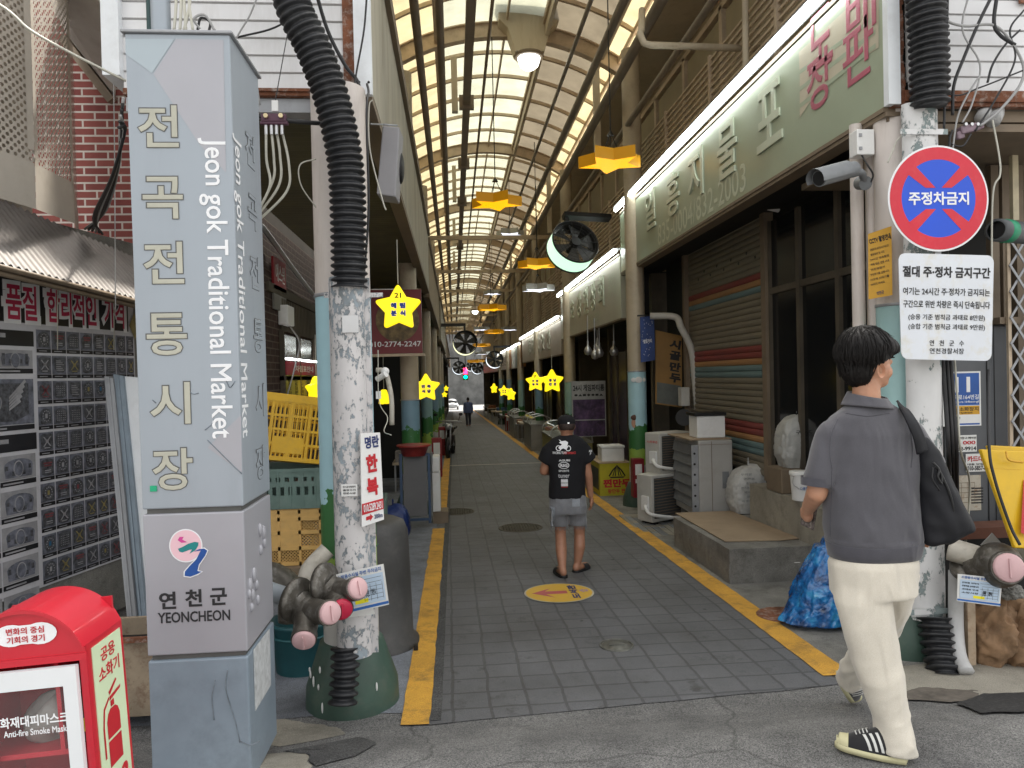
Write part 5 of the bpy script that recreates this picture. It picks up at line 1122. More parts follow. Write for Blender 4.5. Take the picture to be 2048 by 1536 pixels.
b = MB().grid(bagf, 30, 18); o = b.build('mask_pack', P('pale_mask_pack', (.30, .28, .26), .35, 0, .2, 9)); tag(o, 'pale vacuum packed smoke mask on the upper shelf of the red box', 'mask pack')
b = MB().box(X1 - .12, YA + .05, .605, X1 - .04, YA + .14, .74); o = b.build('mask_carton', P('dark_mask_carton', (.06, .05, .03), .5)); b2 = MB().box(X1 - .10, YA + .047, .64, X1 - .065, YA + .049, .68).build('label', M['yel_ink'], o); tag(o, 'dark carton with a yellow mark on the upper shelf of the red box', 'carton')
ex.rotation_euler = (0, radians(-3.2), 0)
# ================================================================== RIGHT: shop signs
LX, UZ = (0, -1, 0), (0, 0, 1)
def xsign(label, y0, y1, z0, z1, m, x=2.8, tube=True):
    t = thing('shop_sign', label, 'shop sign', (x, (y0 + y1) / 2, z0), 'shop signs along the right side of the alley')
    MB().box(x, y0, z0, x + .10, y1, z1).build('panel', m, t, .006)
    MB().box(x - .012, y0, z1 + .002, x + .12, y1, z1 + .035).box(x - .01, y0, z0 - .03, x + .11, y1, z0 - .002).build('frame', M['frame_dark'], t)
    if tube:
        b = MB(); n = max(1, int((y1 - y0) / 1.25)); L = (y1 - y0) / n
        for i in range(n): b.cyl((x - .075, y0 + i * L + .02, z1 + .075), (x - .075, y0 + (i + 1) * L - .02, z1 + .075), .032, n=8)
        b.build('light_tube', M['tube'], t); MB().box(x - .11, y0, z1 + .115, x + .03, y1, z1 + .13).build('tube_hood', M['grey_metal'], t)
    return t
zb1 = atX(1500, 380, 3.0).z; zt1 = atX(1420, 245, 3.0).z
zb1 = 3.345; zt1 = 4.30
s1 = xsign('long sage green wallpaper shop sign with big raised letters and red words', 4.47, 11.85, zb1, zt1, M['sign_green'])
M['emboss'] = P('pale_raised_letter', (.50, .54, .42), .4, 0, .08, 3)
b = MB()
for ch, px, py in zip('일흥지물포', (1301, 1347, 1392, 1455, 1540), (420, 388, 350, 300, 232)):
    q = atX(px, py, 2.8); hh = .53; b.text(ch, (2.799, q.y, q.z), LX, UZ, .50, hh, .016, .014)
b.build('raised_lettering', M['emboss'], s1)
b = MB(); q0, q1 = atX(1316, 470, 2.8), atX(1492, 355, 2.8); b.text('835-0004/832-2003', (2.798, (q0.y + q1.y) / 2, (q0.z + q1.z) / 2), LX, UZ, abs(q0.y - q1.y), .27, 0, .008); b.build('phone_number', M['emboss'], s1)
M['patch_tan'] = P('faded_sunlit_tan_vinyl', (.47, .42, .32), .4, 0, .1, 1.5); M['faded_red'] = P('faded_crimson_ink', (.40, .09, .14), .45, 0, .12, 3)
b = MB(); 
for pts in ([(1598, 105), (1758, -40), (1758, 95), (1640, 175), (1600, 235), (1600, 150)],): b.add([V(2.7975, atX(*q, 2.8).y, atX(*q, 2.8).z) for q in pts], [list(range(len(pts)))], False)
b.build('faded_sunlit_vinyl_patch', M['patch_tan'], s1)  # faded tan panel; its pale colour also paints in the sunlight streak
b = MB()
for k in range(3): b.add([V(2.7965, atX(*q, 2.8).y, atX(*q, 2.8).z) for q in ((1600, 140 + 34 * k), (1752, 30 + 34 * k - k * 6), (1752, 40 + 34 * k - k * 6), (1600, 149 + 34 * k))], [(0, 1, 2, 3)], False)
b.build('vinyl_stripe', M['sign_green'], s1)
b = MB()
for ch, px, py, w_, h_ in (('도', 1641, 78, .36, .42), ('장', 1639, 160, .38, .42), ('배', 1722, 12, .36, .40), ('판', 1716, 103, .38, .40)):
    q = atX(px, py, 2.8); b.text(ch, (2.7945, q.y, q.z), LX, UZ, w_, h_, 0, .014)
b.build('red_lettering', M['faded_red'], s1)
b = MB()
for px, py in ((1252, 420), (1262, 428), (1256, 444), (1268, 452), (1260, 466)): q = atX(px, py, 2.8); b.text('흥', (2.7975, q.y, q.z), LX, UZ, .38, .24, 0, .02)
b.build('faded_logo_print', P('faded_mauve_ink', (.40, .33, .32), .5), s1)
MB().box(2.8, 4.46, zb1 - .06, 2.94, 11.85, zb1 - .032).build('lower_trim', M['frame_dark'], s1)
s2 = xsign('second sage green shop sign, lower and half as long, with small raised letters', 11.92, 18.65, 2.60, 3.64, M['sign_pale'])
b = MB()
for i, ch in enumerate('강원상회'): b.text(ch, (2.799, 15.9 - i * .80, 3.22), LX, UZ, .54, .56, .016, .016)
b.text('호', (2.799, 16.8, 3.2), LX, UZ, .4, .42, .016, .012); b.text('흥', (2.799, 18.0, 3.2), LX, UZ, .4, .42, .016, .012); b.build('raised_lettering', M['emboss'], s2)
b = MB().text('쌀·잡곡\n고추·마늘', (2.798, 12.6, 3.25), LX, UZ, .66, .4, 0, .01); b.text('832-0011', (2.798, 14.2, 2.8), LX, UZ, 1.2, .17, 0, .01); b.build('small_lettering', M['emboss'], s2)
s3 = xsign('third shop sign, pinkish beige, before the pair of yellow stars', 18.72, 29.5, 2.22, 3.10, M['sign_pink'])
b = MB()
for i, ch in enumerate('중앙방앗간'): b.text(ch, (2.799, 26.6 - i * 1.35, 2.72), LX, UZ, .9, .56, .02, .02)
b.build('raised_lettering', M['sign_pale'], s3)
s4 = xsign('fourth shop sign, grey beige with orange and green ends, far down the right side', 30, 47, 2.05, 2.95, M['sign_pink'])
b = MB()
for i, (a, mm) in enumerate(((30.0, 0), (31.6, 1), (33.4, 2), (35.2, 0))): b.m(mm).box(2.992, a, 2.06, 2.798, a + 1.2, 3.04)
b.build('coloured_panel', [P('orange_brown_sign', (.42, .2, .08), .5), P('grey_green_sign', (.2, .24, .2), .5), P('pale_sign', (.5, .48, .42), .5)], s4)
b = MB().text('장수건강원', (2.7975, 42, 2.5), LX, UZ, 6, .5, 0, .02); b.build('lettering', M['frame_dark'], s4)
s5 = xsign('fifth shop sign, pale, near the far end of the alley', 47.5, 68, 2.0, 2.85, M['sign_pale'], tube=False)
# dangling stuff under sign two: silver bulbs
for i, (px, py, y) in enumerate([(1176, 702, 14.5), (1190, 710, 14.1), (1195, 697, 14.5), (1199, 706, 13.9), (1228, 703, 13.5)]):
    q = at(px, py, y); t = thing('hanging_bulb', ['first', 'second', 'third', 'fourth', 'fifth'][i] + ' from the left of the silver bulbs hanging under the second sign', 'bulb', tuple(q), 'silver bulbs under the second sign')
    MB().lathe([(.001, -.09), (.06, -.07), (.085, 0), (.06, .06), (.025, .11), (.022, .2)], q, n=14).build('bulb', M['steel'], t); MB().cyl(q + V(0, 0, .2), q + V(0, 0, .72), .012, n=6).build('cord', M['steel'], t)
# railing with slats above the signs
def railing(y0, y1, z0, z1, x, lab, n):
    t = thing('balcony_railing', lab, 'railing', (x, (y0 + y1) / 2, z0), 'slatted railings above the signs'); b = MB()
    for i in range(n): z = z0 + (z1 - z0) * i / (n - 1); b.box(x - .014, y0, z - .012, x + .014, y1, z + .012)
    b.build('slats', M['frame'], t); b = MB(); k = max(2, int((y1 - y0) / 1.6))
    for i in range(k + 1): y = y0 + (y1 - y0) * i / k; b.box(x - .03, y - .025, z0 - .2, x + .03, y + .025, z1 + .05)
    b.build('posts', M['frame'], t)
railing(4.9, 12.1, 4.42, 5.4, 3.15, 'long slatted railing above the wallpaper shop sign', 13); railing(12.5, 19.1, 3.9, 5.05, 3.15, 'slatted railing above the second shop sign', 15); railing(19.4, 31.5, 3.45, 4.8, 3.15, 'slatted railing above the third shop sign', 16)
t = thing('drain_pipe', 'beige drain pipe crossing from the roof to the railing above the wallpaper sign', 'pipe', tuple(at(1400, 95, 7.4))); a = at(1282, 90, 7.6); c = at(1528, 98, 7.6)
MB().tube([at(1284, 20, 7.9), at(1283, 60, 7.7), a + V(-.01, 0, .12), a + V(.03, 0, .02), a + V(.1, 0, 0), c], .037, 12).build('pipe', M['cream'], t)
o = MB().cyl(at(1490, -40, 7.2), at(1492, 160, 7.2), .033, n=12).build('drain_pipe', M['cream']); tag(o, 'vertical beige pipe standing before the railing above the wallpaper sign', 'pipe')
# round fluorescent fitting under the soffit
t = thing('ceiling_fitting', 'small white tube fitting under the dark soffit behind the wallpaper sign', 'lamp', tuple(at(1545, 412, 7.5))); MB().cyl(at(1524, 408, 7.5), at(1560, 416, 7.5), .05, n=12).build('tube', M['white'], t); MB().cyl(at(1560, 416, 7.5), at(1600, 418, 7.5), .035, n=10).build('arm', M['grey_metal'], t)
# ================================================================== RIGHT: corner column with duct, hoses and signs
column(2.93, 4.58, .125, 3.34, 2.08, mural_mat('mural_paint_d', 3, (.36, .56, .56)), M['col_top'], 'front column of the right row, pale above and teal below, behind the walking man', .26)
dx = at(1853, 700, 4.36).x; z0, z1 = at(1853, 1240, 4.36).z, at(1853, 206, 4.36).z
duct = thing('conduit_cover', 'wide steel conduit cover with flaking white and grey paint behind the walking man', 'conduit', (dx, 4.36, .1))
def dfn(u, v):
    a = pi + pi * u; rr = .115; return V(dx + rr * cos(a), 4.40 + rr * .7 * sin(a), z0 + (z1 - z0) * v)
MB().grid(dfn, 20, 40).build('cover', M['peel2'], duct)
b = MB()
for zz in (at(1850, 262, 4.30).z, at(1853, 1225, 4.30).z): b.box(dx - .18, 4.31, zz - .017, dx + .13, 4.315, zz + .017)
b.build('strap', M['peel2'], duct)
pts, rr = rings([at(1852, -120, 4.274), at(1852, 0, 4.274), at(1858, 100, 4.292), at(1860, 215, 4.311)], .104, .043, .012)
o = MB().tube(pts, rr, 20).build('flexible_hose', M['black_rub']); tag(o, 'black corrugated hose rising up the right white siding', 'hose')
pts, rr = rings([at(1870, 1236, 4.311), at(1878, 1290, 4.255), at(1890, 1352, 4.163)], .09, .05, .015)
o = MB().tube(pts, rr, 20).build('flexible_hose', M['black_rub']); tag(o, 'short black corrugated hose below the right conduit cover', 'hose')
for i, (px, w_, lab) in enumerate(((1711, .045, 'slim stained white pipe beside the security camera'), (1742, .05, 'stained white pipe behind the orange camera notice'))):
    a, c = at(px, 270, 4.764), at(px + 4, 800, 4.764); o = MB().cyl((a.x, 4.76, gz(4.76)), (a.x, 4.76, 3.33), w_ * .93, n=16).build('rain_pipe', M['peel2'] if i == 5 else M['col_top']); tag(o, lab, 'pipe')
t = thing('switch_box', 'cream switch box under the near end of the wallpaper sign', 'switch box', tuple(at(1731, 283, 4.579))); a, c = at(1714, 258, 4.579), at(1750, 309, 4.579); MB().box(a.x, 4.579, c.z, c.x, 4.68, a.z).build('box', M['white'], t, .006); b = MB().box(a.x + .012, 4.571, c.z + .03, a.x + .03, 4.578, c.z + .05).box(a.x + .012, 4.571, a.z - .05, a.x + .03, 4.578, a.z - .03); b.build('latch', M['grey_metal'], t)
t = thing('security_camera', 'grey bullet security camera with sun hood below the cream switch box', 'camera', tuple(at(1680, 352, 4.44)))
a, c = at(1634, 358, 4.366), at(1708, 338, 4.496); d = (c - a).normalized(); M['cam'] = P('grey_camera_shell', (.20, .21, .22), .5, .1, .15, 8)
b = MB().cyl(a + d * .02, c, .052, .05, 20); b.build('barrel', M['cam'], t); b = MB(); up = V(0, 0, 1); sd = d.cross(up).normalized(); u2 = sd.cross(d)
def hood(u, v): an = radians(-20 + 220 * u); return a - d * .02 + d * (v * .30) + (sd * cos(an) + u2 * sin(an)) * .066
MB().grid(hood, 14, 3).build('hood', M['cam'], t); MB().cyl(a + d * .015, a + d * .019, .045, n=16).build('lens', M['black'], t)
e = at(1728, 362, 4.579); MB().tube(catmull([c - d * .03 + V(0, 0, -.03), at(1722, 345, 4.514), e], 5), .024, 10).cyl(e + V(0, .05, 0), e + V(0, -.02, -.02), .045, n=14).build('bracket', M['cam'], t)
wire('cable', [at(1722, 308, 4.607), at(1735, 330, 4.533), at(1746, 350, 4.533), at(1738, 372, 4.579)], .006, M['cable_k'], 'thin black lead from switch box to camera')
# orange camera notice
M['orange'] = P('orange_notice', (.62, .33, .02), .5, 0, .08, 3, (.4, .2, .03), .3)
t, loc, U, W, n = quadboard('camera_notice', 'orange camera notice with black print on the white pipe', 'notice', [(1736, 468), (1783, 452), (1785, 590), (1737, 599)], [4.47, 4.40, 4.40, 4.47], .004, M['orange'])
b = MB(); btext(b, 'CCTV 촬영안내', loc, U, W, .5, .13, .9, .09, .04)
for i, s in enumerate(('방범용으로 설치된 CCTV입니다', '촬영범위 및 시간', '24시간 연속촬영', '책임관서', '연천경찰서', '무단투기를 금합니다', '이곳에 쓰레기를', '버리지 마세요')): btext(b, s, loc, U, W, .48 - .08 * (i % 3 == 1), .26 + i * .075, .78 - .2 * (i % 3 == 1), .035, .01)
b.build('lettering', M['ink'], t); b = MB(); btext(b, '연천군', loc, U, W, .5, .93, .3, .05, .02); b.build('blue_lettering', M['navy'], t)
# round no parking sign
t = thing('no_parking_sign', 'round red and blue no parking sign on the right column', 'road sign', tuple(at(1877, 397, 4.181))); C0 = at(1877, 397, 4.181); R0 = 104 / F * 4.47
M['sg_blue'] = P('sign_blue', (.005, .075, .62), .35, 0, .06, 3); M['sg_red'] = P('sign_red', (.60, .012, .035), .35, 0, .07, 3, (.66, .1, .1), .3)
def disc(b, r0, r1, y, n=64): return b.add([C0 + V(r * cos(2 * pi * i / n), y, r * sin(2 * pi * i / n)) for r in (r0, r1) for i in range(n)], [(i, (i + 1) % n, n + (i + 1) % n, n + i) for i in range(n)] if r0 > 0 else [list(range(n, 2 * n))], False)
MB().cyl(C0 + V(0, .004, 0), C0, R0, n=64).build('plate', M['white_ink'], t); b = disc(MB(), R0 * .735, R0 * .965, -.002); b.build('red_ring', M['sg_red'], t); b = disc(MB(), 0, R0 * .738, -.0015); b.build('blue_disc', M['sg_blue'], t)
b = MB()
for sx in (-1, 1):
    for sz_ in (-1, 1):
        p = [(.23, .19), (.42, .19)]; e = .55
        q = [V(sx * (.06), 0, sz_ * .20) * R0, V(sx * .26, 0, sz_ * .20) * R0, V(sx * .60, 0, sz_ * .45) * R0, V(sx * .44, 0, sz_ * .595) * R0]
        q = [C0 + V(v_.x, -.003, v_.z) for v_ in q]; b.add(q, [(0, 1, 2, 3) if sx * sz_ > 0 else (3, 2, 1, 0)], False)
b.build('red_bar', M['sg_red'], t); MB().text('주정차금지', C0 + V(0, -.004, .0), (1, 0, 0), UZ, R0 * 1.2, R0 * .25, 0, .03).build('lettering', M['white_ink'], t)
b = MB().box(C0.x - .02, 4.192, C0.z - R0 - .1, C0.x + .02, 4.21, C0.z + R0 * .9); b.build('bracket', M['grey_metal'], t)
# white rules board
M['board_w'] = P('worn_white_board', (.70, .73, .78), .45, 0, .05, 3, (.62, .55, .36), .55)
t = thing('parking_rules_board', 'white rounded parking rules board below the round sign', 'road sign', tuple(at(1893, 614, 4.163))); Q = [at(*q, 4.163) for q in ((1797, 506), (1988, 511), (1983, 722), (1803, 718))]
def rl(u, v): return Q[0] * (1 - u) * (1 - v) + Q[1] * u * (1 - v) + Q[2] * u * v + Q[3] * (1 - u) * v
pts = []; r = .07
for cu, cv, a0 in ((r, r, 180), (1 - r, r, 270), (1 - r, 1 - r, 0), (r, 1 - r, 90)):
    for k in range(6): a = radians(a0 + 18 * k); pts.append(rl(cu + r * cos(a), cv + r * sin(a)))
N = len(pts); b = MB().add(pts + [p + V(0, .005, 0) for p in pts], [list(range(N))[::-1], list(range(N, 2 * N))] + [(i, (i + 1) % N, N + (i + 1) % N, N + i) for i in range(N)], False); b.build('plate', M['board_w'], t)
U = Q[1] - Q[0]; Un = U.normalized(); Wn = V(-Un.z, 0, Un.x) if Un.x > 0 else UZ
Wn = V(0, 0, 1) - Un * Un.z; Wn.normalize(); b = MB()
for s, v, w_, h_, bo in (('절대 주·정차 금지구간', .17, .92, .105, .035), ('여기는 24시간 주·정차가 금지되는', .355, .91, .07, .018), ('구간으로 위반 차량은 즉시 단속됩니다', .475, .91, .07, .018), ('(승용 기준 범칙금 과태료 8만원)', .60, .80, .062, .006), ('(승합 기준 범칙금 과태료 9만원)', .69, .80, .062, .006), ('연   천   군   수', .84, .36, .055, .01), ('연천경찰서장', .915, .36, .055, .01)):
    b.text(s, rl(.5, v) + V(0, -.002, 0), Un, Wn, w_ * U.length, h_ * (Q[0] - Q[3]).length, 0, bo)
b.build('lettering', M['ink'], t)
# ================================================================== RIGHT: cabinet, gate, yellow board, pipes
M['cab'] = P('charcoal_cabinet_paint', (.105, .11, .12), .5, .1, .15, 2, (.06, .06, .06), .3, streak=True)
t = thing('grey_cabinet', 'tall charcoal metal cabinet behind the right conduit, with stickers', 'cabinet', tuple(at(1955, 1055, 4.718))); a, c = at(1872, 652, 4.92), at(2021, 1058, 4.92)
a.x = max(a.x, 3.49); MB().box(a.x, 4.92, c.z, c.x, 5.7, a.z).build('body', M['cab'], t, .012); b = MB().box(a.x + .32, 4.915, c.z + .01, a.x + .326, 4.919, a.z - .01).box(c.x - .11, 4.916, c.z, c.x - .106, 4.919, a.z); b.build('door_seam', M['black'], t); MB().box(at(1985, 640, 4.92).x, 4.85, a.z + .003, c.x + .05, 5.7, a.z + .05).build('top_ledge', M['frame_dark'], t)
b = MB()
for i in range(6): q = at(1993, 985 + 6 * i, 4.727); b.box(q.x - .045, 4.912, q.z - .004, q.x + .045, 4.919, q.z + .006)
b.build('vent_slots', M['black'], t)
Yc = 4.916
def plate(name, label, x0, y0, x1, y1, m, Y=Yc, cat='sticker'):
    p = [at(x0, y0, Y), at(x1, y0, Y), at(x1, y1, Y), at(x0, y1, Y)]; t = thing(name, label, cat, tuple((p[0] + p[2]) / 2)); MB().box(p[0].x, Y - .003, p[2].z, p[2].x, Y, p[0].z).build('panel', m, t)
    return t, lambda u, v: V(p[0].x + (p[2].x - p[0].x) * u, Y - .0045, p[0].z + (p[2].z - p[0].z) * v), abs(p[2].x - p[0].x), abs(p[0].z - p[2].z)
def ptext(b, L, s, u, v, wu, hv, W_, H_, bo=.02): b.text(s, L(u, v), (1, 0, 0), UZ, W_ * wu, H_ * hv, 0, bo)
def prect(b, L, u0, v0, u1, v1, off=.001): p = [L(u0, v1), L(u1, v1), L(u1, v0), L(u0, v0)]; b.add([q + V(0, off, 0) for q in p], [(0, 1, 2, 3)], False)
t, L, w_, h_ = plate('address_plate', 'blue and white house number plate reading 11 on the cabinet', 1884, 744, 1962, 851, M['white'], cat='address plate')
b = MB(); prect(b, L, .04, .03, .96, .62); prect(b, L, .04, .95, .96, .98); b.build('blue_field', P('address_blue', (.015, .09, .36), .4), t); b = MB(); prect(b, L, .04, .63, .96, .79); b.build('yellow_field', M['orange'], t)
b = MB(); ptext(b, L, '11', .52, .24, .40, .28, w_, h_, .03); ptext(b, L, '전곡로164번길', .55, .47, .78, .09, w_, h_, .015); ptext(b, L, 'Jeongok-ro 164beon-gil', .55, .56, .78, .05, w_, h_, .01); b.build('white_lettering', M['white_ink'], t); b = MB(); ptext(b, L, '비상소화장치', .55, .69, .76, .075, w_, h_, .02); ptext(b, L, 'Fire Hydrant', .5, .76, .55, .04, w_, h_, .01); ptext(b, L, '화재신고', .3, .85, .3, .05, w_, h_, .01); ptext(b, L, '112', .3, .91, .2, .05, w_, h_, .01); b.build('lettering', M['ink'], t)
t, L, w_, h_ = plate('phone_sticker', 'white sticker ending in 9914 on the cabinet', 1902, 871, 1953, 903, M['paper']); b = MB(); ptext(b, L, '000', .7, .45, .5, .22, w_, h_, .03); b.build('red_lettering', M['red_ink'], t); b = MB(); ptext(b, L, 'TV·냉장고·에어컨', .55, .17, .85, .14, w_, h_, .01); ptext(b, L, '832-9914', .55, .8, .85, .24, w_, h_, .03); b.build('lettering', M['ink'], t)
t, L, w_, h_ = plate('phone_sticker', 'white card sticker with red heading below the 9914 sticker', 1931, 908, 1986, 942, M['paper']); b = MB(); ptext(b, L, '카드대납', .45, .28, .8, .32, w_, h_, .04); b.build('red_lettering', M['red_ink'], t); b = MB(); ptext(b, L, '대출 당일 즉시', .5, .58, .9, .12, w_, h_, .01); ptext(b, L, '010-5857-8514', .5, .8, .92, .26, w_, h_, .03); b.build('lettering', M['ink'], t)
t, L, w_, h_ = plate('rusty_notice', 'rust stained paper notice low on the cabinet', 1895, 952, 1962, 1020, P('rust_stained_paper', (.52, .48, .40), .7, 0, .15, 8, (.30, .14, .05), .9), cat='notice'); b = MB()
for i in range(5): prect(b, L, .2, .2 + .14 * i, .8, .215 + .14 * i, 0)
for i in range(4): prect(b, L, .2 + .2 * i, .2, .21 + .2 * i, .76, 0)
b.build('table_print', M['frame_dark'], t)
# dark recess and folding gate at the right edge
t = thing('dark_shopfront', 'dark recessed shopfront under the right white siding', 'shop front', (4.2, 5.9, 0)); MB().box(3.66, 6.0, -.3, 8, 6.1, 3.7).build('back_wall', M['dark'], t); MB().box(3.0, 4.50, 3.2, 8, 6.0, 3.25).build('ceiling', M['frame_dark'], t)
b = MB()
for px in (1990, 2012, 2040): q = at(px, 400, 5.18); b.box(q.x - .03, 5.18, .3, q.x + .03, 5.24, 3.18)
b.build('door_post', M['frame_dark'], t); q = at(2032, 350, 4.995); MB().box(q.x - .025, 4.995, at(2032, 440, 4.995).z, q.x + .02, 5.03, at(2032, 270, 4.995).z).build('pale_yellow_post', P('pale_post', (.55, .48, .33), .5), t)  # dark door posts, and one bar in a pale yellowish colour
t = thing('folding_gate', 'grey folding lattice gate at the far right edge', 'gate', tuple(at(2040, 1050, 4.81))); b = MB(); x0 = at(2024, 700, 4.81).x; zb_, zt_ = at(2030, 1052, 4.81).z, at(2030, 480, 4.81).z
n = 11
for k in range(6):
    for i in range(n):
        z = zb_ + (zt_ - zb_) * i / n; dz_ = (zt_ - zb_) / n; x = x0 + .12 * k
        for s in (0, 1): b.obox((x + .06, 4.81 + .01 * s, z + dz_ / 2), (.016, .006, sqrt(.12 ** 2 + dz_ ** 2)), Matrix.Rotation(atan2(.12, dz_) * (1 if s else -1), 3, 'Y'))
b.build('lattice', M['grey_metal'], t); b = MB()
for k in range(0, 7, 2): b.box(x0 + .12 * k - .012, 4.825, zb_, x0 + .12 * k + .012, 4.845, zt_)
b.build('upright', M['frame'], t)
t = thing('capped_pipe', 'dark open ended pipe with a green ring beside the round sign', 'pipe', tuple(at(2010, 462, 4.394))); a, c = at(1992, 460, 4.348), at(2080, 470, 4.533)
MB().lathe([(.056, 0), (.072, .0), (.072, .10), (.07, .11), (.07, .5)], a, (c - a), 22, cap=False).build('tube', P('dark_grey_pipe', (.08, .085, .09), .45), t); MB().lathe([(.0725, .07), (.075, .075), (.075, .14), (.0725, .145)], a, (c - a), 22).build('ring', P('green_ring', (.01, .22, .11), .45), t); MB().cyl(a + (c - a).normalized() * .03, a + (c - a).normalized() * .035, .057, n=20).build('inside', M['black'], t)
M['pvc'] = P('grey_white_pvc', (.46, .46, .46), .5, 0, .1, 4, (.3, .28, .25), .3)
for px, e, lab in ((1971, 232, 'left grey PVC pipe with an elbow on the right siding'), (1994, 238, 'right grey PVC pipe with an elbow on the right siding')):
    o = MB().tube([at(px, -60, 4.496), at(px, e - 30, 4.496), at(px - 2, e - 8, 4.477), at(px - 8, e + 4, 4.422)], .042 if px < 1990 else .046, 14).build('pvc_pipe', M['pvc']); tag(o, lab, 'pipe')
for i, (pp, r_, mm, lab) in enumerate([
    ([(1896, -20), (1893, 80), (1890, 170), (1888, 260)], .008, 'cable_k', 'black cable hugging the right edge of the upper hose'),
    ([(1878, 10), (1892, 40), (1930, 52), (1985, 50), (2020, 80), (2046, 130), (2040, 170), (2000, 220), (1960, 252)], .009, 'cable_g', 'grey cable looping wide across the right siding'),
    ([(1990, -20), (1960, 40), (1930, 110), (1908, 170), (1905, 230)], .010, 'cable_k', 'black cable slanting down the right siding'),
    ([(1994, -10), (1988, 45), (2000, 70), (2030, 90)], .012, 'cable_k', 'thick black cable curling at the top right corner'),
    ([(2040, 60), (2010, 90), (1985, 130), (1975, 165)], .007, 'cable_k', 'thin black cable right of the PVC pipes'),
    ([(1960, 150), (1935, 190), (1915, 235), (1905, 300)], .006, 'cable_g', 'thin grey cable crossing behind the maroon clamp'),
    ([(1985, 240), (1998, 310), (2000, 350), (1985, 400), (1984, 640)], .006, 'cable_w', 'thin pale cable dropping beside the round sign'),
    ([(1905, 260), (1900, 285), (1925, 292), (1942, 268)], .006, 'cable_k', 'short black loop under the right clamp'),
    ([(1820, 60), (1835, 150), (1905, 190), (1960, 175), (2048, 140)], .005, 'cable_k', 'thin black cable sagging across the right siding'),
    ([(1940, -20), (1925, 60), (1960, 130), (1945, 205), (1925, 245)], .006, 'cable_g', 'grey cable meandering between hose and PVC pipes'),
    ([(2048, 20), (2020, 60), (2030, 120), (1990, 200), (1950, 262)], .006, 'cable_k', 'black cable dropping from the top right corner to the mauve clamp'),
    ([(1900, 270), (1892, 420), (1896, 560), (1890, 720)], .008, 'cable_k', 'black cable running down behind the round sign'),
    ([(1838, 262), (1800, 275), (1786, 300), (1776, 325)], .005, 'cable_w', 'thin white wire looped left of the right conduit')]):
    wire('cable', [at(*q, 4.34 if i != 12 else 4.42) for q in pp], r_, M[mm], lab)
t = thing('cable_clamp', 'mauve cable clamp under the right PVC pipes', 'cable clamp', tuple(at(1937, 258, 4.366))); c = at(1937, 258, 4.366); R_ = Matrix.Rotation(radians(-14), 3, 'Y'); MB().obox(c, (.13, .05, .05), R_).obox(c + V(.07, 0, .015), (.05, .035, .035), R_).obox(c + V(-.06, 0, -.04), (.05, .03, .05), R_).build('body', P('mauve_plastic', (.20, .14, .17), .5, 0, .3, 14), t, .008); b = MB()
for k in (-.04, .0, .04): b.cyl(c + V(k, -.02, .02), c + V(k, -.035, .02), .01)
b.build('bolt', M['steel'], t)
for i, (x, r_, mm) in enumerate(((1893, .014, 'cable_k'), (1902, .012, 'cable_k'), (1909, .013, 'cable_k'), (1917, .007, 'cable_w'))):
    wire('cable', [at(x - 8, 720, 4.366), at(x - 2, 800, 4.348), at(x + 4, 900, 4.348), at(x + (22 if i == 3 else 5), 960, 4.7), at(x + (18 if i == 3 else 8), 1050, 4.7), at(1912 + 3 * i, 1150, 4.329)], r_, M[mm], ['first', 'second', 'third', 'pale fourth'][i] + ' cable from the left of the bundle entering the white floor pipe', group='cables beside the right conduit')
o = MB().tube(catmull([at(1912, 1142, 4.255), at(1912, 1250, 4.237), at(1918, 1310, 4.163), at(1934, 1345, 4.07)], 6), .042, 14).build('floor_pipe', M['pvc']); tag(o, 'white plastic pipe curving to the ground beside the lower right hose', 'pipe')
# yellow folding floor board
t = thing('floor_sign', 'yellow plastic folding floor sign leaning at the right edge', 'floor sign', tuple(at(2030, 1090, 3.978))); M['yel_p'] = P('yellow_plastic', (.68, .42, .01), .4, 0, .1, 3, (.45, .28, .03), .4)
def slab(b, P4, th): n = (P4[1] - P4[0]).cross(P4[3] - P4[0]).normalized() * th; b.add(P4 + [p + n for p in P4], [(0, 1, 2, 3), (7, 6, 5, 4), (0, 4, 5, 1), (1, 5, 6, 2), (2, 6, 7, 3), (3, 7, 4, 0)], False)
for Y_, dx_, dy_ in ((4.02, 0, 0), (4.2, 14, -8)):
    P4 = [at(1962 + dx_, 898 + dy_, Y_), at(2110 + dx_, 905 + dy_, Y_), at(2110 + dx_, 1100 + dy_, Y_ - .12), at(2031 + dx_, 1096 + dy_, Y_ - .12)]; b = MB(); slab(b, P4, .03); b.build('leaf', M['yel_p'], t, .008)
P4 = [at(1975, 936, 3.996), at(2110, 943, 3.996), at(2110, 947, 3.996), at(1977, 940, 3.996)]; b = MB(); slab(b, P4, .01); q = at(2030, 915, 3.978); b.tube(catmull([at(2012, 903, 3.978), at(2018, 920, 3.959), at(2046, 925, 3.959)], 5), .006, 6); b.build('rib', M['orange'], t); MB().add([at(2047, 960, 3.978), at(2060, 960, 3.978), at(2060, 1075, 3.885), at(2042, 1065, 3.885)], [(0, 1, 2, 3)]).build('red_mark', M['red_ink'], t)
wire('cable', [at(1977, 740, 4.163), at(1978, 890, 3.931), at(1990, 960, 3.885), at(2020, 1050, 3.839), at(2040, 1090, 3.792)], .009, M['cable_k'], 'black cable lying over the yellow floor sign')
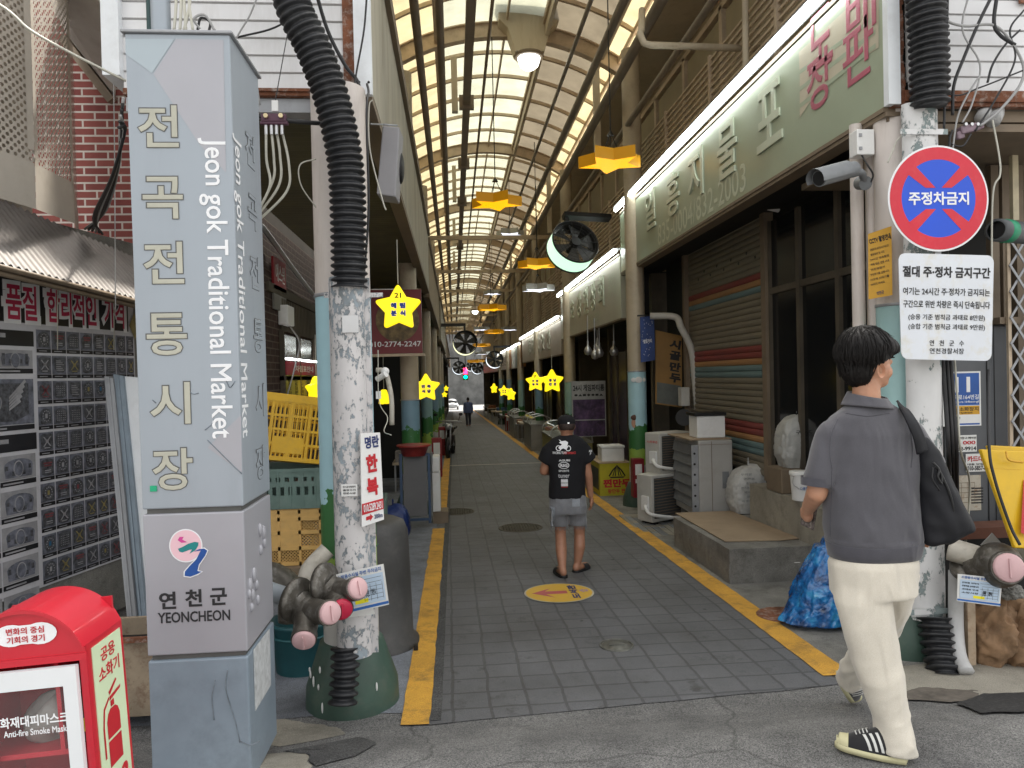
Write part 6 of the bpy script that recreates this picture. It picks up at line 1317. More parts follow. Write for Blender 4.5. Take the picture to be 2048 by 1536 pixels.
# inlets and rubble at the right foot
inlet('fire hose inlet with one pink cap at the right edge', [at(1900, 1098, 4.255), at(1945, 1112, 4.163), at(1975, 1122, 4.07)], .072, at(1948, 1140, 4.163), (-.2, -.4, .9), at(1996, 1130, 4.033), [(at(2019, 1136, 3.903), M['cap_p'])], .13)
o = MB().cyl(at(2036, 1108, 4.163), at(2075, 1108, 4.163), .065, n=16).build('pipe_stub', M['pipe_w']); tag(o, 'short pipe stub at the right edge above the pink cap', 'pipe')
notice('notice_sheet', 'blue and white parking notice sheet hung below the right hose inlet', [(1916, 1148), (2005, 1157), (2000, 1213), (1914, 1202)], 4.0)
t, loc, U, W, n = quadboard('card_scrap', 'torn grey cardboard scrap propped behind the right inlet', 'cardboard', [(1985, 1066), (2022, 1108), (2004, 1126), (1962, 1090)], 4.28, .006, P('grey_card', (.36, .36, .35), .8, 0, .1, 5))
o = MB().box(at(1900, 1066, 4.44).x, 4.5, at(1900, 1085, 4.44).z, 4.4, 4.7, at(1900, 1063, 4.44).z).build('wooden_beam', P('dark_red_wood', (.13, .05, .03), .8, 0, .3, 5)); tag(o, 'dark red wooden beam under the charcoal cabinet', 'beam')
b = MB().box(at(1905, 1100, 4.579).x, 4.72, -.3, 5.2, 4.85, at(1905, 1085, 4.579).z); o = b.build('rubble_wall', M['dark']); tag(o, 'dark low wall behind the rubble under the cabinet', 'wall')
t = thing('timber_post', 'split pale timber post under the right notice sheet', 'post', tuple(at(1948, 1300, 4.255))); a, c = at(1944, 1206, 4.209), at(1952, 1330, 4.209); MB().box(a.x - .02, 4.22, -.2, a.x + .03, 4.27, a.z).build('post', M['wood_p'], t)
def rock(label, c, r, seed, m):
    b = MB(); c = V(*c)
    def f(u, v):
        th = 2 * pi * u; ph = pi * v; d = V(sin(ph) * cos(th), sin(ph) * sin(th), -cos(ph)); k = 1 + .34 * noise.noise(d * 1.6 + V(seed, 0, 0)) - .30 * abs(noise.noise(d * 3.2 + V(seed, 3, 0))) + .06 * noise.noise(d * 11 + V(seed, 1, 0)); return c + V(d.x * r[0] * k, d.y * r[1] * k, d.z * r[2] * k)
    b.grid(f, 80, 48); o = b.build('boulder', m); tag(o, label, 'boulder')
M['rock'] = P('brown_rock', (.26, .16, .09), .9, 0, .4, 6, (.08, .05, .03), .6, .7, 30); M['tar'] = P('black_tar_lump', (.02, .02, .021), .8, 0, .4, 20, (.2, .2, .2), .3, .9, 60)
q = at(1985, 1270, 4.274); rock('brown boulder under the right notice sheet', (q.x, 4.31, q.z + .02), (.16, .2, .26), 1, M['rock']); q = at(2040, 1275, 4.255); rock('large tan boulder at the right edge', (q.x + .08, 4.28, q.z), (.22, .22, .28), 5, M['rock'])
rock('small grey rubble stone above the boulders', tuple(at(2020, 1182, 4.163)), (.08, .08, .05), 9, M['concrete'])
patch('asphalt_patch', [(2.55, 3.35), (2.95, 3.3), (3.3, 3.4), (3.3, 3.75), (2.9, 3.8), (2.6, 3.62)], M['tar'], .016); patch('dirt', [(2.42, 3.78), (2.6, 3.66), (2.8, 3.7), (2.9, 3.85), (2.65, 3.98), (2.5, 3.92)], P('brown_dirt', (.11, .095, .08), .95, 0, .4, 8, (.2, .18, .15), .5, .9, 50), .014)
patch('pavement_patch', [(2.45, 3.9), (2.75, 3.75), (2.95, 3.8), (2.85, 4.0), (2.6, 4.15), (2.42, 4.15)], M['concrete_pale'], .012)
# ================================================================== RIGHT: step, sacks, bucket, bag
t = thing('concrete_step', 'broken concrete step with a cardboard sheet beside the yellow line', 'step', (3.1, 7.6, gz(7.6)))
def stepblock(x0, x1, y0, y1, z0, z1, m, nm, sl=.0):
    b = MB(); N = 14
    def top(u, v): return V(x0 + (x1 - x0) * u + .012 * noise.noise((u * 9, v * 9, 2)), y0 + (y1 - y0) * v + .012 * noise.noise((u * 9, v * 9, 5)), z1 - sl * v + .006 * noise.noise((u * 7, v * 7, 8)))
    b.grid(top, N, N)
    for e in range(4):
        def side(u, v):
            uu, vv = [(u, 0), (1, u), (1 - u, 1), (0, 1 - u)][e]; p = top(uu, vv); k = 1 - v; jj = .02 * noise.noise((p.x * 6, p.y * 6, v * 4)) * sin(pi * min(1, k)); return V(p.x + jj, p.y + jj, z0 + (p.z - z0) * v)
        b.grid(side, N, 8)
    return b.build(nm, m, t)
zs = at(1466, 1098, 6.31).z
stepblock(2.42, 3.40, 6.30, 7.95, gz(7) - .05, zs, M['concrete'], 'lower_tread', .03)
zr = at(1530, 975, 7.7).z; stepblock(3.2, 3.48, 4.95, 7.7, gz(7) - .05, zr + .05, M['concrete_pale'], 'upper_tread')
o = MB(); pts = [(1350, 1022), (1462, 1018), (1600, 1078), (1560, 1082), (1450, 1084)]
def onz(px, py, z): r = ray(px, py); return V(0, 0, ZC) + r * ((z - ZC) / r.z)
cp_ = [onz(*q, zs + .0) for q in pts]; b = MB().add([V(p.x, p.y, zs + .006 - .03 * max(0, (p.y - 6.3) / 1.65)) for p in cp_] + [V(p.x, p.y, zs + .014 - .03 * max(0, (p.y - 6.3) / 1.65)) for p in cp_], [list(range(5)), list(range(5, 10))[::-1]] + [(i, (i + 1) % 5, 5 + (i + 1) % 5, 5 + i) for i in range(5)], False)
M['card'] = P('brown_cardboard', (.33, .25, .17), .85, 0, .1, 4, (.2, .15, .1), .4); o = b.build('cardboard_sheet', M['card']); tag(o, 'flattened cardboard sheet lying on the concrete step', 'cardboard')
def sack(label, c, w_, d_, h_, m, seed, ears=False, name='sack'):
    t = thing(name, label, 'sack', c, None); b = MB(); c = V(*c)
    def f(u, v):
        th = 2 * pi * u; z = h_ * v; k = (sin(pi * min(1, v * 1.05 + .06)) ** .35 if v > .5 else (.80 + .2 * min(1, v * 5))); k = min(1.0, k)
        if v > .93: k *= .72 + .0
        if v >= 1: k = .02
        e = 4.0; cx = abs(cos(th)) ** (2 / e) * (1 if cos(th) > 0 else -1); cy = abs(sin(th)) ** (2 / e) * (1 if sin(th) > 0 else -1)
        cr = .05 * (abs(noise.noise((6 * cos(th) + v * 3, 6 * sin(th) + seed, v * 8))) - .2) * 2 + .05 * noise.noise((4 * cos(th) + seed, 4 * sin(th), v * 5)) + .035 * noise.noise((11 * cos(th), 11 * sin(th) + seed, v * 13)) + .02 * noise.noise((3 * cos(th), 3 * sin(th), v * 40 + seed)) * (1 if .3 < v < .97 else .3)
        return c + V(cx * w_ / 2 * (k + cr), cy * d_ / 2 * (k + cr), z * (1 + .04 * cos(th)))
    b.grid(f, 64, 48); b.build('bag', m, t)
    if ears:
        for s in (-1, 1): MB().add([c + V(s * w_ * .28, -d_ * .1, h_ * .86), c + V(s * w_ * .50, -d_ * .1, h_ * .80), c + V(s * w_ * .56, -d_ * .05, h_ * 1.16), c + V(s * w_ * .46, 0, h_ * 1.18), c + V(s * w_ * .30, d_ * .1, h_ * .88)], [(0, 1, 2, 3), (0, 3, 4)], True).build('ear', m, t)
    return t
def sackmat(name, c): return P(name, c, .42, 0, .10, 5, tuple(x * .55 for x in c), .5, .5, 40)
M['sack'] = sackmat('white_woven_plastic', (.50, .50, .485)); M['sack2'] = sackmat('grey_white_plastic', (.42, .42, .40))
q = onz(1498, 1022, zs - .02); t = sack('stuffed white sack with faded print standing on the concrete step', (q.x, q.y, zs - .025), .46, .36, .60, M['sack'], 3)
b = MB()
for i in range(7): b.text(['우리쌀', '20kg', '품질보증', '전곡농협', '국내산', '정미소', '재생용'][i], (q.x - .10 + .03 * (i % 3), q.y - .188, zs + .43 - i * .05), (1, .05, 0), (0, .05, 1), .13, .026, 0, .01)
b.build('faded_print', P('faded_grey_print', (.2, .22, .22), .7), t); MB().box(q.x - .05, q.y - .19, zs + .17, q.x + .03, q.y - .187, zs + .25).build('green_print', P('faded_green_print', (.16, .26, .21), .7), t)
q = at(1606, 935, 7.0); t = sack('bulging white sack with a carrying loop in the shop doorway', (q.x, 7.1, q.z), .42, .32, .60, M['sack2'], 8); MB().text('구슬비료', (q.x, 6.93, q.z + .36), (1, .0, 0), (0, .05, 1), .2, .04, 0, .02).build('print', M['ink'], t)
b = MB().tube(catmull([(q.x + .05, 7.1, q.z + .5), (q.x + .10, 7.1, q.z + .63), (q.x + .17, 7.1, q.z + .66), (q.x + .19, 7.1, q.z + .5)], 6), .014, 6); b.build('loop', M['sack2'], t)
o = MB().box(q.x - .25, 6.95, zr + .052, q.x + .25, 7.3, q.z - .004).build('low_stool', M['frame_dark'], None, .01); tag(o, 'dark low stool under the bulging sack in the shop doorway', 'stool')
q = at(1597, 985, 6.6); q.z = zr + .055; t = thing('plastic_bucket', 'white plastic bucket with lid in the shop doorway', 'bucket', (q.x + .03, 6.6, q.z)); MB().lathe([(.085, 0), (.1, .22), (.1, .25)], (q.x + .03, 6.6, q.z), n=24).build('pail', M['white'], t); MB().lathe([(.107, .235), (.11, .25), (.108, .272), (.001, .275)], (q.x + .03, 6.6, q.z), n=24).build('lid', M['white'], t); MB().tube(catmull([(q.x - .07, 6.55, q.z + .23), (q.x - .1, 6.5, q.z + .17), (q.x - .05, 6.48, q.z + .12)], 6), .004, 6).build('handle', M['steel'], t)
MB().text('다용도', (q.x + .01, 6.505, q.z + .12), (1, 0, 0), UZ, .08, .03, 0, .02).build('lettering', M['blue_ink'], t)
# blue rubbish bag
def bag_mat():
    m, t, b = new_mat('thin_blue_film'); v = coords(t); n = noise_tex(t, v, 7, 5, .6); o = ramp(t, n, [(.34, (.001, .012, .045)), (.44, (.004, .07, .24)), (.54, (.01, .16, .45)), (.64, (.04, .30, .60)), (.72, (.30, .55, .70))]).outputs[0]  # noise ramp paints pale highlights and dark interior into the blue film
    t.links.new(o, b.inputs['Base Color']); b.inputs['Roughness'].default_value = .16; b.inputs['Coat Weight'].default_value = .7; b.inputs['Coat Roughness'].default_value = .08
    n2 = _n(t, 'ShaderNodeTexNoise'); n2.inputs['Scale'].default_value = 16; n2.inputs['Detail'].default_value = 5; n2.inputs['Distortion'].default_value = 1.4; t.links.new(v, n2.inputs['Vector']); bump(t, b, n2.outputs[0], .8, .02); return m
q = V(2.615, 0, 0); t = thing('rubbish_bag', 'full blue plastic rubbish bag leaning on the concrete step', 'rubbish bag', (q.x, 5.1, gz(5.1))); b = MB(); zb_ = gz(5.1) + .005
def bf(u, v):
    th = 2 * pi * u; rx = .245 * (1 - .55 * max(0, v - .45) ** 1.1 * 1.5) * (1 if v > .06 else .55 + 7.5 * v); 
    if v > .9: rx *= .75
    if v >= 1: rx = .01
    cr = .10 * noise.noise((2.5 * cos(th), 2.5 * sin(th), v * 4)) + .07 * noise.noise((6 * cos(th) + 3, 6 * sin(th), v * 9)) + .05 * (abs(noise.noise((9 * cos(th) + 3 + v * 4, 9 * sin(th), v * 7))) - .15) + .03 * (abs(noise.noise((20 * cos(th), 20 * sin(th) + v * 6, v * 16))) - .15)
    sk = .16 * v; x = q.x + .02 + rx * (1 + cr) * cos(th) + sk
    if cos(th) < -.5 and v < .25: x -= .08 * (1 - v / .25) * (-cos(th))
    return V(x, 5.12 + .8 * rx * (1 + cr) * sin(th), zb_ + .64 * v)
b.grid(bf, 140, 100); b.build('bag', bag_mat(), t)
o = MB().lathe([(.2, 0), (.19, .004), (.001, .006)], (2.47, 5.35, gz(5.35) + .010), n=24).build('drain_cover', M['rust']); tag(o, 'rusty brown round drain cover beside the blue bag', 'drain cover')
o = MB().box(*at(1590, 1126, 6.2), *(at(1597, 1130, 6.2) + V(.02, .02, .02))).build('litter_scrap', M['white'], None, .004); tag(o, 'tiny white litter scrap at the foot of the concrete step', 'litter')
# ================================================================== paving details
def cover(label, x, y, r, kind):
    t = thing('manhole_cover', label, 'manhole cover', (x, y, gz(y)), None); z = gz(y) + .012; b = MB()
    MB().lathe([(r, 0), (r, .006), (r * .9, .008), (r * .9, .003)], (x, y, z - .004), n=40).build('rim', M['metal_iron'] if kind else M['metal_pale'], t)
    b.lathe([(r * .9, 0), (r * .88, .004), (.001, .005)], (x, y, z - .004), n=40)
    if kind:
        for i in range(-7, 8):
            for j in range(-7, 8):
                a, c = i * r / 8, j * r / 8
                if a * a + c * c < (r * .84) ** 2: b.obox((x + a, y + c, z + .003), (r * .07, r * .07, .006), Matrix.Rotation(pi / 4, 3, 'Z'))
    else:
        b.obox((x, y, z + .004), (r * .9, r * .28, .010)); b.box(x - r * .35, y - r * .08, z + .008, x + r * .35, y + r * .08, z + .012)
    b.build('plate', M['metal_iron'] if kind else M['metal_pale'], t)
M['metal_iron'] = P('worn_iron', (.10, .09, .07), .7, .4, .3, 9); M['metal_pale'] = P('worn_pale_metal', (.15, .15, .135), .5, .5, .4, 24)
cover('large studded iron manhole cover beyond the walking man', .82, 9.41, .29, 1); cover('small bright valve cover in the middle of the pavement', 1.07, 4.89, .118, 0)
cover('dark manhole cover beside the left yellow line', -.02, 10.92, .28, 1)
# oval floor sticker
C = V(.87, 6.26, gz(6.26) + .011); t = thing('floor_sticker', 'round yellow floor sticker with a red arrow on the pavement', 'floor sticker', tuple(C)); 
def fp(x, y, o=0): return V(C.x + x, C.y + y, gz(C.y + y) + .011 + o)
def fdisc(b, r, o): return b.add([fp(r * cos(2 * pi * i / 48), r * sin(2 * pi * i / 48), o) for i in range(48)], [list(range(48))], False)
fdisc(MB(), .305, 0).build('white_rim', M['white_line'], t); fdisc(MB(), .29, .0015).build('yellow_disc', P('sticker_yellow', (.68, .42, .05), .6, 0, .08, 6, (.5, .33, .1), .4), t)
b = MB().add([fp(x, y, .003) for x, y in ((-.24, .0), (-.06, .14), (-.12, .045), (.07, .045), (.07, -.045), (-.12, -.045), (-.05, -.16))], [list(range(7))[::-1]]); b.build('red_arrow', P('sticker_red', (.48, .10, .11), .6, 0, .1, 8), t)
b = MB().text('도서관', fp(.13, 0, .004), (0, 1, -.026), (-1, 0, 0), .42, .075, 0, .05); b.build('lettering', M['navy'], t); MB().text('✿', fp(.22, .02, .004), (0, 1, -.026), (-1, 0, 0), .08, .08, 0, .0).build('flower_print', P('sticker_mauve', (.45, .28, .42), .6), t)
# ================================================================== star lanterns
def star_poly(R, r, rc, n=5, k=5):
    pts = []
    for i in range(2 * n):
        a = pi / 2 + pi * i / n; rad = R if i % 2 == 0 else r; pts.append(V(rad * cos(a), rad * sin(a), 0))
    out = []
    for i in range(2 * n):
        p, a, c = pts[i], pts[i - 1], pts[(i + 1) % (2 * n)]
        if i % 2 == 0:
            d1 = (a - p).normalized() * rc; d2 = (c - p).normalized() * rc
            for j in range(k + 1):
                tt = j / k; q = (p + d1) * (1 - tt) ** 2 + p * 2 * tt * (1 - tt) + (p + d2) * tt * tt; out.append((q.x, q.y))
        else: out.append((p.x, p.y))
    return out
M['star_y'] = EM('lit_yellow_star', (1, .74, .012), .34, (.85, .64, .01)); M['star_w'] = EM('star_rim_white', (1, .85, .2), .6)
def lantern(label, px, py, Y, size, rz=0.0, l1='', l2='', num='', strg=.5, tilt=0):
    c = at(px, py, Y); t = thing('star_lantern', label, 'star lantern', (0, 0, 0), 'yellow star lanterns over the shop fronts'); R = size / 1.9
    b = MB(); front = star_poly(R, R * .55, R * .20); bk = [(x * .93, y * .93) for x, y in front]; n = len(front)
    v = [V(x, -.05, y) for x, y in bk] + [V(x, -.03, y) for x, y in front] + [V(x, .03, y) for x, y in front] + [V(x, .05, y) for x, y in bk]
    f = [list(range(n)), list(range(3 * n, 4 * n))[::-1]]
    for r in range(3): f += [(r * n + (i + 1) % n, r * n + i, (r + 1) * n + i, (r + 1) * n + (i + 1) % n) for i in range(n)]
    b.add(v, f, False); b.build('shell', M['star_y'], t)
    if l1:
        b = MB(); s = R * .24
        for i, ch in enumerate(l1 + l2): b.text(ch, (-s * .72 + (i % 2) * s * 1.44, -.0515, R * .10 - (i // 2) * s * 1.25), (1, 0, 0), UZ, s, s, 0, .10)
        b.build('letter_halo', M['white_ink'], t); b = MB()
        for i, ch in enumerate(l1 + l2): b.text(ch, (-s * .72 + (i % 2) * s * 1.44, -.0535, R * .10 - (i // 2) * s * 1.25), (1, 0, 0), UZ, s * .86, s * .86, 0, .055)
        b.build('lettering', P('royal_blue_ink', (.02, .06, .42), .5) if 'royal' not in M else M['royal'], t)
    if num: MB().text(num, (0, -.0515, R * .5), (1, 0, 0), UZ, R * .26, R * .2, 0, .03).build('number', M['ink'], t)
    MB().cyl((0, 0, R * .97), (0, 0, R + strg), .006, n=6).build('cord', M['cable_w'], t)
    t.location = c; t.rotation_euler = (0, tilt, rz); return t
lantern('large yellow star lantern numbered 21 hanging beside the left column', 797, 617, 7.6, .50, 0, '혜림', '분식', '21', .45)
lantern('yellow star lantern half hidden behind the second left column', 852, 776, 12.6, .52, .1, '만복', '식당', '', .3)
lantern('edge on yellow star lantern inside the brick shop', 633, 780, 9.2, .36, radians(62), '김밥', '천국', '', .5)
lantern('tiny yellow star sliver right of the white tap', 768, 795, 11.4, .26, radians(60), '', '', '', .5)
lantern('left star of the yellow pair under the third sign', 1071, 764, 17, .50, radians(-15), '수원', '정육', '7', .3); lantern('right star of the yellow pair under the third sign', 1104, 763, 16, .56, radians(8), '홍남', '반찬', '', .3)
lantern('leftmost of the three small yellow stars on the right', 988, 777, 34, .5, radians(50), '', '', '', .4); lantern('middle one of the three small yellow stars on the right', 1008, 782, 30, .50, 0, '대성', '상회', '', .4); lantern('rightmost of the three small yellow stars on the right', 1022, 789, 28, .52, radians(-50), '', '', '', .4)
lantern('upper of two tiny yellow stars on the far left', 892, 777, 40, .34, .4); lantern('lower of two tiny yellow stars on the far left', 889, 789, 36, .32, .2)
# flat ceiling stars
M['st_o'] = EM('amber_star_face', (1, .42, .0), .42, (.8, .4, .01)); M['st_os'] = EM('amber_star_side', (.75, .30, .0), .06, (.45, .22, .01)); M['st_w'] = EM('white_star_face', (.86, .9, 1), .5); M['st_ws'] = P('white_star_side', (.42, .42, .40), .5)
def cstar(label, px, py, Y, size, kind, rz):
    c = at(px, py, Y); t = thing('ceiling_star', label, 'star lamp', (0, 0, 0), 'flat star lamps under the arcade roof'); R = size / 2; pol = []
    for i in range(12 if False else 10): a = rz + pi * i / 5; rr = R if i % 2 == 0 else R * .50; pol.append((rr * cos(a), rr * sin(a)))
    n = 10; b = MB(); h_ = .15; v = [V(x, y, -h_ / 2) for x, y in pol] + [V(x, y, h_ / 2) for x, y in pol]
    b.m(0).add(v[:n], [list(range(n))[::-1]]); b.build('lit_face', M['st_o'] if kind else M['st_w'], t); b = MB().add(v, [list(range(n, 2 * n))] + [(i, (i + 1) % n, n + (i + 1) % n, n + i) for i in range(n)], False); b.build('side_band', M['st_os'] if kind else M['st_ws'], t)
    b = MB().cyl((0, 0, .32), (0, 0, 2.6), .008, n=6)
    for k in range(3): a = rz + 2 * pi * k / 3; b.cyl((R * .3 * cos(a), R * .3 * sin(a), h_ / 2), (0, 0, .34), .006, n=5)
    b.lathe([(.05, .30), (.012, .36)], (0, 0, 0), n=12); b.build('hanger', M['black'], t); t.location = c; return t
cstar('large amber star lamp above the wallpaper sign', 1222, 318, 9.3, .86, 1, .25); cstar('amber star lamp hanging left of the middle below the cone hanger', 991, 401, 11.6, .86, 1, .1)
cstar('small white star lamp beyond the first amber stars', 1020, 465, 21, .85, 0, .2); cstar('amber star lamp beside the large fan', 1074, 527, 15.5, .85, 1, .3); cstar('white star lamp below the amber one near the large fan', 1076, 575, 18.5, .9, 0, .1)
cstar('amber star lamp in the middle distance above the small dome lamp', 982, 615, 22, .95, 1, .05); cstar('tiny white star lamp far in the middle', 985, 585, 31, .8, 0, .3); cstar('far amber star lamp right of the small dome lamp', 988, 663, 30, .85, 1, .2); cstar('left of the two far white star lamps', 962, 657, 36, .9, 0, 0); cstar('right of the two far white star lamps', 1020, 657, 34, .9, 0, .2); cstar('amber star lamp low over the far fans', 962, 690, 38, 1.0, 1, .1); cstar('white star lamp between the two far fans', 965, 706, 40, .9, 0, .1); cstar('amber star lamp just above the row of small fans', 950, 722, 46, 1.2, 1, 0)
# ================================================================== drum fans
def fan(label, px, py, Y, dia, glow, arm):
    c = at(px, py, Y); t = thing('drum_fan', label, 'fan', (0, 0, 0), 'drum fans on arms along the arcade'); R = dia / 2; D = .34 * dia / .8
    MB().lathe([(R, 0), (R * 1.01, .01), (R * 1.01, .03), (R * .985, .035)], (0, 0, 0), (0, 1, 0), 40, cap=False).lathe([(R * .985, D - .03), (R * 1.01, D - .025), (R * 1.01, D), (R * .96, D)], (0, 0, 0), (0, 1, 0), 40, cap=False).lathe([(R * .95, D), (R * .95, .01), (R, .0)], (0, 0, 0), (0, 1, 0), 40, cap=False).build('drum', M['black'], t)
    MB().lathe([(R * .988, .035), (R * .988, D - .03)], (0, 0, 0), (0, 1, 0), 40, cap=False).build('light_ring', glow, t)
    b = MB()
    for r in (.25, .42, .58, .74, .88): 
        pts = [(R * r * cos(2 * pi * i / 32), .02, R * r * sin(2 * pi * i / 32)) for i in range(33)]; b.tube(pts, .004, 4, False)
    for k in range(12): a = 2 * pi * k / 12; b.cyl((R * .12 * cos(a), .015, R * .12 * sin(a)), (R * .96 * cos(a), .015, R * .96 * sin(a)), .005, n=4)
    b.build('guard', M['black'], t); MB().cyl((0, .0, 0), (0, D * .8, 0), R * .2, n=20).build('hub', M['black'], t); b = MB()
    for k in range(6):
        a = 2 * pi * k / 6 + .3; p = []
        for rr, da, dy in ((.18, -.4, .10), (.93, -.36, .16), (.93, .30, .08), (.18, .4, .06)): p.append(V(R * rr * cos(a + da), dy, R * rr * sin(a + da)))
        b.add(p, [(0, 1, 2, 3)], False)
    b.build('blade', M['fan_b'], t); b = MB().box(-.03, D * .4, R, .03, D * .6, R + .22)
    x1 = arm; b.box(min(0, x1) - .04, D * .3, R + .18, max(0, x1) + .04, D * .7, R + .26); b.build('arm', M['black'], t); t.location = c; t.rotation_euler = (radians(-24 if Y < 13 else -9), 0, radians(14 if Y < 13 else 4)); return t
M['fan_b'] = P('dark_fan_blade', (.05, .05, .05), .4); M['glow_g'] = EM('pale_green_ring_light', (.62, 1, .72), .32, (.8, .9, .8)); M['glow_y'] = EM('pale_yellow_ring_light', (1, 1, .62), .4, (.9, .9, .7)); M['glow_w'] = EM('bluish_ring_light', (.85, .93, 1), .5)
fan('large drum fan with pale green ring light on the end of the wallpaper sign', 1152, 482, 11.7, .80, M['glow_g'], .78); fan('drum fan with pale yellow ring light on the left arm', 931, 684, 24, .80, M['glow_y'], -.85); fan('drum fan with bluish ring light on the right arm', 990, 718, 34, .80, M['glow_w'], 1.2)
fan('small far drum fan left of the red light', 918, 735, 45, .80, M['glow_w'], -.9); fan('small far drum fan right of the red light', 955, 736, 50, .78, M['glow_w'], 1.3); fan('tiny drum fan between the two far fans', 941, 733, 66, .8, M['glow_w'], 0.6)
# ================================================================== RIGHT: outdoor units
M['ac'] = P('off_white_unit_paint', (.50, .49, .46), .5, 0, .08, 3, (.3, .26, .2), .3); M['ac_g'] = P('dark_unit_grille', (.06, .065, .07), .5, 0, .2, 5); M['ac_p'] = P('grey_unit_paint', (.40, .39, .37), .5, 0, .06, 2, (.25, .22, .18), .3)
def unit(label, px, py, Y, w_, d_, h_, rz, brand):
    q = at(px, py, Y); t = thing('outdoor_unit', label, 'air conditioner', (0, 0, 0), 'air conditioner outdoor units'); X = w_ / 2
    MB().box(-X, 0, 0, X, d_, h_).build('case', M['ac'], t, .012); b = MB().box(-X + .04, -.008, .05, X - .12, -.001, h_ - .04)
    b.build('grille', M['ac_g'], t); b = MB()
    for i in range(14): z = .06 + (h_ - .12) * i / 13; b.box(-X + .04, -.016, z, X - .12, -.010, z + .008)
    b.build('grille_bars', M['frame_dark'], t); b = MB().box(-X - .03, .05, h_ * .25, -X - .001, d_ * .6, h_ * .55); b.tube(catmull([(-X - .02, .1, h_ * .35), (-X - .06, .05, h_ * .3), (-X - .05, -.05, h_ * .2), (-X + .3, -.10, h_ * .08), (-X + .6, -.12, h_ * .02)], 6), .022, 8); b.build('valve_cover', M['white'], t)
    b = MB()
    for s in (-1, 1): b.box(s * X * .7 - .03, .02, -.04, s * X * .7 + .03, d_ - .02, -.001)
    b.build('foot', M['black'], t)
    if brand: MB().text('시스템 에어컨', (-X - .0015, d_ * .5, h_ * .78), (0, -1, 0), UZ, d_ * .7, .035, 0, .02).build('lettering', M['red_ink'], t)
    t.location = (q.x, Y, q.z); t.rotation_euler = (0, 0, rz); return t
unit('upper white outdoor unit stacked beside the sky blue column', 1352, 945, 9.5, .58, .28, .54, radians(28), 1); unit('lower white outdoor unit with dark grille beside the sky blue column', 1340, 1040, 9.3, .63, .28, .61, radians(28), 0)
t = thing('outdoor_unit', 'large grey outdoor unit with louvred wind guard behind the concrete step', 'air conditioner', (3.2, 9.3, gz(9)), 'air conditioner outdoor units'); xa, xb = at(1397, 900, 8.35).x, at(1465, 900, 8.35).x; zt_ = at(1420, 881, 8.35).z; zb_ = at(1420, 1020, 8.35).z - .1
MB().box(xa, 8.35, zb_, xb, 9.28, zt_).build('case', M['ac_p'], t, .015); b = MB().box((xa * .62 + xb * .38) - .002, 8.344, zb_, (xa * .62 + xb * .38) + .003, 8.349, zt_ - .01).box(xa, 8.344, zt_ - .05, xb, 8.3492, zt_ - .046); b.build('seam', M['frame_dark'], t)
b = MB(); nl = 6
for i in range(nl): z = zb_ + .1 + (zt_ - zb_ - .16) * i / nl; h_ = (zt_ - zb_ - .16) / nl; b.add([(xa - .035, 8.36, z + h_ * .06), (xa - .035, 9.26, z + h_ * .06), (xa - .012, 9.26, z + h_ * .98), (xa - .012, 8.36, z + h_ * .98)], [(0, 1, 2, 3)], False); b.box(xa - .04, 8.36, z + .0, xa - .012, 9.26, z + h_ * .06)
b.build('wind_guard', M['cam'], t); b = MB().box(xa - .085, 8.352, zb_ + .08, xa - .005, 8.358, zt_ - .05); b.build('guard_cheek', M['grey_metal'], t); b = MB()
for i in range(6): z = zb_ + .15 + i * (zt_ - zb_ - .3) / 5; b.cyl((xa - .05, 8.3515, z), (xa - .05, 8.349, z), .014, n=10)
b.build('guard_bolt', M['black'], t); b = MB().box(xb - .13, 8.3445, zb_ + .35, xb - .05, 8.349, zb_ + .55); b.build('data_label', M['cam'], t)
o = MB().box(xa - .1, 8.38, zt_ + .004, xb, 9.25, zt_ + .02).build('cardboard_sheet', M['card']); tag(o, 'brown cardboard lying on the large grey outdoor unit', 'cardboard')
t = thing('storage_box', 'white storage box with black lid on the large grey outdoor unit', 'box', tuple(at(1423, 880, 9.2))); a, c = at(1394, 826, 8.45), at(1451, 879, 8.45); MB().box(a.x, 8.45, zt_ + .022, c.x, 8.76, a.z - .04).build('box', M['white'], t, .01); MB().box(a.x - .03, 8.43, a.z - .037, c.x + .012, 8.78, a.z).build('lid', M['black'], t, .006)
t = thing('tile_ledge', 'small white edged ledge with mosaic tile under the outdoor units', 'ledge', (2.75, 9.0, gz(9))); zt2 = at(1330, 1042, 9.2).z
MB().box(2.26, 7.98, gz(9) - .1, 3.3, 10.0, zt2 - .05).build('base', M['concrete_pale'], t, .01); b = MB(); rnd = random.Random(2)
for i in range(9):
    for j in range(20): b.m(rnd.randrange(2)).box(2.30 + i * .085, 8.0 + j * .09, zt2 - .048, 2.375 + i * .085, 8.08 + j * .09, zt2 - .042)
b.build('mosaic_tile', [M['concrete_pale'], M['cam']], t)
t = thing('bent_conduit', 'pale bent conduit beside the roller shutter', 'conduit', tuple(at(1390, 760, 10.9))); MB().tube(catmull([at(1300, 632, 10.4), at(1350, 634, 10.3), at(1362, 655, 10.2), at(1383, 700, 10.2), at(1390, 760, 10.2), at(1397, 835, 10.2)], 6), .05, 10).build('pipe', M['ac'], t)
t = thing('meter_box', 'small grey meter box beside the roller shutter', 'meter box', tuple(at(1373, 790, 11))); a, c = at(1362, 775, 10.2), at(1380, 812, 10.2); MB().box(a.x, 10.2, c.z, c.x, 10.35, a.z).build('box', M['ac'], t, .01); MB().cyl(at(1368, 835, 10.15), at(1368, 835, 10.3), .12, n=20).build('dial', M['black'], t)
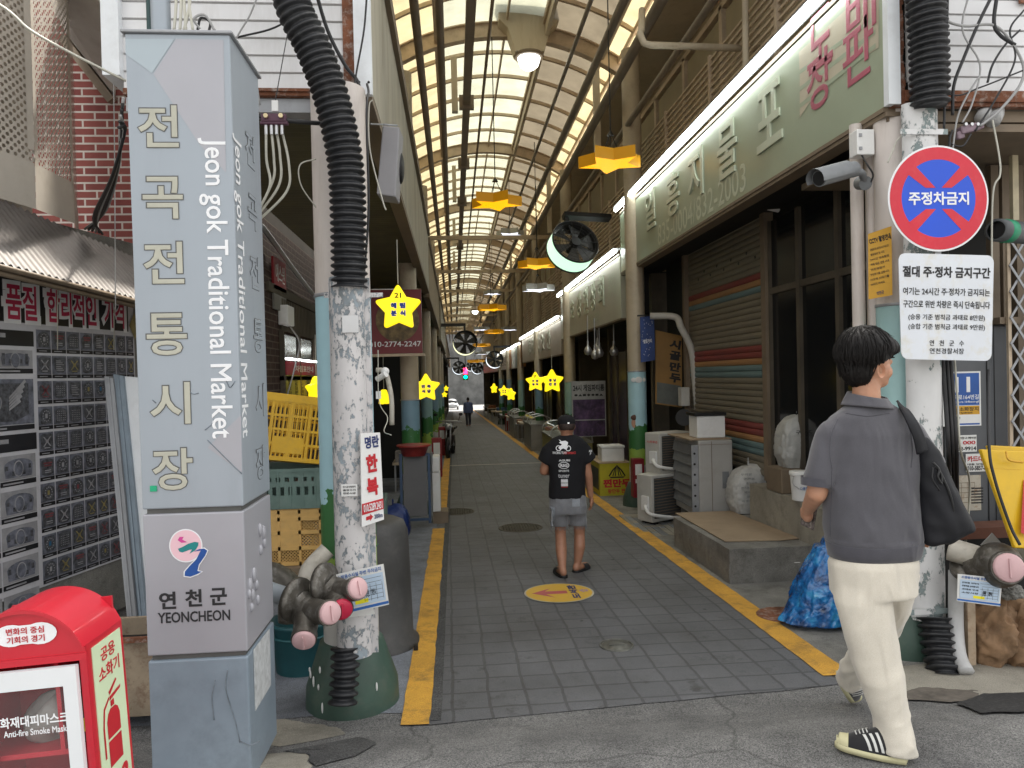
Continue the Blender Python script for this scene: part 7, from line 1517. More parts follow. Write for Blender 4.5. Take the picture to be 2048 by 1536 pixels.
# banners
t, loc, U, W, n = quadboard('dumpling_banner', 'orange brown banner with black dumpling shop letters beside the shutter', 'banner', [(1311, 660), (1364, 672), (1364, 815), (1311, 808)], 10.7, .01, P('ochre_banner', (.27, .15, .045), .6, 0, .2, 2)); b = MB()
for i, ch in enumerate('시골만두'): btext(b, ch, loc, U, W, .74, .14 + i * .155, .42, .125, .05)
b.build('lettering', M['ink'], t); b = MB(); brect(b, loc, .05, .7, .95, .98, n); b.build('grey_panel', P('grey_door_panel', (.12, .13, .12), .5), t)
t, loc, U, W, n = quadboard('night_banner', 'deep blue banner with small pale stars beside the dumpling banner', 'banner', [(1280, 634), (1308, 632), (1310, 720), (1282, 725)], 10.6, .01, P('night_blue_banner', (.03, .06, .20), .5, 0, .3, 4)); b = MB()
rnd = random.Random(9)
for i in range(26): u, v = rnd.uniform(.08, .92), rnd.uniform(.06, .94); brect(b, loc, u, v, u + .035, v + .012, n)
btext(b, '별빛거리', loc, U, W, .5, .55, .6, .09, .02); b.build('pale_print', M['white_ink'], t); MB().tube([loc(-.2, -.03), loc(1.05, -.03)], .012, 6).build('rod', M['black'], t)
t = thing('game_room_poster', 'tall game room poster with a purple picture beside the second column', 'poster', tuple(at(1178, 820, 14.6))); Yq = 14.6; a, c = at(1143, 763, Yq), at(1213, 872, Yq); MB().box(a.x, Yq, c.z, c.x, Yq + .04, a.z).build('panel', P('grey_white_panel', (.34, .34, .33), .6), t)
L = lambda u, v: V(a.x + (c.x - a.x) * u, Yq - .003, a.z + (c.z - a.z) * v); w_, h_ = c.x - a.x, a.z - c.z
b = MB(); ptext(b, L, '24시 게임파티룸', .5, .12, .92, .12, w_, h_, .03); ptext(b, L, '●▲■◆●■▲', .5, .25, .85, .05, w_, h_, .0); b.build('lettering', M['ink'], t); b = MB(); prect(b, L, .03, .33, .97, .69); prect(b, L, .03, .71, .97, .99); b.build('purple_picture', P('purple_print', (.06, .03, .08), .5, 0, .9, 5, (.2, .12, .2), .6), t)
t = thing('styrofoam_box', 'white styrofoam box on the yellow crate box', 'foam box', tuple(at(1226, 925, 12.9))); a, c = at(1203, 892, 12.2), at(1249, 925, 12.2); MB().box(a.x, 12.2, c.z, c.x, 12.55, a.z - .05).build('box', M['white'], t, .015); MB().box(a.x - .01, 12.19, a.z - .047, c.x + .01, 12.56, a.z).build('lid', M['white'], t, .012)
t = thing('steamer_box', 'yellow steamed bun counter box with red lettering', 'counter', tuple(at(1225, 990, 12.7))); e = at(1199, 927, 12.05); c = at(1262, 990, 12.05); MB().box(e.x, 12.05, gz(12), c.x, 13.1, e.z - .004).build('body', P('lime_yellow_panel', (.48, .42, .02), .5, 0, .15, 3), t); MB().box(e.x - .02, 12.03, e.z - .002, c.x, 13.12, e.z + .015).build('top', P('worn_top', (.4, .3, .2), .7), t)
L = lambda u, v: V(e.x + (c.x - e.x) * u, 12.047, e.z + (c.z - e.z) * v); w_, h_ = c.x - e.x, e.z - c.z; b = MB(); ptext(b, L, '찐만두', .55, .62, .9, .26, w_, h_, .05); ptext(b, L, '왕만두 찐빵', .6, .86, .7, .14, w_, h_, .03); b.build('red_lettering', M['red_ink'], t)
b = MB(); pts = [(.30, .42), (.82, .42), (.76, .46), (.36, .46)]; b.add([L(*q) for q in pts], [(3, 2, 1, 0)]); b.tube([L(.30, .40), L(.42, .22), L(.56, .08), L(.70, .22), L(.82, .40)], .012, 5)
for k in (.42, .5, .62, .7): b.tube([L(k, .4), L(.56 + (k - .56) * .3, .12)], .008, 5)
b.build('bun_print', M['ink'], t); b = MB().box(e.x - .006, 12.15, gz(12.5) + .1, e.x - .002, 13.0, e.z - .1); b.build('menu_panel', P('dark_menu', (.03, .04, .03), .5), t)
t = thing('extinguisher_cabinet', 'small dark red extinguisher cabinet before the sky blue column', 'extinguisher box', (0, 0, 0)); a, c = at(1266, 918, 10.55), at(1290, 995, 10.55); MB().box(a.x, 10.55, c.z, c.x, 10.72, a.z).build('box', P('dull_red_cabinet', (.20, .012, .02), .4, 0, .1, 3), t, .01); b = MB().box(a.x + .03, 10.543, a.z - .24, a.x + .13, 10.549, a.z - .08).box(a.x + .03, 10.543, a.z - .36, a.x + .13, 10.549, a.z - .30); b.build('label', M['white'], t)
b = MB(); 
t = thing('painted_cloud', 'white painted cloud on the sky blue column', 'painted cloud', tuple(at(1266, 760, 10.8))); q = at(1266, 760, 10.81)
for dx_, r_ in ((-.07, .045), (0, .06), (.07, .045)): b.ell((2.79 + dx_, 10.95 - sqrt(.14 ** 2 - dx_ ** 2), q.z), (r_, .006, r_ * .8), n=14, m=8)
b.build('cloud', M['white'], t); t = thing('painted_child', 'painted smiling child on the sky blue column', 'painted figure', tuple(at(1260, 845, 10.8))); q = at(1260, 846, 10.81); b = MB().ell((2.72, 10.835, q.z), (.05, .008, .08), n=14, m=8); b.build('face', P('mural_skin', (.55, .30, .20), .6), t); b = MB().ell((2.72, 10.832, q.z + .08), (.058, .012, .042), n=14, m=8); b.build('hair', P('mural_brown', (.12, .05, .03), .6), t)
# display cases, stalls and boxes further down the alley
M['counter_y'] = P('yellowish_counter', (.35, .30, .10), .5, 0, .2, 3); M['steel_d'] = P('dull_steel', (.30, .29, .26), .4, .5, .15, 4)
def showcase(label, x, y, w_, L_, h_, m):
    t = thing('display_case', label, 'display case', (x, y, gz(y)), 'glass display cases along the right line'); z = gz(y); MB().box(x, y, z + .08, x + w_, y + L_, z + h_).build('cabinet', m, t, .01); b = MB().box(x - .02, y - .02, z + h_, x + w_ + .02, y + L_ + .02, z + h_ + .03).box(x, y, z, x + w_, y + L_, z + .078); b.build('steel_edge', M['steel_d'], t)
    def gf(u, v): a = pi * (1 - u); return V(x + w_ / 2 - w_ / 2 * cos(pi - a) * 1.0, y + L_ * v, z + h_ + .03 + .26 * sin(a) ** .7)
    MB().grid(gf, 16, 1).build('curved_glass', M['glass_g'], t); b = MB()
    for v in (0, .5, 1): b.tube([gf(k / 16, v) for k in range(17)], .014, 6)
    b.build('glass_rail', M['steel'], t); return t
M['glass_g'] = glass_mat('greenish_display_glass', (.35, .42, .38), .35)
showcase('nearest curved glass display case on the right, beside the walking man in black', 2.2, 15.0, .66, 3.3, .70, M['counter_y']); showcase('second curved glass display case on the right, further down', 2.3, 22.0, .65, 2.2, .8, M['steel_d']); showcase('third curved glass display case on the right, small with distance', 2.35, 29, .65, 2.4, .8, M['steel_d'])
def redbox(label, x, y, s=1.0):
    z = gz(y); t = thing('extinguisher_cabinet', label, 'extinguisher box', (x, y, z), 'red extinguisher cabinets down the alley'); MB().box(x, y, z, x + .22 * s, y + .22, z + .85 * s).build('box', M['ex_r2'], t, .01); MB().box(x + .04, y - .004, z + .5 * s, x + .18 * s, y - .001, z + .75 * s).build('window', M['white'], t)
M['ex_r2'] = P('dull_red_cabinet_paint', (.26, .015, .02), .45, 0, .1, 3)
redbox('red extinguisher cabinet beside the nearest display case', 2.45, 19.6); redbox('red extinguisher cabinet behind the second display case', 2.5, 24.8); redbox('red extinguisher cabinet far along the right side', 2.42, 35); redbox('nearest red extinguisher cabinet on the left, by the foam stack', -.52, 15.8); redbox('second red extinguisher cabinet on the left, before the motorcycle', -.5, 21.5)
rnd = random.Random(21); cols_ = [('stall_table', 'frame'), ('stall_table', 'grey_metal'), ('goods_crate', 'cr_g'), ('goods_crate', 'card'), ('goods_crate', 'cr_t'), ('goods_crate', 'white')]
for m_, k in (('gd1', (.28, .10, .04)), ('gd2', (.05, .10, .18)), ('gd3', (.30, .26, .2)), ('gd4', (.05, .12, .05)), ('gd5', (.22, .2, .19))): M[m_] = P('goods_colour_' + m_[-1] if False else {'gd1': 'russet_goods', 'gd2': 'blue_goods', 'gd3': 'beige_goods', 'gd4': 'green_goods', 'gd5': 'grey_goods'}[m_], k, .6, 0, .4, 6)
ordn = ['first', 'second', 'third', 'fourth', 'fifth', 'sixth', 'seventh', 'eighth', 'ninth', 'tenth', 'eleventh', 'twelfth']
def stall(i, side, y, w_, L_, h_, m1, m2):
    x = (2.4 if side > 0 else -.62 - w_); z = gz(y); t = thing('market_stall', '%s small market stall along the %s side of the alley' % (ordn[i], 'right' if side > 0 else 'left'), 'stall', (x, y, z), 'small stalls down the alley')
    MB().box(x, y, z + h_ - .05, x + w_, y + L_, z + h_).build('table_top', m1, t)
    for dx_ in (.03, w_ - .06):
        for dy_ in (.03, L_ - .06): MB().box(x + dx_, y + dy_, z, x + dx_ + .03, y + dy_ + .03, z + h_ - .052).build('leg', M['grey_metal'], t)
    b = MB()
    for k in range(5): xx = x + .03 + rnd.random() * (w_ - .25); yy = y + L_ * k / 5 + .02; b.obox((xx + .1, yy + .12, z + h_ + .08), (.2, L_ / 5.5, .16 * rnd.uniform(.6, 1.8)))
    b.build('goods', m2, t, .01)
for i, (y, h_, m1, m2) in enumerate([(26.5, .7, 'frame', 'gd3'), (28.3, .6, 'grey_metal', 'gd1'), (33.2, .75, 'frame', 'gd5'), (38, .7, 'grey_metal', 'gd4'), (42, .8, 'frame', 'gd2'), (47, .7, 'frame', 'gd3'), (53, .8, 'frame', 'gd1'), (60, .8, 'grey_metal', 'gd5')]): stall(i, 1, y, .8, 1.5, h_, M[m1], M[m2])
for i, (y, h_, m1, m2) in enumerate([(13.5, .55, 'frame', 'gd5'), (19.5, .7, 'frame', 'gd4'), (27, .8, 'frame', 'gd3'), (31, .7, 'grey_metal', 'gd1'), (36, .8, 'frame', 'gd5'), (43, .8, 'frame', 'gd2'), (50, .8, 'frame', 'gd3'), (58, .8, 'frame', 'gd1')]): stall(i, -1, y, .55, 1.4, h_, M[m1], M[m2])
# hanging goods / door curtains in the right shops to break the dark recess
M['win'] = P('dim_green_glass', (.03, .05, .045), .15, 0, .4, 3)
for i, (y, h_, c_) in enumerate([(12.4, 2.5, (.05, .035, .07)), (20.3, 2.2, (.10, .06, .05)), (24, 2.3, (.08, .10, .10)), (28, 2.2, (.22, .14, .10)), (34, 2.3, (.12, .12, .08)), (39, 2.3, (.2, .18, .14)), (46, 2.3, (.10, .14, .10)), (52, 2.3, (.2, .12, .1))]):
    t = thing('shop_door', '%s dim glazed shop door along the right side' % ordn[i], 'shop door', (3.5, y, gz(y)), 'shop doors along the right side'); z = gz(y); MB().box(3.30, y + .3, z + .05, 3.34, y + 2.9, z + h_).build('pane', P('door_tone_' + ordn[i], c_, .3, 0, .5, 3), t); b = MB()
    for k in range(4): b.box(3.27, y + .3 + k * .85, z, 3.345, y + .36 + k * .85, z + h_ + .05)
    b.build('frame', M['shop_wall2'], t)
for i, (y, c_) in enumerate([(17, (.06, .05, .05)), (20.5, (.10, .08, .06)), (24, (.06, .09, .09)), (28, (.14, .10, .07)), (33, (.10, .1, .08)), (38, (.15, .13, .1))]):
    t = thing('shop_door', '%s dim glazed shop door along the left side' % ordn[i], 'shop door', (-1.2, y, gz(y)), 'shop doors along the left side'); z = gz(y); MB().box(-1.24, y + .3, z + .05, -1.2, y + 2.9, z + 2.2).build('pane', P('left_door_tone_' + ordn[i], c_, .3, 0, .5, 3), t); b = MB()
    for k in range(4): b.box(-1.245, y + .3 + k * .85, z, -1.17, y + .36 + k * .85, z + 2.25)
    b.build('frame', M['shop_wall2'], t)
cr_ = [o for o in bpy.data.objects if o.name.startswith('plastic_crate') and o.parent is None and 'grey green' in o['label']][0]
for i, (x, y, z, lab) in enumerate(((-.95, 7.2, 0, 'grey green crate on the ground behind the charcoal barrel'), (-.93, 7.25, .262, 'second grey green crate stacked behind the charcoal barrel'), (-.97, 7.2, .524, 'third grey green crate, topmost behind the charcoal barrel'), (-1.0, 8.3, 0, 'lone grey green crate deeper under the left canopy'))):
    c = dup(cr_, lab, (x, y, gz(y) + z), (0, 0, radians(4 * i - 5))); c['group'] = 'grey green crates under the canopy'
sack('dark blue sack slumped behind the sandwich board', (-.78, 8.9, gz(8.9)), .4, .35, .5, P('dark_blue_sack', (.01, .03, .14), .4, 0, .3, 6), 4)
# motorcycle on the left
t = thing('motorcycle', 'dark motorcycle parked on the left yellow line', 'motorcycle', (-.12, 21.5, gz(21.5))); bx, by_, bz = -.12, 20.6, gz(21)
M['bike'] = P('dark_bike_paint', (.03, .02, .018), .35, .2, .2, 6)
for dy_ in (0, 1.25):
    w0 = MB().lathe([(.20, -.05), (.28, -.05), (.30, 0), (.28, .05), (.20, .05)], (bx, by_ + dy_, bz + .30), (1, 0, 0), 28, cap=False).build('wheel', M['black'], t); b = MB().cyl((bx - .04, by_ + dy_, bz + .30), (bx + .04, by_ + dy_, bz + .30), .07)
    for k in range(8): a = 2 * pi * k / 8; b.cyl((bx, by_ + dy_, bz + .30), (bx, by_ + dy_ + .22 * cos(a), bz + .30 + .22 * sin(a)), .008, n=4)
    b.build('rim', M['steel'], w0)
MB().ell((bx, by_ + .55, bz + .78), (.13, .30, .14)).ell((bx, by_ + .5, bz + .5), (.14, .24, .2)).build('body', M['bike'], t); MB().box(bx - .13, by_ + .75, bz + .76, bx + .13, by_ + 1.45, bz + .84).build('seat', M['black'], t, .03); b = MB().tube([(bx - .06, by_, bz + .3), (bx - .06, by_ + .18, bz + .8), (bx - .06, by_ + .22, bz + 1.0)], .022, 8).tube([(bx + .06, by_, bz + .3), (bx + .06, by_ + .18, bz + .8), (bx + .06, by_ + .22, bz + 1.0)], .022, 8).tube(catmull([(bx - .36, by_ + .32, bz + 1.02), (bx - .2, by_ + .2, bz + 1.05), (bx + .2, by_ + .2, bz + 1.05), (bx + .36, by_ + .32, bz + 1.02)], 5), .016, 8); b.build('fork', M['steel'], t); MB().ell((bx, by_ + .05, bz + .9), (.09, .08, .09)).build('headlight', M['steel'], t); b = MB().tube([(bx - .12, by_ + .5, bz + .3), (bx - .14, by_ + 1.0, bz + .28), (bx - .16, by_ + 1.5, bz + .36)], .04, 10); b.build('exhaust', M['steel_d'], t); b = MB()
for s in (-1, 1): b.tube([(bx + s * .28, by_ + .28, bz + 1.03), (bx + s * .34, by_ + .2, bz + 1.2)], .008, 6); b.ell((bx + s * .36, by_ + .2, bz + 1.24), (.06, .02, .045))
b.build('mirror', M['black'], t); t.rotation_euler = (0, 0, radians(-6))
# ================================================================== the street beyond the far end
b = MB().box(-14, 150, -4, 16, 152, 12); o = b.build('far_building', P('far_pale_wall', (.13, .13, .125), .8, 0, .5, .4)); tag(o, 'pale building closing the view beyond the far end', 'building')
t = thing('parked_car', 'white car parked crosswise beyond the far end of the alley', 'car', (.7, 100, gz(100))); M['car_w'] = P('white_car_paint', (.75, .77, .8), .25, 0, .03, 2, coat=.6); z = gz(100)
MB().loft([[V(.0 + .85 * k * cos(2 * pi * i / 20 + .157), 98.2 + yy, z + .35 + h_ * .5 + h_ * .5 * sin(2 * pi * i / 20 + .157)) for i in range(20)] for yy, k, h_ in ((0, .9, .55), (.4, 1.0, .7), (1.2, 1.0, .75), (3.2, 1.0, .75), (4.2, .95, .65))]).build('body', M['car_w'], t); MB().loft([[V(.0 + .72 * k * cos(2 * pi * i / 16 + .2), 98.2 + yy, z + 1.0 + h_ * .5 + h_ * .5 * sin(2 * pi * i / 16 + .2)) for i in range(16)] for yy, k, h_ in ((.5, .95, .2), (1.2, .9, .55), (2.8, .9, .55), (3.7, .95, .2))]).build('cabin', M['glass_dark'], t)
for s in (-1, 1):
    for yy in (.8, 3.4): MB().lathe([(.2, -.1), (.32, -.1), (.32, .1), (.2, .1)], (s * .75, 98.2 + yy, z + .32), (1, 0, 0), 20).build('wheel', M['black'], t)
    MB().ell((s * .6, 98.2, z + .7), (.16, .04, .08)).build('headlight', M['steel'], t)
t.location = (.35, 96, z)
t = thing('traffic_light', 'small red and green signal light seen at the far end', 'traffic light', tuple(at(931, 752, 88))); q = at(931, 750, 88); z = q.z; MB().box(q.x - .3, 88, z - .6, q.x + .3, 88.2, z + 1.0).build('case', M['black'], t); MB().box(q.x - .25, 87.97, z + .1, q.x + .25, 87.99, z + .9).build('red_lamp', EM('red_signal', (1, .02, .08), 3), t); MB().cyl((q.x, 87.99, z - .25), (q.x, 87.96, z - .25), .22, n=16).build('green_lamp', EM('green_signal', (.0, 1, .3), 3), t); MB().cyl((q.x, 88.1, z + 1), (q.x, 88.1, 6.8), .05).build('hanger', M['black'], t)
# ================================================================== people
from mathutils.bvhtree import BVHTree
def organic(b, voxel, iters, name, mats, parent, disp=None, cut=None, lam=.5):
    """fuse the overlapping volumes in b to one continuous surface, relax it, then displace it along its normals"""
    me = bpy.data.meshes.new('tmp'); me.from_pydata([tuple(p) for p in b.v], [], b.f); o = bpy.data.objects.new('tmp', me); COL.objects.link(o)
    r = o.modifiers.new('r', 'REMESH'); r.mode = 'VOXEL'; r.voxel_size = voxel
    if iters: s = o.modifiers.new('s', 'SMOOTH'); s.iterations = iters; s.factor = lam
    dg = bpy.context.evaluated_depsgraph_get(); m2 = bpy.data.meshes.new_from_object(o.evaluated_get(dg)); bpy.data.objects.remove(o); bpy.data.meshes.remove(me)
    if disp:
        ns = [v.normal.copy() for v in m2.vertices]
        for v, n_ in zip(m2.vertices, ns): v.co += n_ * disp(v.co, n_)
    q = MB(); q.smooth = True; q.v = [v.co.copy() for v in m2.vertices]; q.f = [list(p.vertices) for p in m2.polygons]
    if cut: q.f = [f for f in q.f if not cut(sum((q.v[i] for i in f), V(0, 0, 0)) / len(f))]
    q.mi = [0] * len(q.f); q.sm = [True] * len(q.f); bpy.data.meshes.remove(m2); return q.build(name, mats, parent)
def cap(b, p, q, r1, r2, n=18, end=True):
    p = V(*p); q = V(*q); b.cyl(p, q, r1, r2, n)
    if end: b.ell(p, r1 * .995, n=n, m=10); b.ell(q, r2 * .995, n=n, m=10)
def chain(b, pts, rs, n=18):
    for i in range(len(pts) - 1): cap(b, pts[i], pts[i + 1], rs[i], rs[i + 1], n)
def sring(c, rx, ry, n=40, e=2.4, yaw=0.0):
    out = []
    for i in range(n):
        t = 2 * pi * i / n; x = abs(cos(t)) ** (2 / e) * (1 if cos(t) > 0 else -1) * rx; y = abs(sin(t)) ** (2 / e) * (1 if sin(t) > 0 else -1) * ry
        out.append(V(c[0] + x * cos(yaw) - y * sin(yaw), c[1] + x * sin(yaw) + y * cos(yaw), c[2]))
    return out
def skin_mat(name, c):
    m, t, b = new_mat(name); n = noise_tex(t, coords(t), 14, 5); t.links.new(ramp(t, n, [(.3, tuple(x * .85 for x in c)), (.7, tuple(min(1, x * 1.1) for x in c))]).outputs[0], b.inputs['Base Color']); b.inputs['Roughness'].default_value = .5; b.inputs['Subsurface Weight'].default_value = .15; b.inputs['Subsurface Radius'].default_value = (.02, .008, .005); bump(t, b, noise_tex(t, coords(t), 240, 3), .15, .002); return m
def cloth_mat(name, c, var=.12, weave=420, rough=.85, sheen=.3, wr=.25, ang=.6):
    m, t, b = new_mat(name); n = noise_tex(t, coords(t), 5, 6, .6); o = ramp(t, n, [(.3, tuple(x * (1 - var) for x in c)), (.7, tuple(min(1, x * (1 + var)) for x in c))]).outputs[0]
    f = noise_tex(t, coords(t), weave, 2); o = mixc(t, .25, o, ramp(t, f, [(.3, (.2,) * 3), (.7, (.8,) * 3)]).outputs[0], 'OVERLAY'); t.links.new(o, b.inputs['Base Color']); b.inputs['Roughness'].default_value = rough; b.inputs['Sheen Weight'].default_value = sheen
    w1 = _n(t, 'ShaderNodeTexNoise'); w1.inputs['Scale'].default_value = 3.2; w1.inputs['Detail'].default_value = 1.5; w1.inputs['Distortion'].default_value = .5; t.links.new(coords(t, 1, 'Object', (2.2, 1.2, .8), (0, ang, 0)), w1.inputs['Vector'])
    rd = ramp(t, w1.outputs[0], [(.3, (0, 0, 0)), (.5, (1, 1, 1)), (.7, (0, 0, 0))], 'EASE'); b1 = _n(t, 'ShaderNodeBump'); b1.inputs['Strength'].default_value = wr; b1.inputs['Distance'].default_value = .022; t.links.new(rd.outputs[0], b1.inputs['Height'])
    b2 = _n(t, 'ShaderNodeBump'); b2.inputs['Strength'].default_value = .25; b2.inputs['Distance'].default_value = .002; t.links.new(f, b2.inputs['Height']); t.links.new(b1.outputs[0], b2.inputs['Normal']); t.links.new(b2.outputs[0], b.inputs['Normal']); return m
M['skin'] = skin_mat('light_skin', (.52, .27, .17)); M['skin2'] = skin_mat('tanned_skin', (.40, .195, .12)); M['hair'] = P('black_brown_hair', (.0065, .005, .0045), .5, 0, .4, 30, spec=.3)
M['polo'] = cloth_mat('grey_knit', (.076, .074, .086), wr=.32, ang=.45); M['polo_rib'] = cloth_mat('dark_grey_rib', (.062, .060, .073)); M['chino'] = cloth_mat('cream_cotton', (.64, .59, .50), .05, wr=.5, ang=-.5); M['bag_k'] = cloth_mat('black_nylon', (.0045, .005, .0085), .3, 300, .7, 0)
M['shoe_k'] = cloth_mat('black_suede', (.014, .014, .016)); M['sole'] = P('cream_rubber', (.60, .56, .34), .6, 0, .08, 8, (.4, .35, .2), .3); M['stripe'] = P('white_leather', (.66, .66, .63), .5)
# ---------------------------------------------------------------- the walking man in grey
YB = 3.10
def q3(px, py, dy=0.0): return at(px, py, YB + dy)
mm = 3.245 / F
base = q3(1755, 1490); p1 = thing('person', 'walking man in grey polo and cream trousers with a black shoulder bag, holding a phone', 'person', (base.x, YB, gz(YB)))
hc = q3(1738, 724); fd = V(sin(radians(84)), cos(radians(84)), 0); fs = V(fd.y, -fd.x, 0); RH = Matrix((fs, fd, V(0, 0, 1))).transposed()     # local x: her right, y: face direction
def hl(x, y, z): return hc + fs * x + fd * y + V(0, 0, z)
b = MB(); b.ell(hl(0, -.012, .012), (.077, .098, .105), RH, 24, 16); b.ell(hl(0, .030, -.045), (.062, .062, .075), RH, 20, 14); b.ell(hl(0, .055, -.088), (.036, .034, .028), RH); b.ell(hl(0, .092, -.03), (.013, .018, .022), RH, 12, 8); b.ell(hl(0, .078, .0), (.05, .02, .02), RH); b.ell(hl(0, .083, -.068), (.026, .012, .010), RH, 12, 8)
for s in (-1, 1): b.ell(hl(s * .045, .055, -.045), (.022, .025, .03), RH)
nk0, nk1 = q3(1732, 765), q3(1734, 840); chain(b, [nk0, nk1], [.056, .064])
sl, sr = q3(1668, 872), q3(1812, 866); hp = q3(1750, 1110)
b.loft([sring(q3(1740, py), (xr - xl) / 2 * mm * .9, d * .85) for py, xl, xr, d in ((830, 1670, 1805, .08), (880, 1650, 1830, .115), (960, 1662, 1825, .12), (1060, 1668, 1828, .12), (1150, 1668, 1828, .13))])
elb, wr = q3(1634, 985, .02), q3(1616, 1018, .20); chain(b, [sl, elb, wr], [.055, .046, .030])
hd = (wr - elb).normalized(); hand = wr + hd * .045 + V(.004, 0, -.01); b.ell(hand, (.022, .045, .040), Matrix.Rotation(radians(-15), 3, 'X'), 16, 10); cap(b, wr, hand, .028, .026)
kn = [(.0, .95), (.012, 1.0), (.024, .97), (.036, .82)]
for i, (dz, L) in enumerate(kn):
    p0 = hand + V(-.010, .028, .022 - dz); p1_ = p0 + V(.012, .026, -.008) * L; p2 = p1_ + V(.026, .002, -.010) * L; p3_ = p2 + V(.012, -.020, -.004) * L; chain(b, [hand + V(0, .01, .015 - dz), p0, p1_, p2, p3_], [.011, .0095, .0088, .0082, .007], 10)
t0 = hand + V(.014, -.012, .022); chain(b, [hand + V(0, -.012, .01), t0, t0 + V(.016, .014, .016), t0 + V(.024, .034, .020)], [.012, .011, .010, .008], 10)
er, wr2 = q3(1866, 955, .04), q3(1862, 1035, .14); chain(b, [sr, er, wr2], [.055, .045, .030]); h2 = wr2 + V(0, .02, -.05); b.ell(h2, (.022, .04, .045)); 
for i in range(4): p0 = h2 + V(.0, -.022 + .015 * i, -.035); chain(b, [h2, p0, p0 + V(-.004, .006, -.035 - .004 * (i in (1, 2))), p0 + V(-.016, .008, -.055)], [.012, .0095, .0085, .007], 10)
chain(b, [h2 + V(0, -.02, .01), h2 + V(-.016, -.034, -.015), h2 + V(-.02, -.034, -.045)], [.012, .0105, .008], 10)
# leg joints
kA = [q3(1712, 1130, -.02), q3(1742, 1300, -.10), q3(1793, 1480, -.16)]; kA[2].z = .10
kB = [q3(1795, 1130, .02), q3(1768, 1260, .20), q3(1690, 1350, .56)]
chain(b, [hp] + kA, [.1, .085, .062, .042]); chain(b, [hp] + kB, [.1, .08, .055, .034])
body = organic(b, .008, 3, 'body', [M['skin']], p1)
ear = MB(); E0 = hl(.080, -.008, -.038)
def earf(u, v): a = 2 * pi * u; r = .5 + .5 * sin(pi * v); return E0 + fs * (.004 + .014 * (1 - v) * (1 if v < .9 else .6)) + fd * (.020 * cos(a) * (1 - .55 * v) - .006 * (1 - v)) + V(0, 0, .033 * sin(a) * (1 - .55 * v) - .004 * cos(a))
ear.grid(earf, 20, 6); E1 = hl(-.080, -.008, -.038); ear.grid(lambda u, v: E1 - fs * (.004 + .012 * (1 - v)) + fd * (.020 * cos(2 * pi * u) * (1 - .5 * v)) + V(0, 0, .033 * sin(2 * pi * u) * (1 - .5 * v)), 20, 6); ear.build('ear', M['skin'], p1)
b = MB()
for s in (-1, 1): b.ell(hl(s * .030, .074, -.008), (.012, .008, .006), RH, 12, 8)
b.build('eye', M['white'], p1); b = MB()
for s in (-1, 1): b.ell(hl(s * .030, .0815, -.008), (.005, .003, .005), RH, 8, 6); b.ell(hl(s * .034, .088, .018), (.02, .007, .004), RH, 10, 6)
b.build('brow', M['hair'], p1)
# hair: fused cap plus combed strands
b = MB(); b.ell(hl(0, -.024, .050), (.116, .118, .114), RH, 30, 18); b.ell(hl(0, -.058, -.035), (.082, .062, .078), RH, 24, 14); b.ell(hl(0, .044, .070), (.100, .066, .056), RH, 24, 14); b.ell(hl(.02, .075, .045), (.07, .034, .034), RH, 20, 12); b.ell(hl(.070, .034, .058), (.036, .06, .040), RH, 20, 12); b.ell(hl(-.066, .02, .035), (.03, .05, .045), RH, 20, 12)
crown = hl(.0, -.045, .13)
def hdisp(p, n_):
    d = p - crown; a = atan2(d.dot(fd), d.dot(fs)); r = d.length; return .006 * noise.noise((a * 9, r * 12, 1)) + .004 * noise.noise((a * 26, r * 14, 7)) + .004 * noise.noise(p * 22)
def bare(p): d = p - hc; x, y, z = d.dot(fs), d.dot(fd), d.z; return (x > .035 and y > -.040 and z < -.006 + max(0, y) * .5 - max(0, -y) * .5 + .008 * noise.noise(p * 90)) or (y > .06 and z < .03)
hb = organic(b, .006, 4, 'hair', [M['hair']], p1, hdisp, bare)
bv = BVHTree.FromPolygons([v.co.copy() for v in hb.data.vertices], [list(p.vertices) for p in hb.data.polygons]); off_ = WM[p1.name].to_translation(); rnd = random.Random(3); b = MB()
cr_l = crown - off_
for i in range(900):
    rnd2 = rnd.uniform(.001, .012); a = 2 * pi * rnd.random(); L = rnd.uniform(.05, .13); st = rnd.uniform(.0, .16); pts = []; d0 = fs * cos(a) + fd * sin(a)
    for k in range(7):
        s = st + L * k / 6; p = cr_l + d0 * min(s, .10 + .3 * max(0, s - .1)) * 1.05 + V(0, 0, .01 - max(0, s - .03) * 1.0); p += V(rnd.gauss(0, .001), rnd.gauss(0, .001), 0); h = bv.find_nearest(p)
        if h[0] is None: break
        pts.append(h[0] + h[1] * (.001 + rnd2 * k / 6) + off_)
    if len(pts) == 7 and pts[-1].z > hc.z - .115 and not any(bare(q) for q in pts): b.tube(pts, [.0008, .0014, .0017, .0016, .0014, .0010, .0003], 5, False)
b.build('hair_strands', M['hair'], hb)
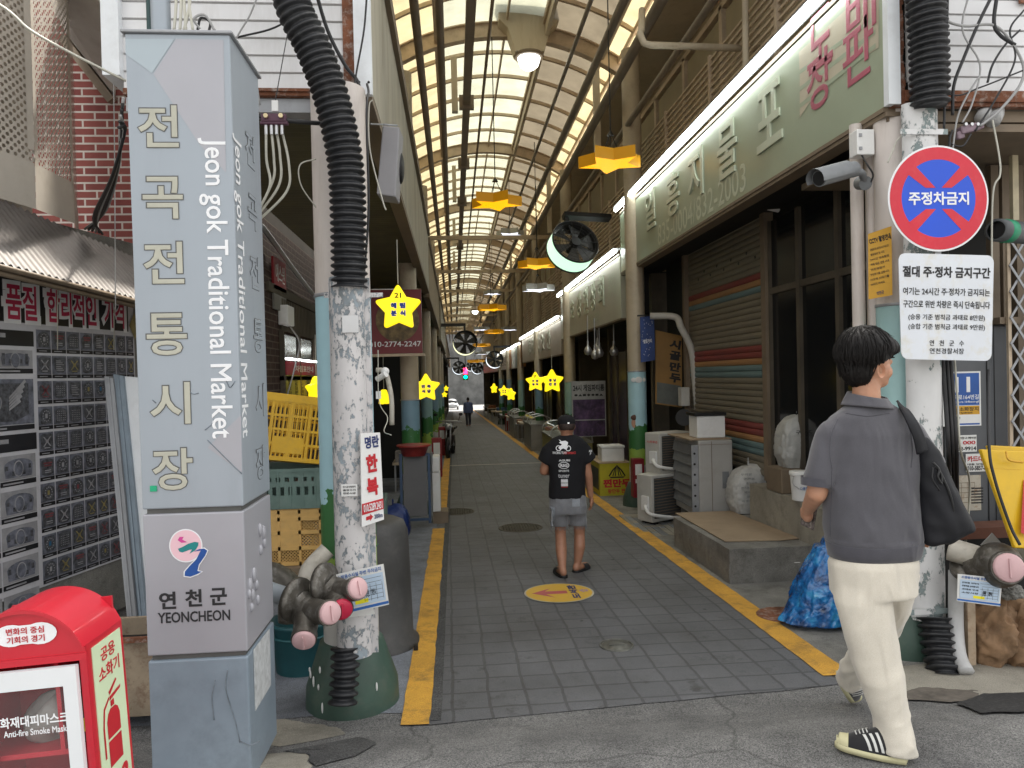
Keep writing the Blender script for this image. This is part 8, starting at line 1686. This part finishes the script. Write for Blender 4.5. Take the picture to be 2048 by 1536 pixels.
# polo shirt
rs = [(806, 1698, 1774, .058), (818, 1680, 1794, .078), (834, 1660, 1812, .098), (866, 1648, 1828, .12), (930, 1652, 1834, .132), (1000, 1651, 1838, .142), (1050, 1648, 1842, .15), (1076, 1652, 1841, .152), (1090, 1660, 1836, .146), (1096, 1662, 1835, .142)]
b = MB(); b.loft([sring(q3((xl + xr) / 2, py), (xr - xl) / 2 * mm, d, 48, 2.3) for py, xl, xr, d in rs])
b.cyl(sl, q3(1634, 968, .0), .076, .066, 24); b.ell(sl + V(.005, 0, 0), .077, n=24, m=14)
b.cyl(sr, q3(1862, 935, .035), .074, .066, 24); b.ell(sr + V(-.005, 0, 0), .076, n=24, m=14)
zsh = q3(1740, 850).z
def sdisp(p, n_):
    if p.z < q3(1740, 1074).z: return 0
    k = max(0, min(1, (zsh - p.z) / .45)); x = p.x - base.x
    f1 = noise.noise((x * 9 + (p.z - 1.0) * 3.2, p.y * 2, p.z * 1.4)); f2 = noise.noise((x * 17 - p.z * 7, p.y * 4 + 3, p.z * 3.0))
    rg = abs(noise.noise((x * 8 + p.z * 4.5, p.y * 3, p.z * 1.6))); return .012 * f1 * (.35 + k) + .006 * f2 * k + .022 * (.2 - min(rg, .45)) * k * k + .003 * noise.noise(p * 13) + (.008 * max(0, noise.noise((x * 5, 2, p.z * 20))) * max(0, min(1, (.86 - p.z) / .12)))
shirt = organic(b, .010, 4, 'polo_shirt', [M['polo']], p1, sdisp)
b = MB(); b.loft([sring(q3(c, py), w_ * mm, d, 48, 2.3) for c, py, w_, d in ((1748, 1080, 93, .149), (1748, 1083, 93.5, .150), (1748, 1100, 90, .145), (1748, 1111, 88, .142))], True); b.build('hem_band', M['polo_rib'], shirt)
b = MB()
for (c0, c1, r1, r2) in ((q3(1634.5, 955), q3(1633.5, 971), .0695, .0675),): b.cyl(c0, c1, r1, r2, 28, False)
b.build('cuff', M['polo_rib'], shirt)
b = MB(); cc = q3(1735, 806)
def colf(u, v): a = 2 * pi * u; r = .070 + .026 * v; return cc + V(r * 1.16 * cos(a), r * .98 * sin(a) - .0, (.035 + .012 * sin(a)) * (1 - v) - .018 * v - .012 * cos(a))
b.grid(colf, 36, 6); b.grid(lambda u, v: cc + V((.066 + .003 * v) * 1.14 * cos(2 * pi * u), (.066 + .003 * v) * .98 * sin(2 * pi * u), .032 + .012 * sin(2 * pi * u) - .07 * (1 - v) - .012 * cos(2 * pi * u)), 36, 2); o = b.build('collar', M['polo'], shirt); sm_ = o.modifiers.new('thick', 'SOLIDIFY'); sm_.thickness = .004
bvs_ = BVHTree.FromPolygons([v.co + off_ for v in shirt.data.vertices], [list(p.vertices) for p in shirt.data.polygons])
def seam(pts, r=.0022):
    out = []
    for p in catmull([q3(*q, -.5) for q in pts], 10):
        h = bvs_.ray_cast(p, (p - V(0, 0, ZC)).normalized())
        if h[0] is not None: out.append(h[0] + V(0, -.0006, 0))
    return out
b = MB()
for pts in ([(1676, 836), (1662, 870), (1660, 905), (1664, 938)], [(1812, 836), (1822, 870), (1825, 905), (1822, 935)], [(1664, 940), (1662, 1000), (1660, 1075)], [(1690, 826), (1735, 832), (1780, 826)]): q_ = seam(pts); len(q_) > 2 and b.tube(q_, .0024, 6)
b.build('seam', M['polo_rib'], shirt)
# trousers
b = MB(); b.loft([sring(q3((xl + xr) / 2, py, -.01), (xr - xl) / 2 * mm, d, 40, 2.3) for py, xl, xr, d in ((1088, 1680, 1818, .11), (1106, 1670, 1826, .125), (1124, 1660, 1832, .142), (1185, 1664, 1826, .15))])
def legl(pts): b.loft([sring(q3((xl + xr) / 2, py, dy), (xr - xl) / 2 * mm, d, 36, 2.2) for py, xl, xr, d, dy in pts])
legl([(1118, 1674, 1780, .10, -.02), (1200, 1672, 1780, .10, -.05), (1260, 1688, 1789, .092, -.07), (1320, 1704, 1798, .086, -.09), (1380, 1727, 1808, .082, -.11), (1440, 1748, 1818, .084, -.13), (1490, 1754, 1828, .09, -.15), (1502, 1756, 1830, .09, -.155)])
pB = [q3(1795, 1140, .02), q3(1780, 1215, .10), q3(1755, 1270, .22), q3(1722, 1320, .40), q3(1696, 1360, .56)]
for i in range(4): b.cyl(pB[i], pB[i + 1], [.094, .088, .082, .078][i], [.088, .082, .074, .072][i], 24); b.ell(pB[i + 1], [.088, .082, .074, .05][i] * .97, n=20, m=12)
zw = q3(1740, 1112).z
def tdisp(p, n_):
    f = noise.noise((p.x * 8, p.y * 5, p.z * 11)); g = noise.noise((p.x * 9 + p.z * 5, p.y * 6, p.z * 2.5)); h = noise.noise((p.x * 5 - p.z * 9, 2, p.z * 8)); low = max(0, min(1, (.45 - p.z) / .3))
    k = max(0, min(1, (zw - p.z) / .1)); rg = abs(noise.noise((p.x * 7 + p.z * 6, p.y * 5, p.z * 2.2))) + abs(noise.noise((p.x * 5 - p.z * 8, p.y * 4 + 3, p.z * 5))) * (.3 + low)
    return k * (.005 * g + .002 * f + .005 * h * (.2 + low) + .013 * (.22 - min(rg, .5)) * (.5 + low))
organic(b, .010, 3, 'trousers', [M['chino']], p1, tdisp)
# shoes
def shoe(name, toe, heel, up, wd, hh):
    f = (toe - heel); L = f.length; f.normalize(); up = (up - f * up.dot(f)).normalized(); s = f.cross(up)
    def prof(k): return wd * (.72 + .33 * sin(pi * min(1, max(0, (k - .05) / .95)) ** .8)) * (1 if k < .8 else sqrt(max(.02, 1 - ((k - .8) / .21) ** 2)))
    def ringz(z0, z1, sc):
        out = []
        for z, q_ in ((z0, 1), (z1, sc)):
            r = []
            for k in range(40):
                t = k / 40; x = t * 2 if t < .5 else 2 - t * 2; sg = 1 if t < .5 else -1; xx = .02 + .98 * x; e = prof(xx) * (1 if x > .03 else .75) * q_; r.append(heel + f * (L * xx) + s * (sg * e) + up * z)
            out.append(r)
        return out
    so = MB().loft(ringz(0, .026, .99)).build('shoe', M['sole'], p1)
    b = MB()
    def upf(u, v):
        xx = .02 + .95 * u; a = pi * v; e = prof(xx) * .96; h = (.036 if u > .85 else .036 + (hh - .036) * min(1, (.85 - u) / .40) ** .8) * (1 if u < .97 else .6); return heel + f * (L * xx) + s * (e * cos(a) * (1 - .12 * sin(a))) + up * (.024 + h * sin(a) ** .75)
    b.grid(upf, 30, 16); b.add([upf(0, j / 16) for j in range(17)], [list(range(17))]); b.build('upper', M['shoe_k'], so)
    b = MB(); b.grid(lambda u, v: upf(.84 + .158 * u, v) + up * .003 + f * .003 * u, 8, 16); b.build('toe_cap', M['sole'], so)
    b = MB()
    for k in range(3):
        for v0, v1 in ((.02, .32), (.68, .98)): b.grid(lambda u, v, k=k, v0=v0, v1=v1: upf(.34 + .085 * k + .04 * u + .10 * (v if v0 < .5 else 1 - v), v0 + (v1 - v0) * v) + up * .001 + s * (.0025 if v0 < .5 else -.0025), 2, 8)
    b.build('side_stripe', M['stripe'], so); b = MB()
    for k in range(4): b.tube([upf(.58 + .05 * k, .34) + up * .003, upf(.60 + .05 * k, .5) + up * .004, upf(.58 + .05 * k, .66) + up * .003], .003, 5)
    b.build('lace', M['stripe'], so)
h_ = q3(1822, 1512, -.20); h_.z = .004; to = q3(1716, 1474, -.10); to.z = .012; d_ = (to - h_).normalized(); shoe('shoe', h_ + d_ * .295, h_, V(0, 0, 1), .05, .095)
to = at(1702, 1394, 3.80); to.z = gz(3.80) + .02; d_ = V(.13, .10, -.17).normalized(); he = to - d_ * .26; shoe('shoe', to, he, V(.35, .35, .5) - V(.2, .8, 0), .048, .09)
# phone in the hand and bag on the shoulder: held things stay top level
ph = thing('mobile_phone', 'mobile phone in a patterned case held in the left hand of the man in grey', 'phone', tuple(hand)); Rp = Matrix.Rotation(radians(20), 3, 'X') @ Matrix.Rotation(radians(-60), 3, 'Z'); MB().obox(hand + V(.020, .018, -.004), (.072, .009, .145), Rp).build('case', P('patterned_phone_case', (.10, .08, .075), .4, 0, .9, 40, (.5, .45, .42), .9), ph, .004); MB().obox(hand + V(.020, .018, -.004) + Rp @ V(0, .0055, 0), (.064, .001, .135), Rp).build('screen', M['glass_dark'], ph)
bg_ = thing('shoulder_bag', 'soft black nylon bag hanging from the right shoulder of the man in grey', 'bag', tuple(q3(1880, 1000)))
b = MB(); YO = -.06
def bring(py, xl, xr, d): return sring(q3((xl + xr) / 2, py, YO), (xr - xl) / 2 * mm, d, 36, 2.2)
b.loft([bring(872, 1834, 1852, .03), bring(900, 1834, 1872, .06), bring(950, 1832, 1892, .085), bring(1000, 1833, 1915, .10), bring(1040, 1834, 1936, .105), bring(1056, 1836, 1942, .10), bring(1078, 1838, 1905, .085), bring(1086, 1842, 1896, .06)])
def gdisp(p, n_): x = p.x - base.x; return .014 * noise.noise((x * 11 + p.z * 6, p.y * 6, p.z * 2.2)) + .007 * noise.noise((x * 22 + p.z * 10, 3, p.z * 4)) + .003 * noise.noise(p * 24)
organic(b, .009, 4, 'bag_body', [M['bag_k']], bg_, gdisp)
b = MB(); sp = [q3(1800, 806, .04), q3(1806, 812, -.06), q3(1822, 838, -.13), q3(1838, 872, -.15), q3(1846, 905, -.14)]; sp = catmull(sp, 6); vs = []
for i, p in enumerate(sp): d = (sp[min(i + 1, len(sp) - 1)] - sp[max(i - 1, 0)]).normalized(); s = d.cross(V(0, -1, .3)).normalized() * (.017 + .010 * i / len(sp)); vs += [p - s, p + s]
b.add(vs, [(2 * i, 2 * i + 1, 2 * i + 3, 2 * i + 2) for i in range(len(sp) - 1)], True); o = b.build('strap', M['bag_k'], bg_); s_ = o.modifiers.new('thick', 'SOLIDIFY'); s_.thickness = .008
b = MB(); q = q3(1866, 925, -.16); b.tube(catmull([q, q + V(.02, -.01, -.03), q + V(.01, -.015, -.06), q + V(.03, -.01, -.09), q + V(.035, 0, -.05), q + V(.01, 0, -.02)], 6), .005, 6).tube(catmull([q + V(.0, 0, -.02), q + V(-.01, -.01, -.07), q + V(.02, -.01, -.12)], 6), .004, 6); b.build('draw_cord', M['black'], bg_)
b = MB(); b.tube(catmull([q3(1878, 940, -.15), q3(1900, 990, -.16), q3(1908, 1040, -.15), q3(1900, 1082, -.12)], 6), .006, 6); b.build('seam', M['black'], bg_)
# ---------------------------------------------------------------- the man in black
Y2 = 6.98; m2 = 7.02 / F
def r3(px, py, dy=0.0): return at(px, py, Y2 + dy)
b0 = r3(1140, 1160); p2 = thing('person', 'man in black printed t-shirt, cap and frayed grey shorts walking away in slippers', 'person', (b0.x, Y2, gz(Y2)))
b = MB(); hc2 = r3(1133, 851); b.ell(hc2, (.076, .092, .108), None, 22, 14); b.ell(hc2 + V(.0, .03, -.05), (.058, .06, .065)); b.ell(hc2 + V(0, .098, -.02), (.014, .016, .02)); b.ell(hc2 + V(0, .07, -.085), (.03, .03, .025))
for s in (-1, 1): b.ell(hc2 + V(s * .079, .0, -.012), (.010, .018, .028))
chain(b, [hc2 + V(0, -.005, -.06), r3(1133, 893)], [.058, .066]); ls, rs2 = r3(1100, 900), r3(1166, 900)
b.loft([sring(r3(1134, py), w_ * m2 * .9, d) for py, w_, d in ((884, 24, .07), (900, 36, .095), (950, 34, .10), (985, 33, .10), (1004, 28, .09))])
le, lw = r3(1088, 942, .03), r3(1101, 944, .26); chain(b, [ls, le, lw], [.055, .044, .03]); b.ell(lw + V(.01, .05, .01), (.024, .045, .035))
for i in range(4): p0 = lw + V(.02, .08, .03 - .017 * i); chain(b, [lw + V(.01, .05, .01), p0, p0 + V(.025, .02, 0), p0 + V(.04, -.005, 0)], [.013, .010, .009, .007], 8)
chain(b, [lw + V(0, .03, .02), lw + V(-.005, .07, .045), lw + V(.015, .1, .05)], [.012, .011, .008], 8)
re, rw = r3(1176, 950, .0), r3(1181, 990, .04); chain(b, [rs2, re, rw], [.055, .044, .030]); h3 = r3(1183, 1002, .05); b.ell(h3, (.022, .042, .048))
for i in range(4): p0 = h3 + V(-.002, -.026 + .017 * i, -.036); chain(b, [h3, p0, p0 + V(-.008, .004, -.034 - .004 * (i in (1, 2))), p0 + V(-.026, .008, -.05)], [.013, .010, .009, .0075], 8)
chain(b, [h3 + V(0, -.025, .01), h3 + V(-.014, -.045, -.015), h3 + V(-.022, -.045, -.045)], [.013, .011, .0085], 8)
gA, gB = gz(6.75), gz(7.1)
a1, a2, a3 = r3(1120, 1010), r3(1121, 1068, .02), r3(1125, 1146, -.16); a3.z = gA + .085
chain(b, [a1, a2, a2 * .55 + a3 * .45 + V(-.004, -.02, 0), a3], [.07, .052, .055, .036]); c1, c2, c3 = r3(1156, 1010), r3(1159, 1068, .05), r3(1155, 1131, .02); c3.z = gB + .085
chain(b, [c1, c2, c2 * .6 + c3 * .4 + V(.006, -.02, 0), c3], [.07, .052, .056, .036])
def foot(an, d): d = V(*d).normalized(); g = an.z - .085; s = V(d.y, -d.x, 0); chain(b, [an, V(an.x, an.y, g + .05) - d * .03], [.036, .034]); chain(b, [V(an.x, an.y, g + .05) - d * .03, V(an.x, an.y, g + .045) + d * .10, V(an.x, an.y, g + .035) + d * .16], [.034, .034, .03]); [chain(b, [V(an.x, an.y, g + .034) + d * .14 + s * (-.028 + .014 * i), V(an.x, an.y, g + .03) + d * (.195 - .006 * abs(i - 1)) + s * (-.03 + .015 * i)], [.012, .009], 8) for i in range(5)]
foot(a3, (-.15, 1, 0)); foot(c3, (.75, .8, 0)); organic(b, .009, 3, 'body', [M['skin2']], p2)
M['tee'] = cloth_mat('black_cotton', (.0045, .0045, .007), .2, 300, .9, 0); M['denim'] = cloth_mat('grey_denim', (.17, .175, .19), .25, 200)
b = MB(); b.loft([sring(r3((xl + xr) / 2, py), (xr - xl) / 2 * m2, d, 44, 2.4) for py, xl, xr, d in ((870, 1118, 1150, .07), (877, 1103, 1164, .095), (888, 1092, 1175, .115), (910, 1096, 1172, .13), (950, 1098, 1170, .135), (980, 1097, 1172, .14), (995, 1097, 1173, .14))])
b.cyl(ls + V(.01, 0, 0), r3(1089, 926, .01), .085, .082, 22); b.ell(ls + V(.02, 0, 0), .086); b.cyl(rs2 - V(.01, 0, 0), r3(1178, 922, .0), .085, .082, 22); b.ell(rs2 - V(.02, 0, 0), .086)
def t2(p, n_): return .010 * noise.noise((p.x * 7 + p.z * 3, p.y * 3, p.z * 2)) + .005 * noise.noise((p.x * 16 - p.z * 8, 4, p.z * 5))
tee = organic(b, .012, 4, 't_shirt', [M['tee']], p2, t2)
wt = WM[p2.name].to_translation(); bvt = BVHTree.FromPolygons([v.co + wt for v in tee.data.vertices], [list(p.vertices) for p in tee.data.polygons])
def wrap(b, off=.004):
    for i, v in enumerate(b.v):
        h = bvt.ray_cast(V(v.x, v.y - .6, v.z), V(0, 1, 0))
        if h[0] is not None: b.v[i] = V(v.x, h[0].y - off, v.z)
    return b
def tt_(b, s, px, py, w_, h_, bo=.03): b.text(s, r3(px, py, -.14), (1, 0, 0), UZ, w_ * m2, h_ * m2, 0, bo)
b = MB(); tt_(b, 'RACING TEAM', 1120, 906, 26, 5, .04); tt_(b, 'AGURI', 1129, 921, 22, 4, .04); tt_(b, 'RSG', 1128, 931, 14, 6, .05); tt_(b, 'SPORTS', 1128, 942, 20, 4, .03); tt_(b, 'tuner', 1128, 952, 22, 7, .01); tt_(b, '▦▦\n▦▦', 1129, 966, 13, 13, .05); tt_(b, 'ROUND', 1129, 960, 13, 4, .05)
for px, py, rx, rz_ in ((1128, 931, 10.5, 6.5),):
    c = r3(px, py, -.14); n = 36; b.add([c + V(k * rx * m2 * cos(2 * pi * i / n), 0, k * rz_ * m2 * sin(2 * pi * i / n)) for k in (1, .86) for i in range(n)], [((i + 1) % n, i, n + i, n + (i + 1) % n) for i in range(n)])
def shape(pts, cx, cy): b.add([r3(cx + x, cy + y, -.14) for x, y in pts], [list(range(len(pts)))])
for ox in (-9, 10):
    n = 20; c = r3(1127 + ox, 897, -.14); b.add([c + V(k * m2 * cos(2 * pi * i / n), 0, k * m2 * sin(2 * pi * i / n)) for k in (5.6, 4.0) for i in range(n)], [((i + 1) % n, i, n + i, n + (i + 1) % n) for i in range(n)])
shape([(-10, 2), (-2, -5), (6, -6), (10, 0), (6, 6), (0, 3), (-6, 6)], 1127, 894); shape([(-9, -9), (-3, -12), (4, -13), (9, -10), (8, -5), (0, -4), (-4, -6)], 1128, 895); shape([(-8, -14), (-5, -13), (2, -6), (0, -4)], 1127, 894)
wrap(b).build('white_print', M['white_ink'], tee); b = MB(); tt_(b, 'PERFORMANCE', 1140, 906, 24, 5, .04); tt_(b, 'GARAGE', 1129, 974, 13, 2.4, .04); wrap(b).build('red_print', P('bright_red_ink', (.55, .03, .03), .5), tee)
b = MB(); b.text('ACE\nJP', r3(1181, 905, -.09), (1, .25, 0), UZ, 7 * m2, 10 * m2, 0, .04); b.build('sleeve_print', M['white_ink'], tee)
b = MB(); b.loft([sring(r3(1135, py), w_ * m2, d, 40) for py, w_, d in ((985, 36, .135), (1005, 37, .145), (1026, 37.5, .145))])
def lg(cx0, cy0, cx1, cy1, dy): b.loft([sring(r3(cx0, cy0), 19.5 * m2, .115, 30), sring(r3((cx0 + cx1) / 2, (cy0 + cy1) / 2, dy * .5), 19 * m2, .105, 30), sring(r3(cx1, cy1, dy), 18 * m2, .10, 30)])
lg(1117, 1008, 1118, 1052, .0); lg(1154, 1008, 1156, 1050, .04)
sho = organic(b, .012, 3, 'shorts', [M['denim']], p2, lambda p, n_: .010 * noise.noise((p.x * 9, p.y * 6, p.z * 9)) + .005 * noise.noise(p * 22))
b = MB(); rnd = random.Random(5)
for cx, cy, dy in ((1118, 1053, 0), (1156, 1051, .04)):
    for k in range(46): a = 2 * pi * k / 46; c = r3(cx, cy, dy); p = V(c.x + 17.5 * m2 * cos(a), c.y + .098 * sin(a), c.z + .006); b.tube([p, p + V(rnd.gauss(0, .006), rnd.gauss(0, .004), -rnd.uniform(.012, .04))], .0022, 4)
b.build('frayed_hem', M['denim'], sho); b = MB()
for x0, x1, y0, y1 in ((1106, 1118, 1010, 1024), (1152, 1166, 1006, 1026)): b.add([r3(x0, y1, -.16), r3(x1, y1, -.16), r3(x1, y0, -.16), r3(x0, y0, -.16)], [(0, 1, 2, 3)])
b.v = [p for p in b.v]; bvs = BVHTree.FromPolygons([v.co + wt for v in sho.data.vertices], [list(p.vertices) for p in sho.data.polygons])
gb = MB(); gb.grid(lambda u, v: r3(1103 + 12 * u, 1022 + 30 * v, -.3), 6, 10); gb.grid(lambda u, v: r3(1150 + 16 * u, 1003 + 16 * v, -.3), 6, 8)
for i, v in enumerate(gb.v):
    h = bvs.ray_cast(V(v.x, v.y - .4, v.z), V(0, 1, 0))
    if h[0] is not None: gb.v[i] = V(v.x, h[0].y - .004, v.z)
gb.build('denim_patch', cloth_mat('pale_denim_patch', (.25, .27, .30), .2, 200), sho)
b = MB()
def capf(u, v): a = 2 * pi * u; ph = (pi / 2) * v; return hc2 + V(.088 * cos(ph) ** .8 * cos(a), .104 * cos(ph) ** .8 * sin(a), .022 + .085 * sin(ph))
b.grid(capf, 32, 10); b.cyl(hc2 + V(0, 0, .012), hc2 + V(0, 0, .024), .0885, .0885, 32, False); b.grid(lambda u, v: hc2 + V(.085 * (2 * u - 1), .07 + (.10 * v) * (1 - (2 * u - 1) ** 2 * .6) + .03 * (1 - abs(2 * u - 1)), .02 - .012 * v), 10, 5); b.ell(hc2 + V(0, 0, .108), .008, n=8, m=6); b.build('cap', M['tee'], p2)
MB().obox(hc2 + V(.004, -.104, .03), (.018, .004, .012)).build('cap_buckle', EM('glowing_buckle', (1, 1, 1), .1, (.9, .9, .9)), p2); b = MB(); b.ell(hc2 + V(0, -.022, .0), (.081, .086, .07), None, 24, 14); organic(b, .01, 2, 'hair', [P('cropped_hair', (.04, .025, .02), .7, 0, .4, 60)], p2, None, lambda p: p.z < hc2.z - .04 or p.y > hc2.y + .02)  # buckle material emits a little light so the metal looks bright
def slipper(an, d):
    d = V(*d).normalized(); g = an.z - .085; s = V(d.y, -d.x, 0); o = V(an.x, an.y, g)
    def out(t): k = t * 2 if t < .5 else 2 - 2 * t; return d * (-.07 + .27 * k) + s * ((1 if t < .5 else -1) * (.036 + .014 * sin(pi * k * .9)) * sqrt(max(0.0, 1 - (2 * k - 1) ** 8)))
    so = MB().loft([[o + out(i / 36) + V(0, 0, z) for i in range(36)] for z in (.002, .016, .024)]).build('slipper', M['black'], p2); MB().grid(lambda u, v: o + d * (.06 + .09 * u) + s * (.052 * cos(pi * v)) + V(0, 0, .02 + .058 * sin(pi * v) ** .7 - .012 * u), 5, 12).build('strap', M['black_rub'], so)
slipper(a3, (-.15, 1, 0)); slipper(c3, (.75, .8, 0))
# ---------------------------------------------------------------- the far pedestrian
Y3 = 42.3; g3 = gz(Y3); x3 = at(937, 850, Y3).x; p3 = thing('person', 'distant pedestrian in a blue grey jacket walking down the middle of the alley', 'person', (x3, Y3, g3)); b = MB(); K = 1.66
b.ell((x3, Y3, g3 + K * .935), (.075, .09, .105)); cap(b, (x3, Y3, g3 + K * .9), (x3, Y3, g3 + K * .80), .055, .07); b.loft([sring((x3, Y3, g3 + K * z), w_, d) for z, w_, d in ((.82, .15, .08), (.7, .18, .11), (.5, .16, .11))])
for s in (-1, 1):
    chain(b, [(x3 + s * .19, Y3, g3 + K * .79), (x3 + s * .23, Y3, g3 + K * .62), (x3 + s * .22, Y3 - .05, g3 + K * .48)], [.055, .045, .035]); b.ell((x3 + s * .22, Y3 - .06, g3 + K * .44), (.03, .045, .06)); chain(b, [(x3 + s * .09, Y3, g3 + K * .5), (x3 + s * .09, Y3 + s * .1, g3 + K * .27), (x3 + s * .08, Y3 + s * .12, g3 + .07)], [.09, .06, .04]); b.ell((x3 + s * .08, Y3 + s * .12 - .06, g3 + .04), (.045, .12, .04))
organic(b, .02, 3, 'body', [M['skin2']], p3); b = MB(); b.loft([sring((x3, Y3, g3 + K * z), w_, d) for z, w_, d in ((.85, .09, .08), (.82, .18, .10), (.7, .21, .14), (.46, .20, .14))])
for s in (-1, 1): chain(b, [(x3 + s * .19, Y3, g3 + K * .79), (x3 + s * .24, Y3, g3 + K * .62), (x3 + s * .23, Y3 - .05, g3 + K * .49)], [.075, .065, .055])
organic(b, .02, 3, 'jacket', [cloth_mat('blue_grey_jacket', (.10, .13, .26))], p3); b = MB()
for s in (-1, 1): chain(b, [(x3 + s * .085, Y3, g3 + K * .48), (x3 + s * .09, Y3 + s * .1, g3 + K * .27), (x3 + s * .08, Y3 + s * .12, g3 + .1)], [.105, .08, .065])
organic(b, .02, 3, 'trousers', [cloth_mat('dark_trousers', (.03, .03, .05))], p3); MB().ell((x3, Y3 - .01, g3 + K * .95), (.09, .105, .10)).build('hair', M['hair'], p3)
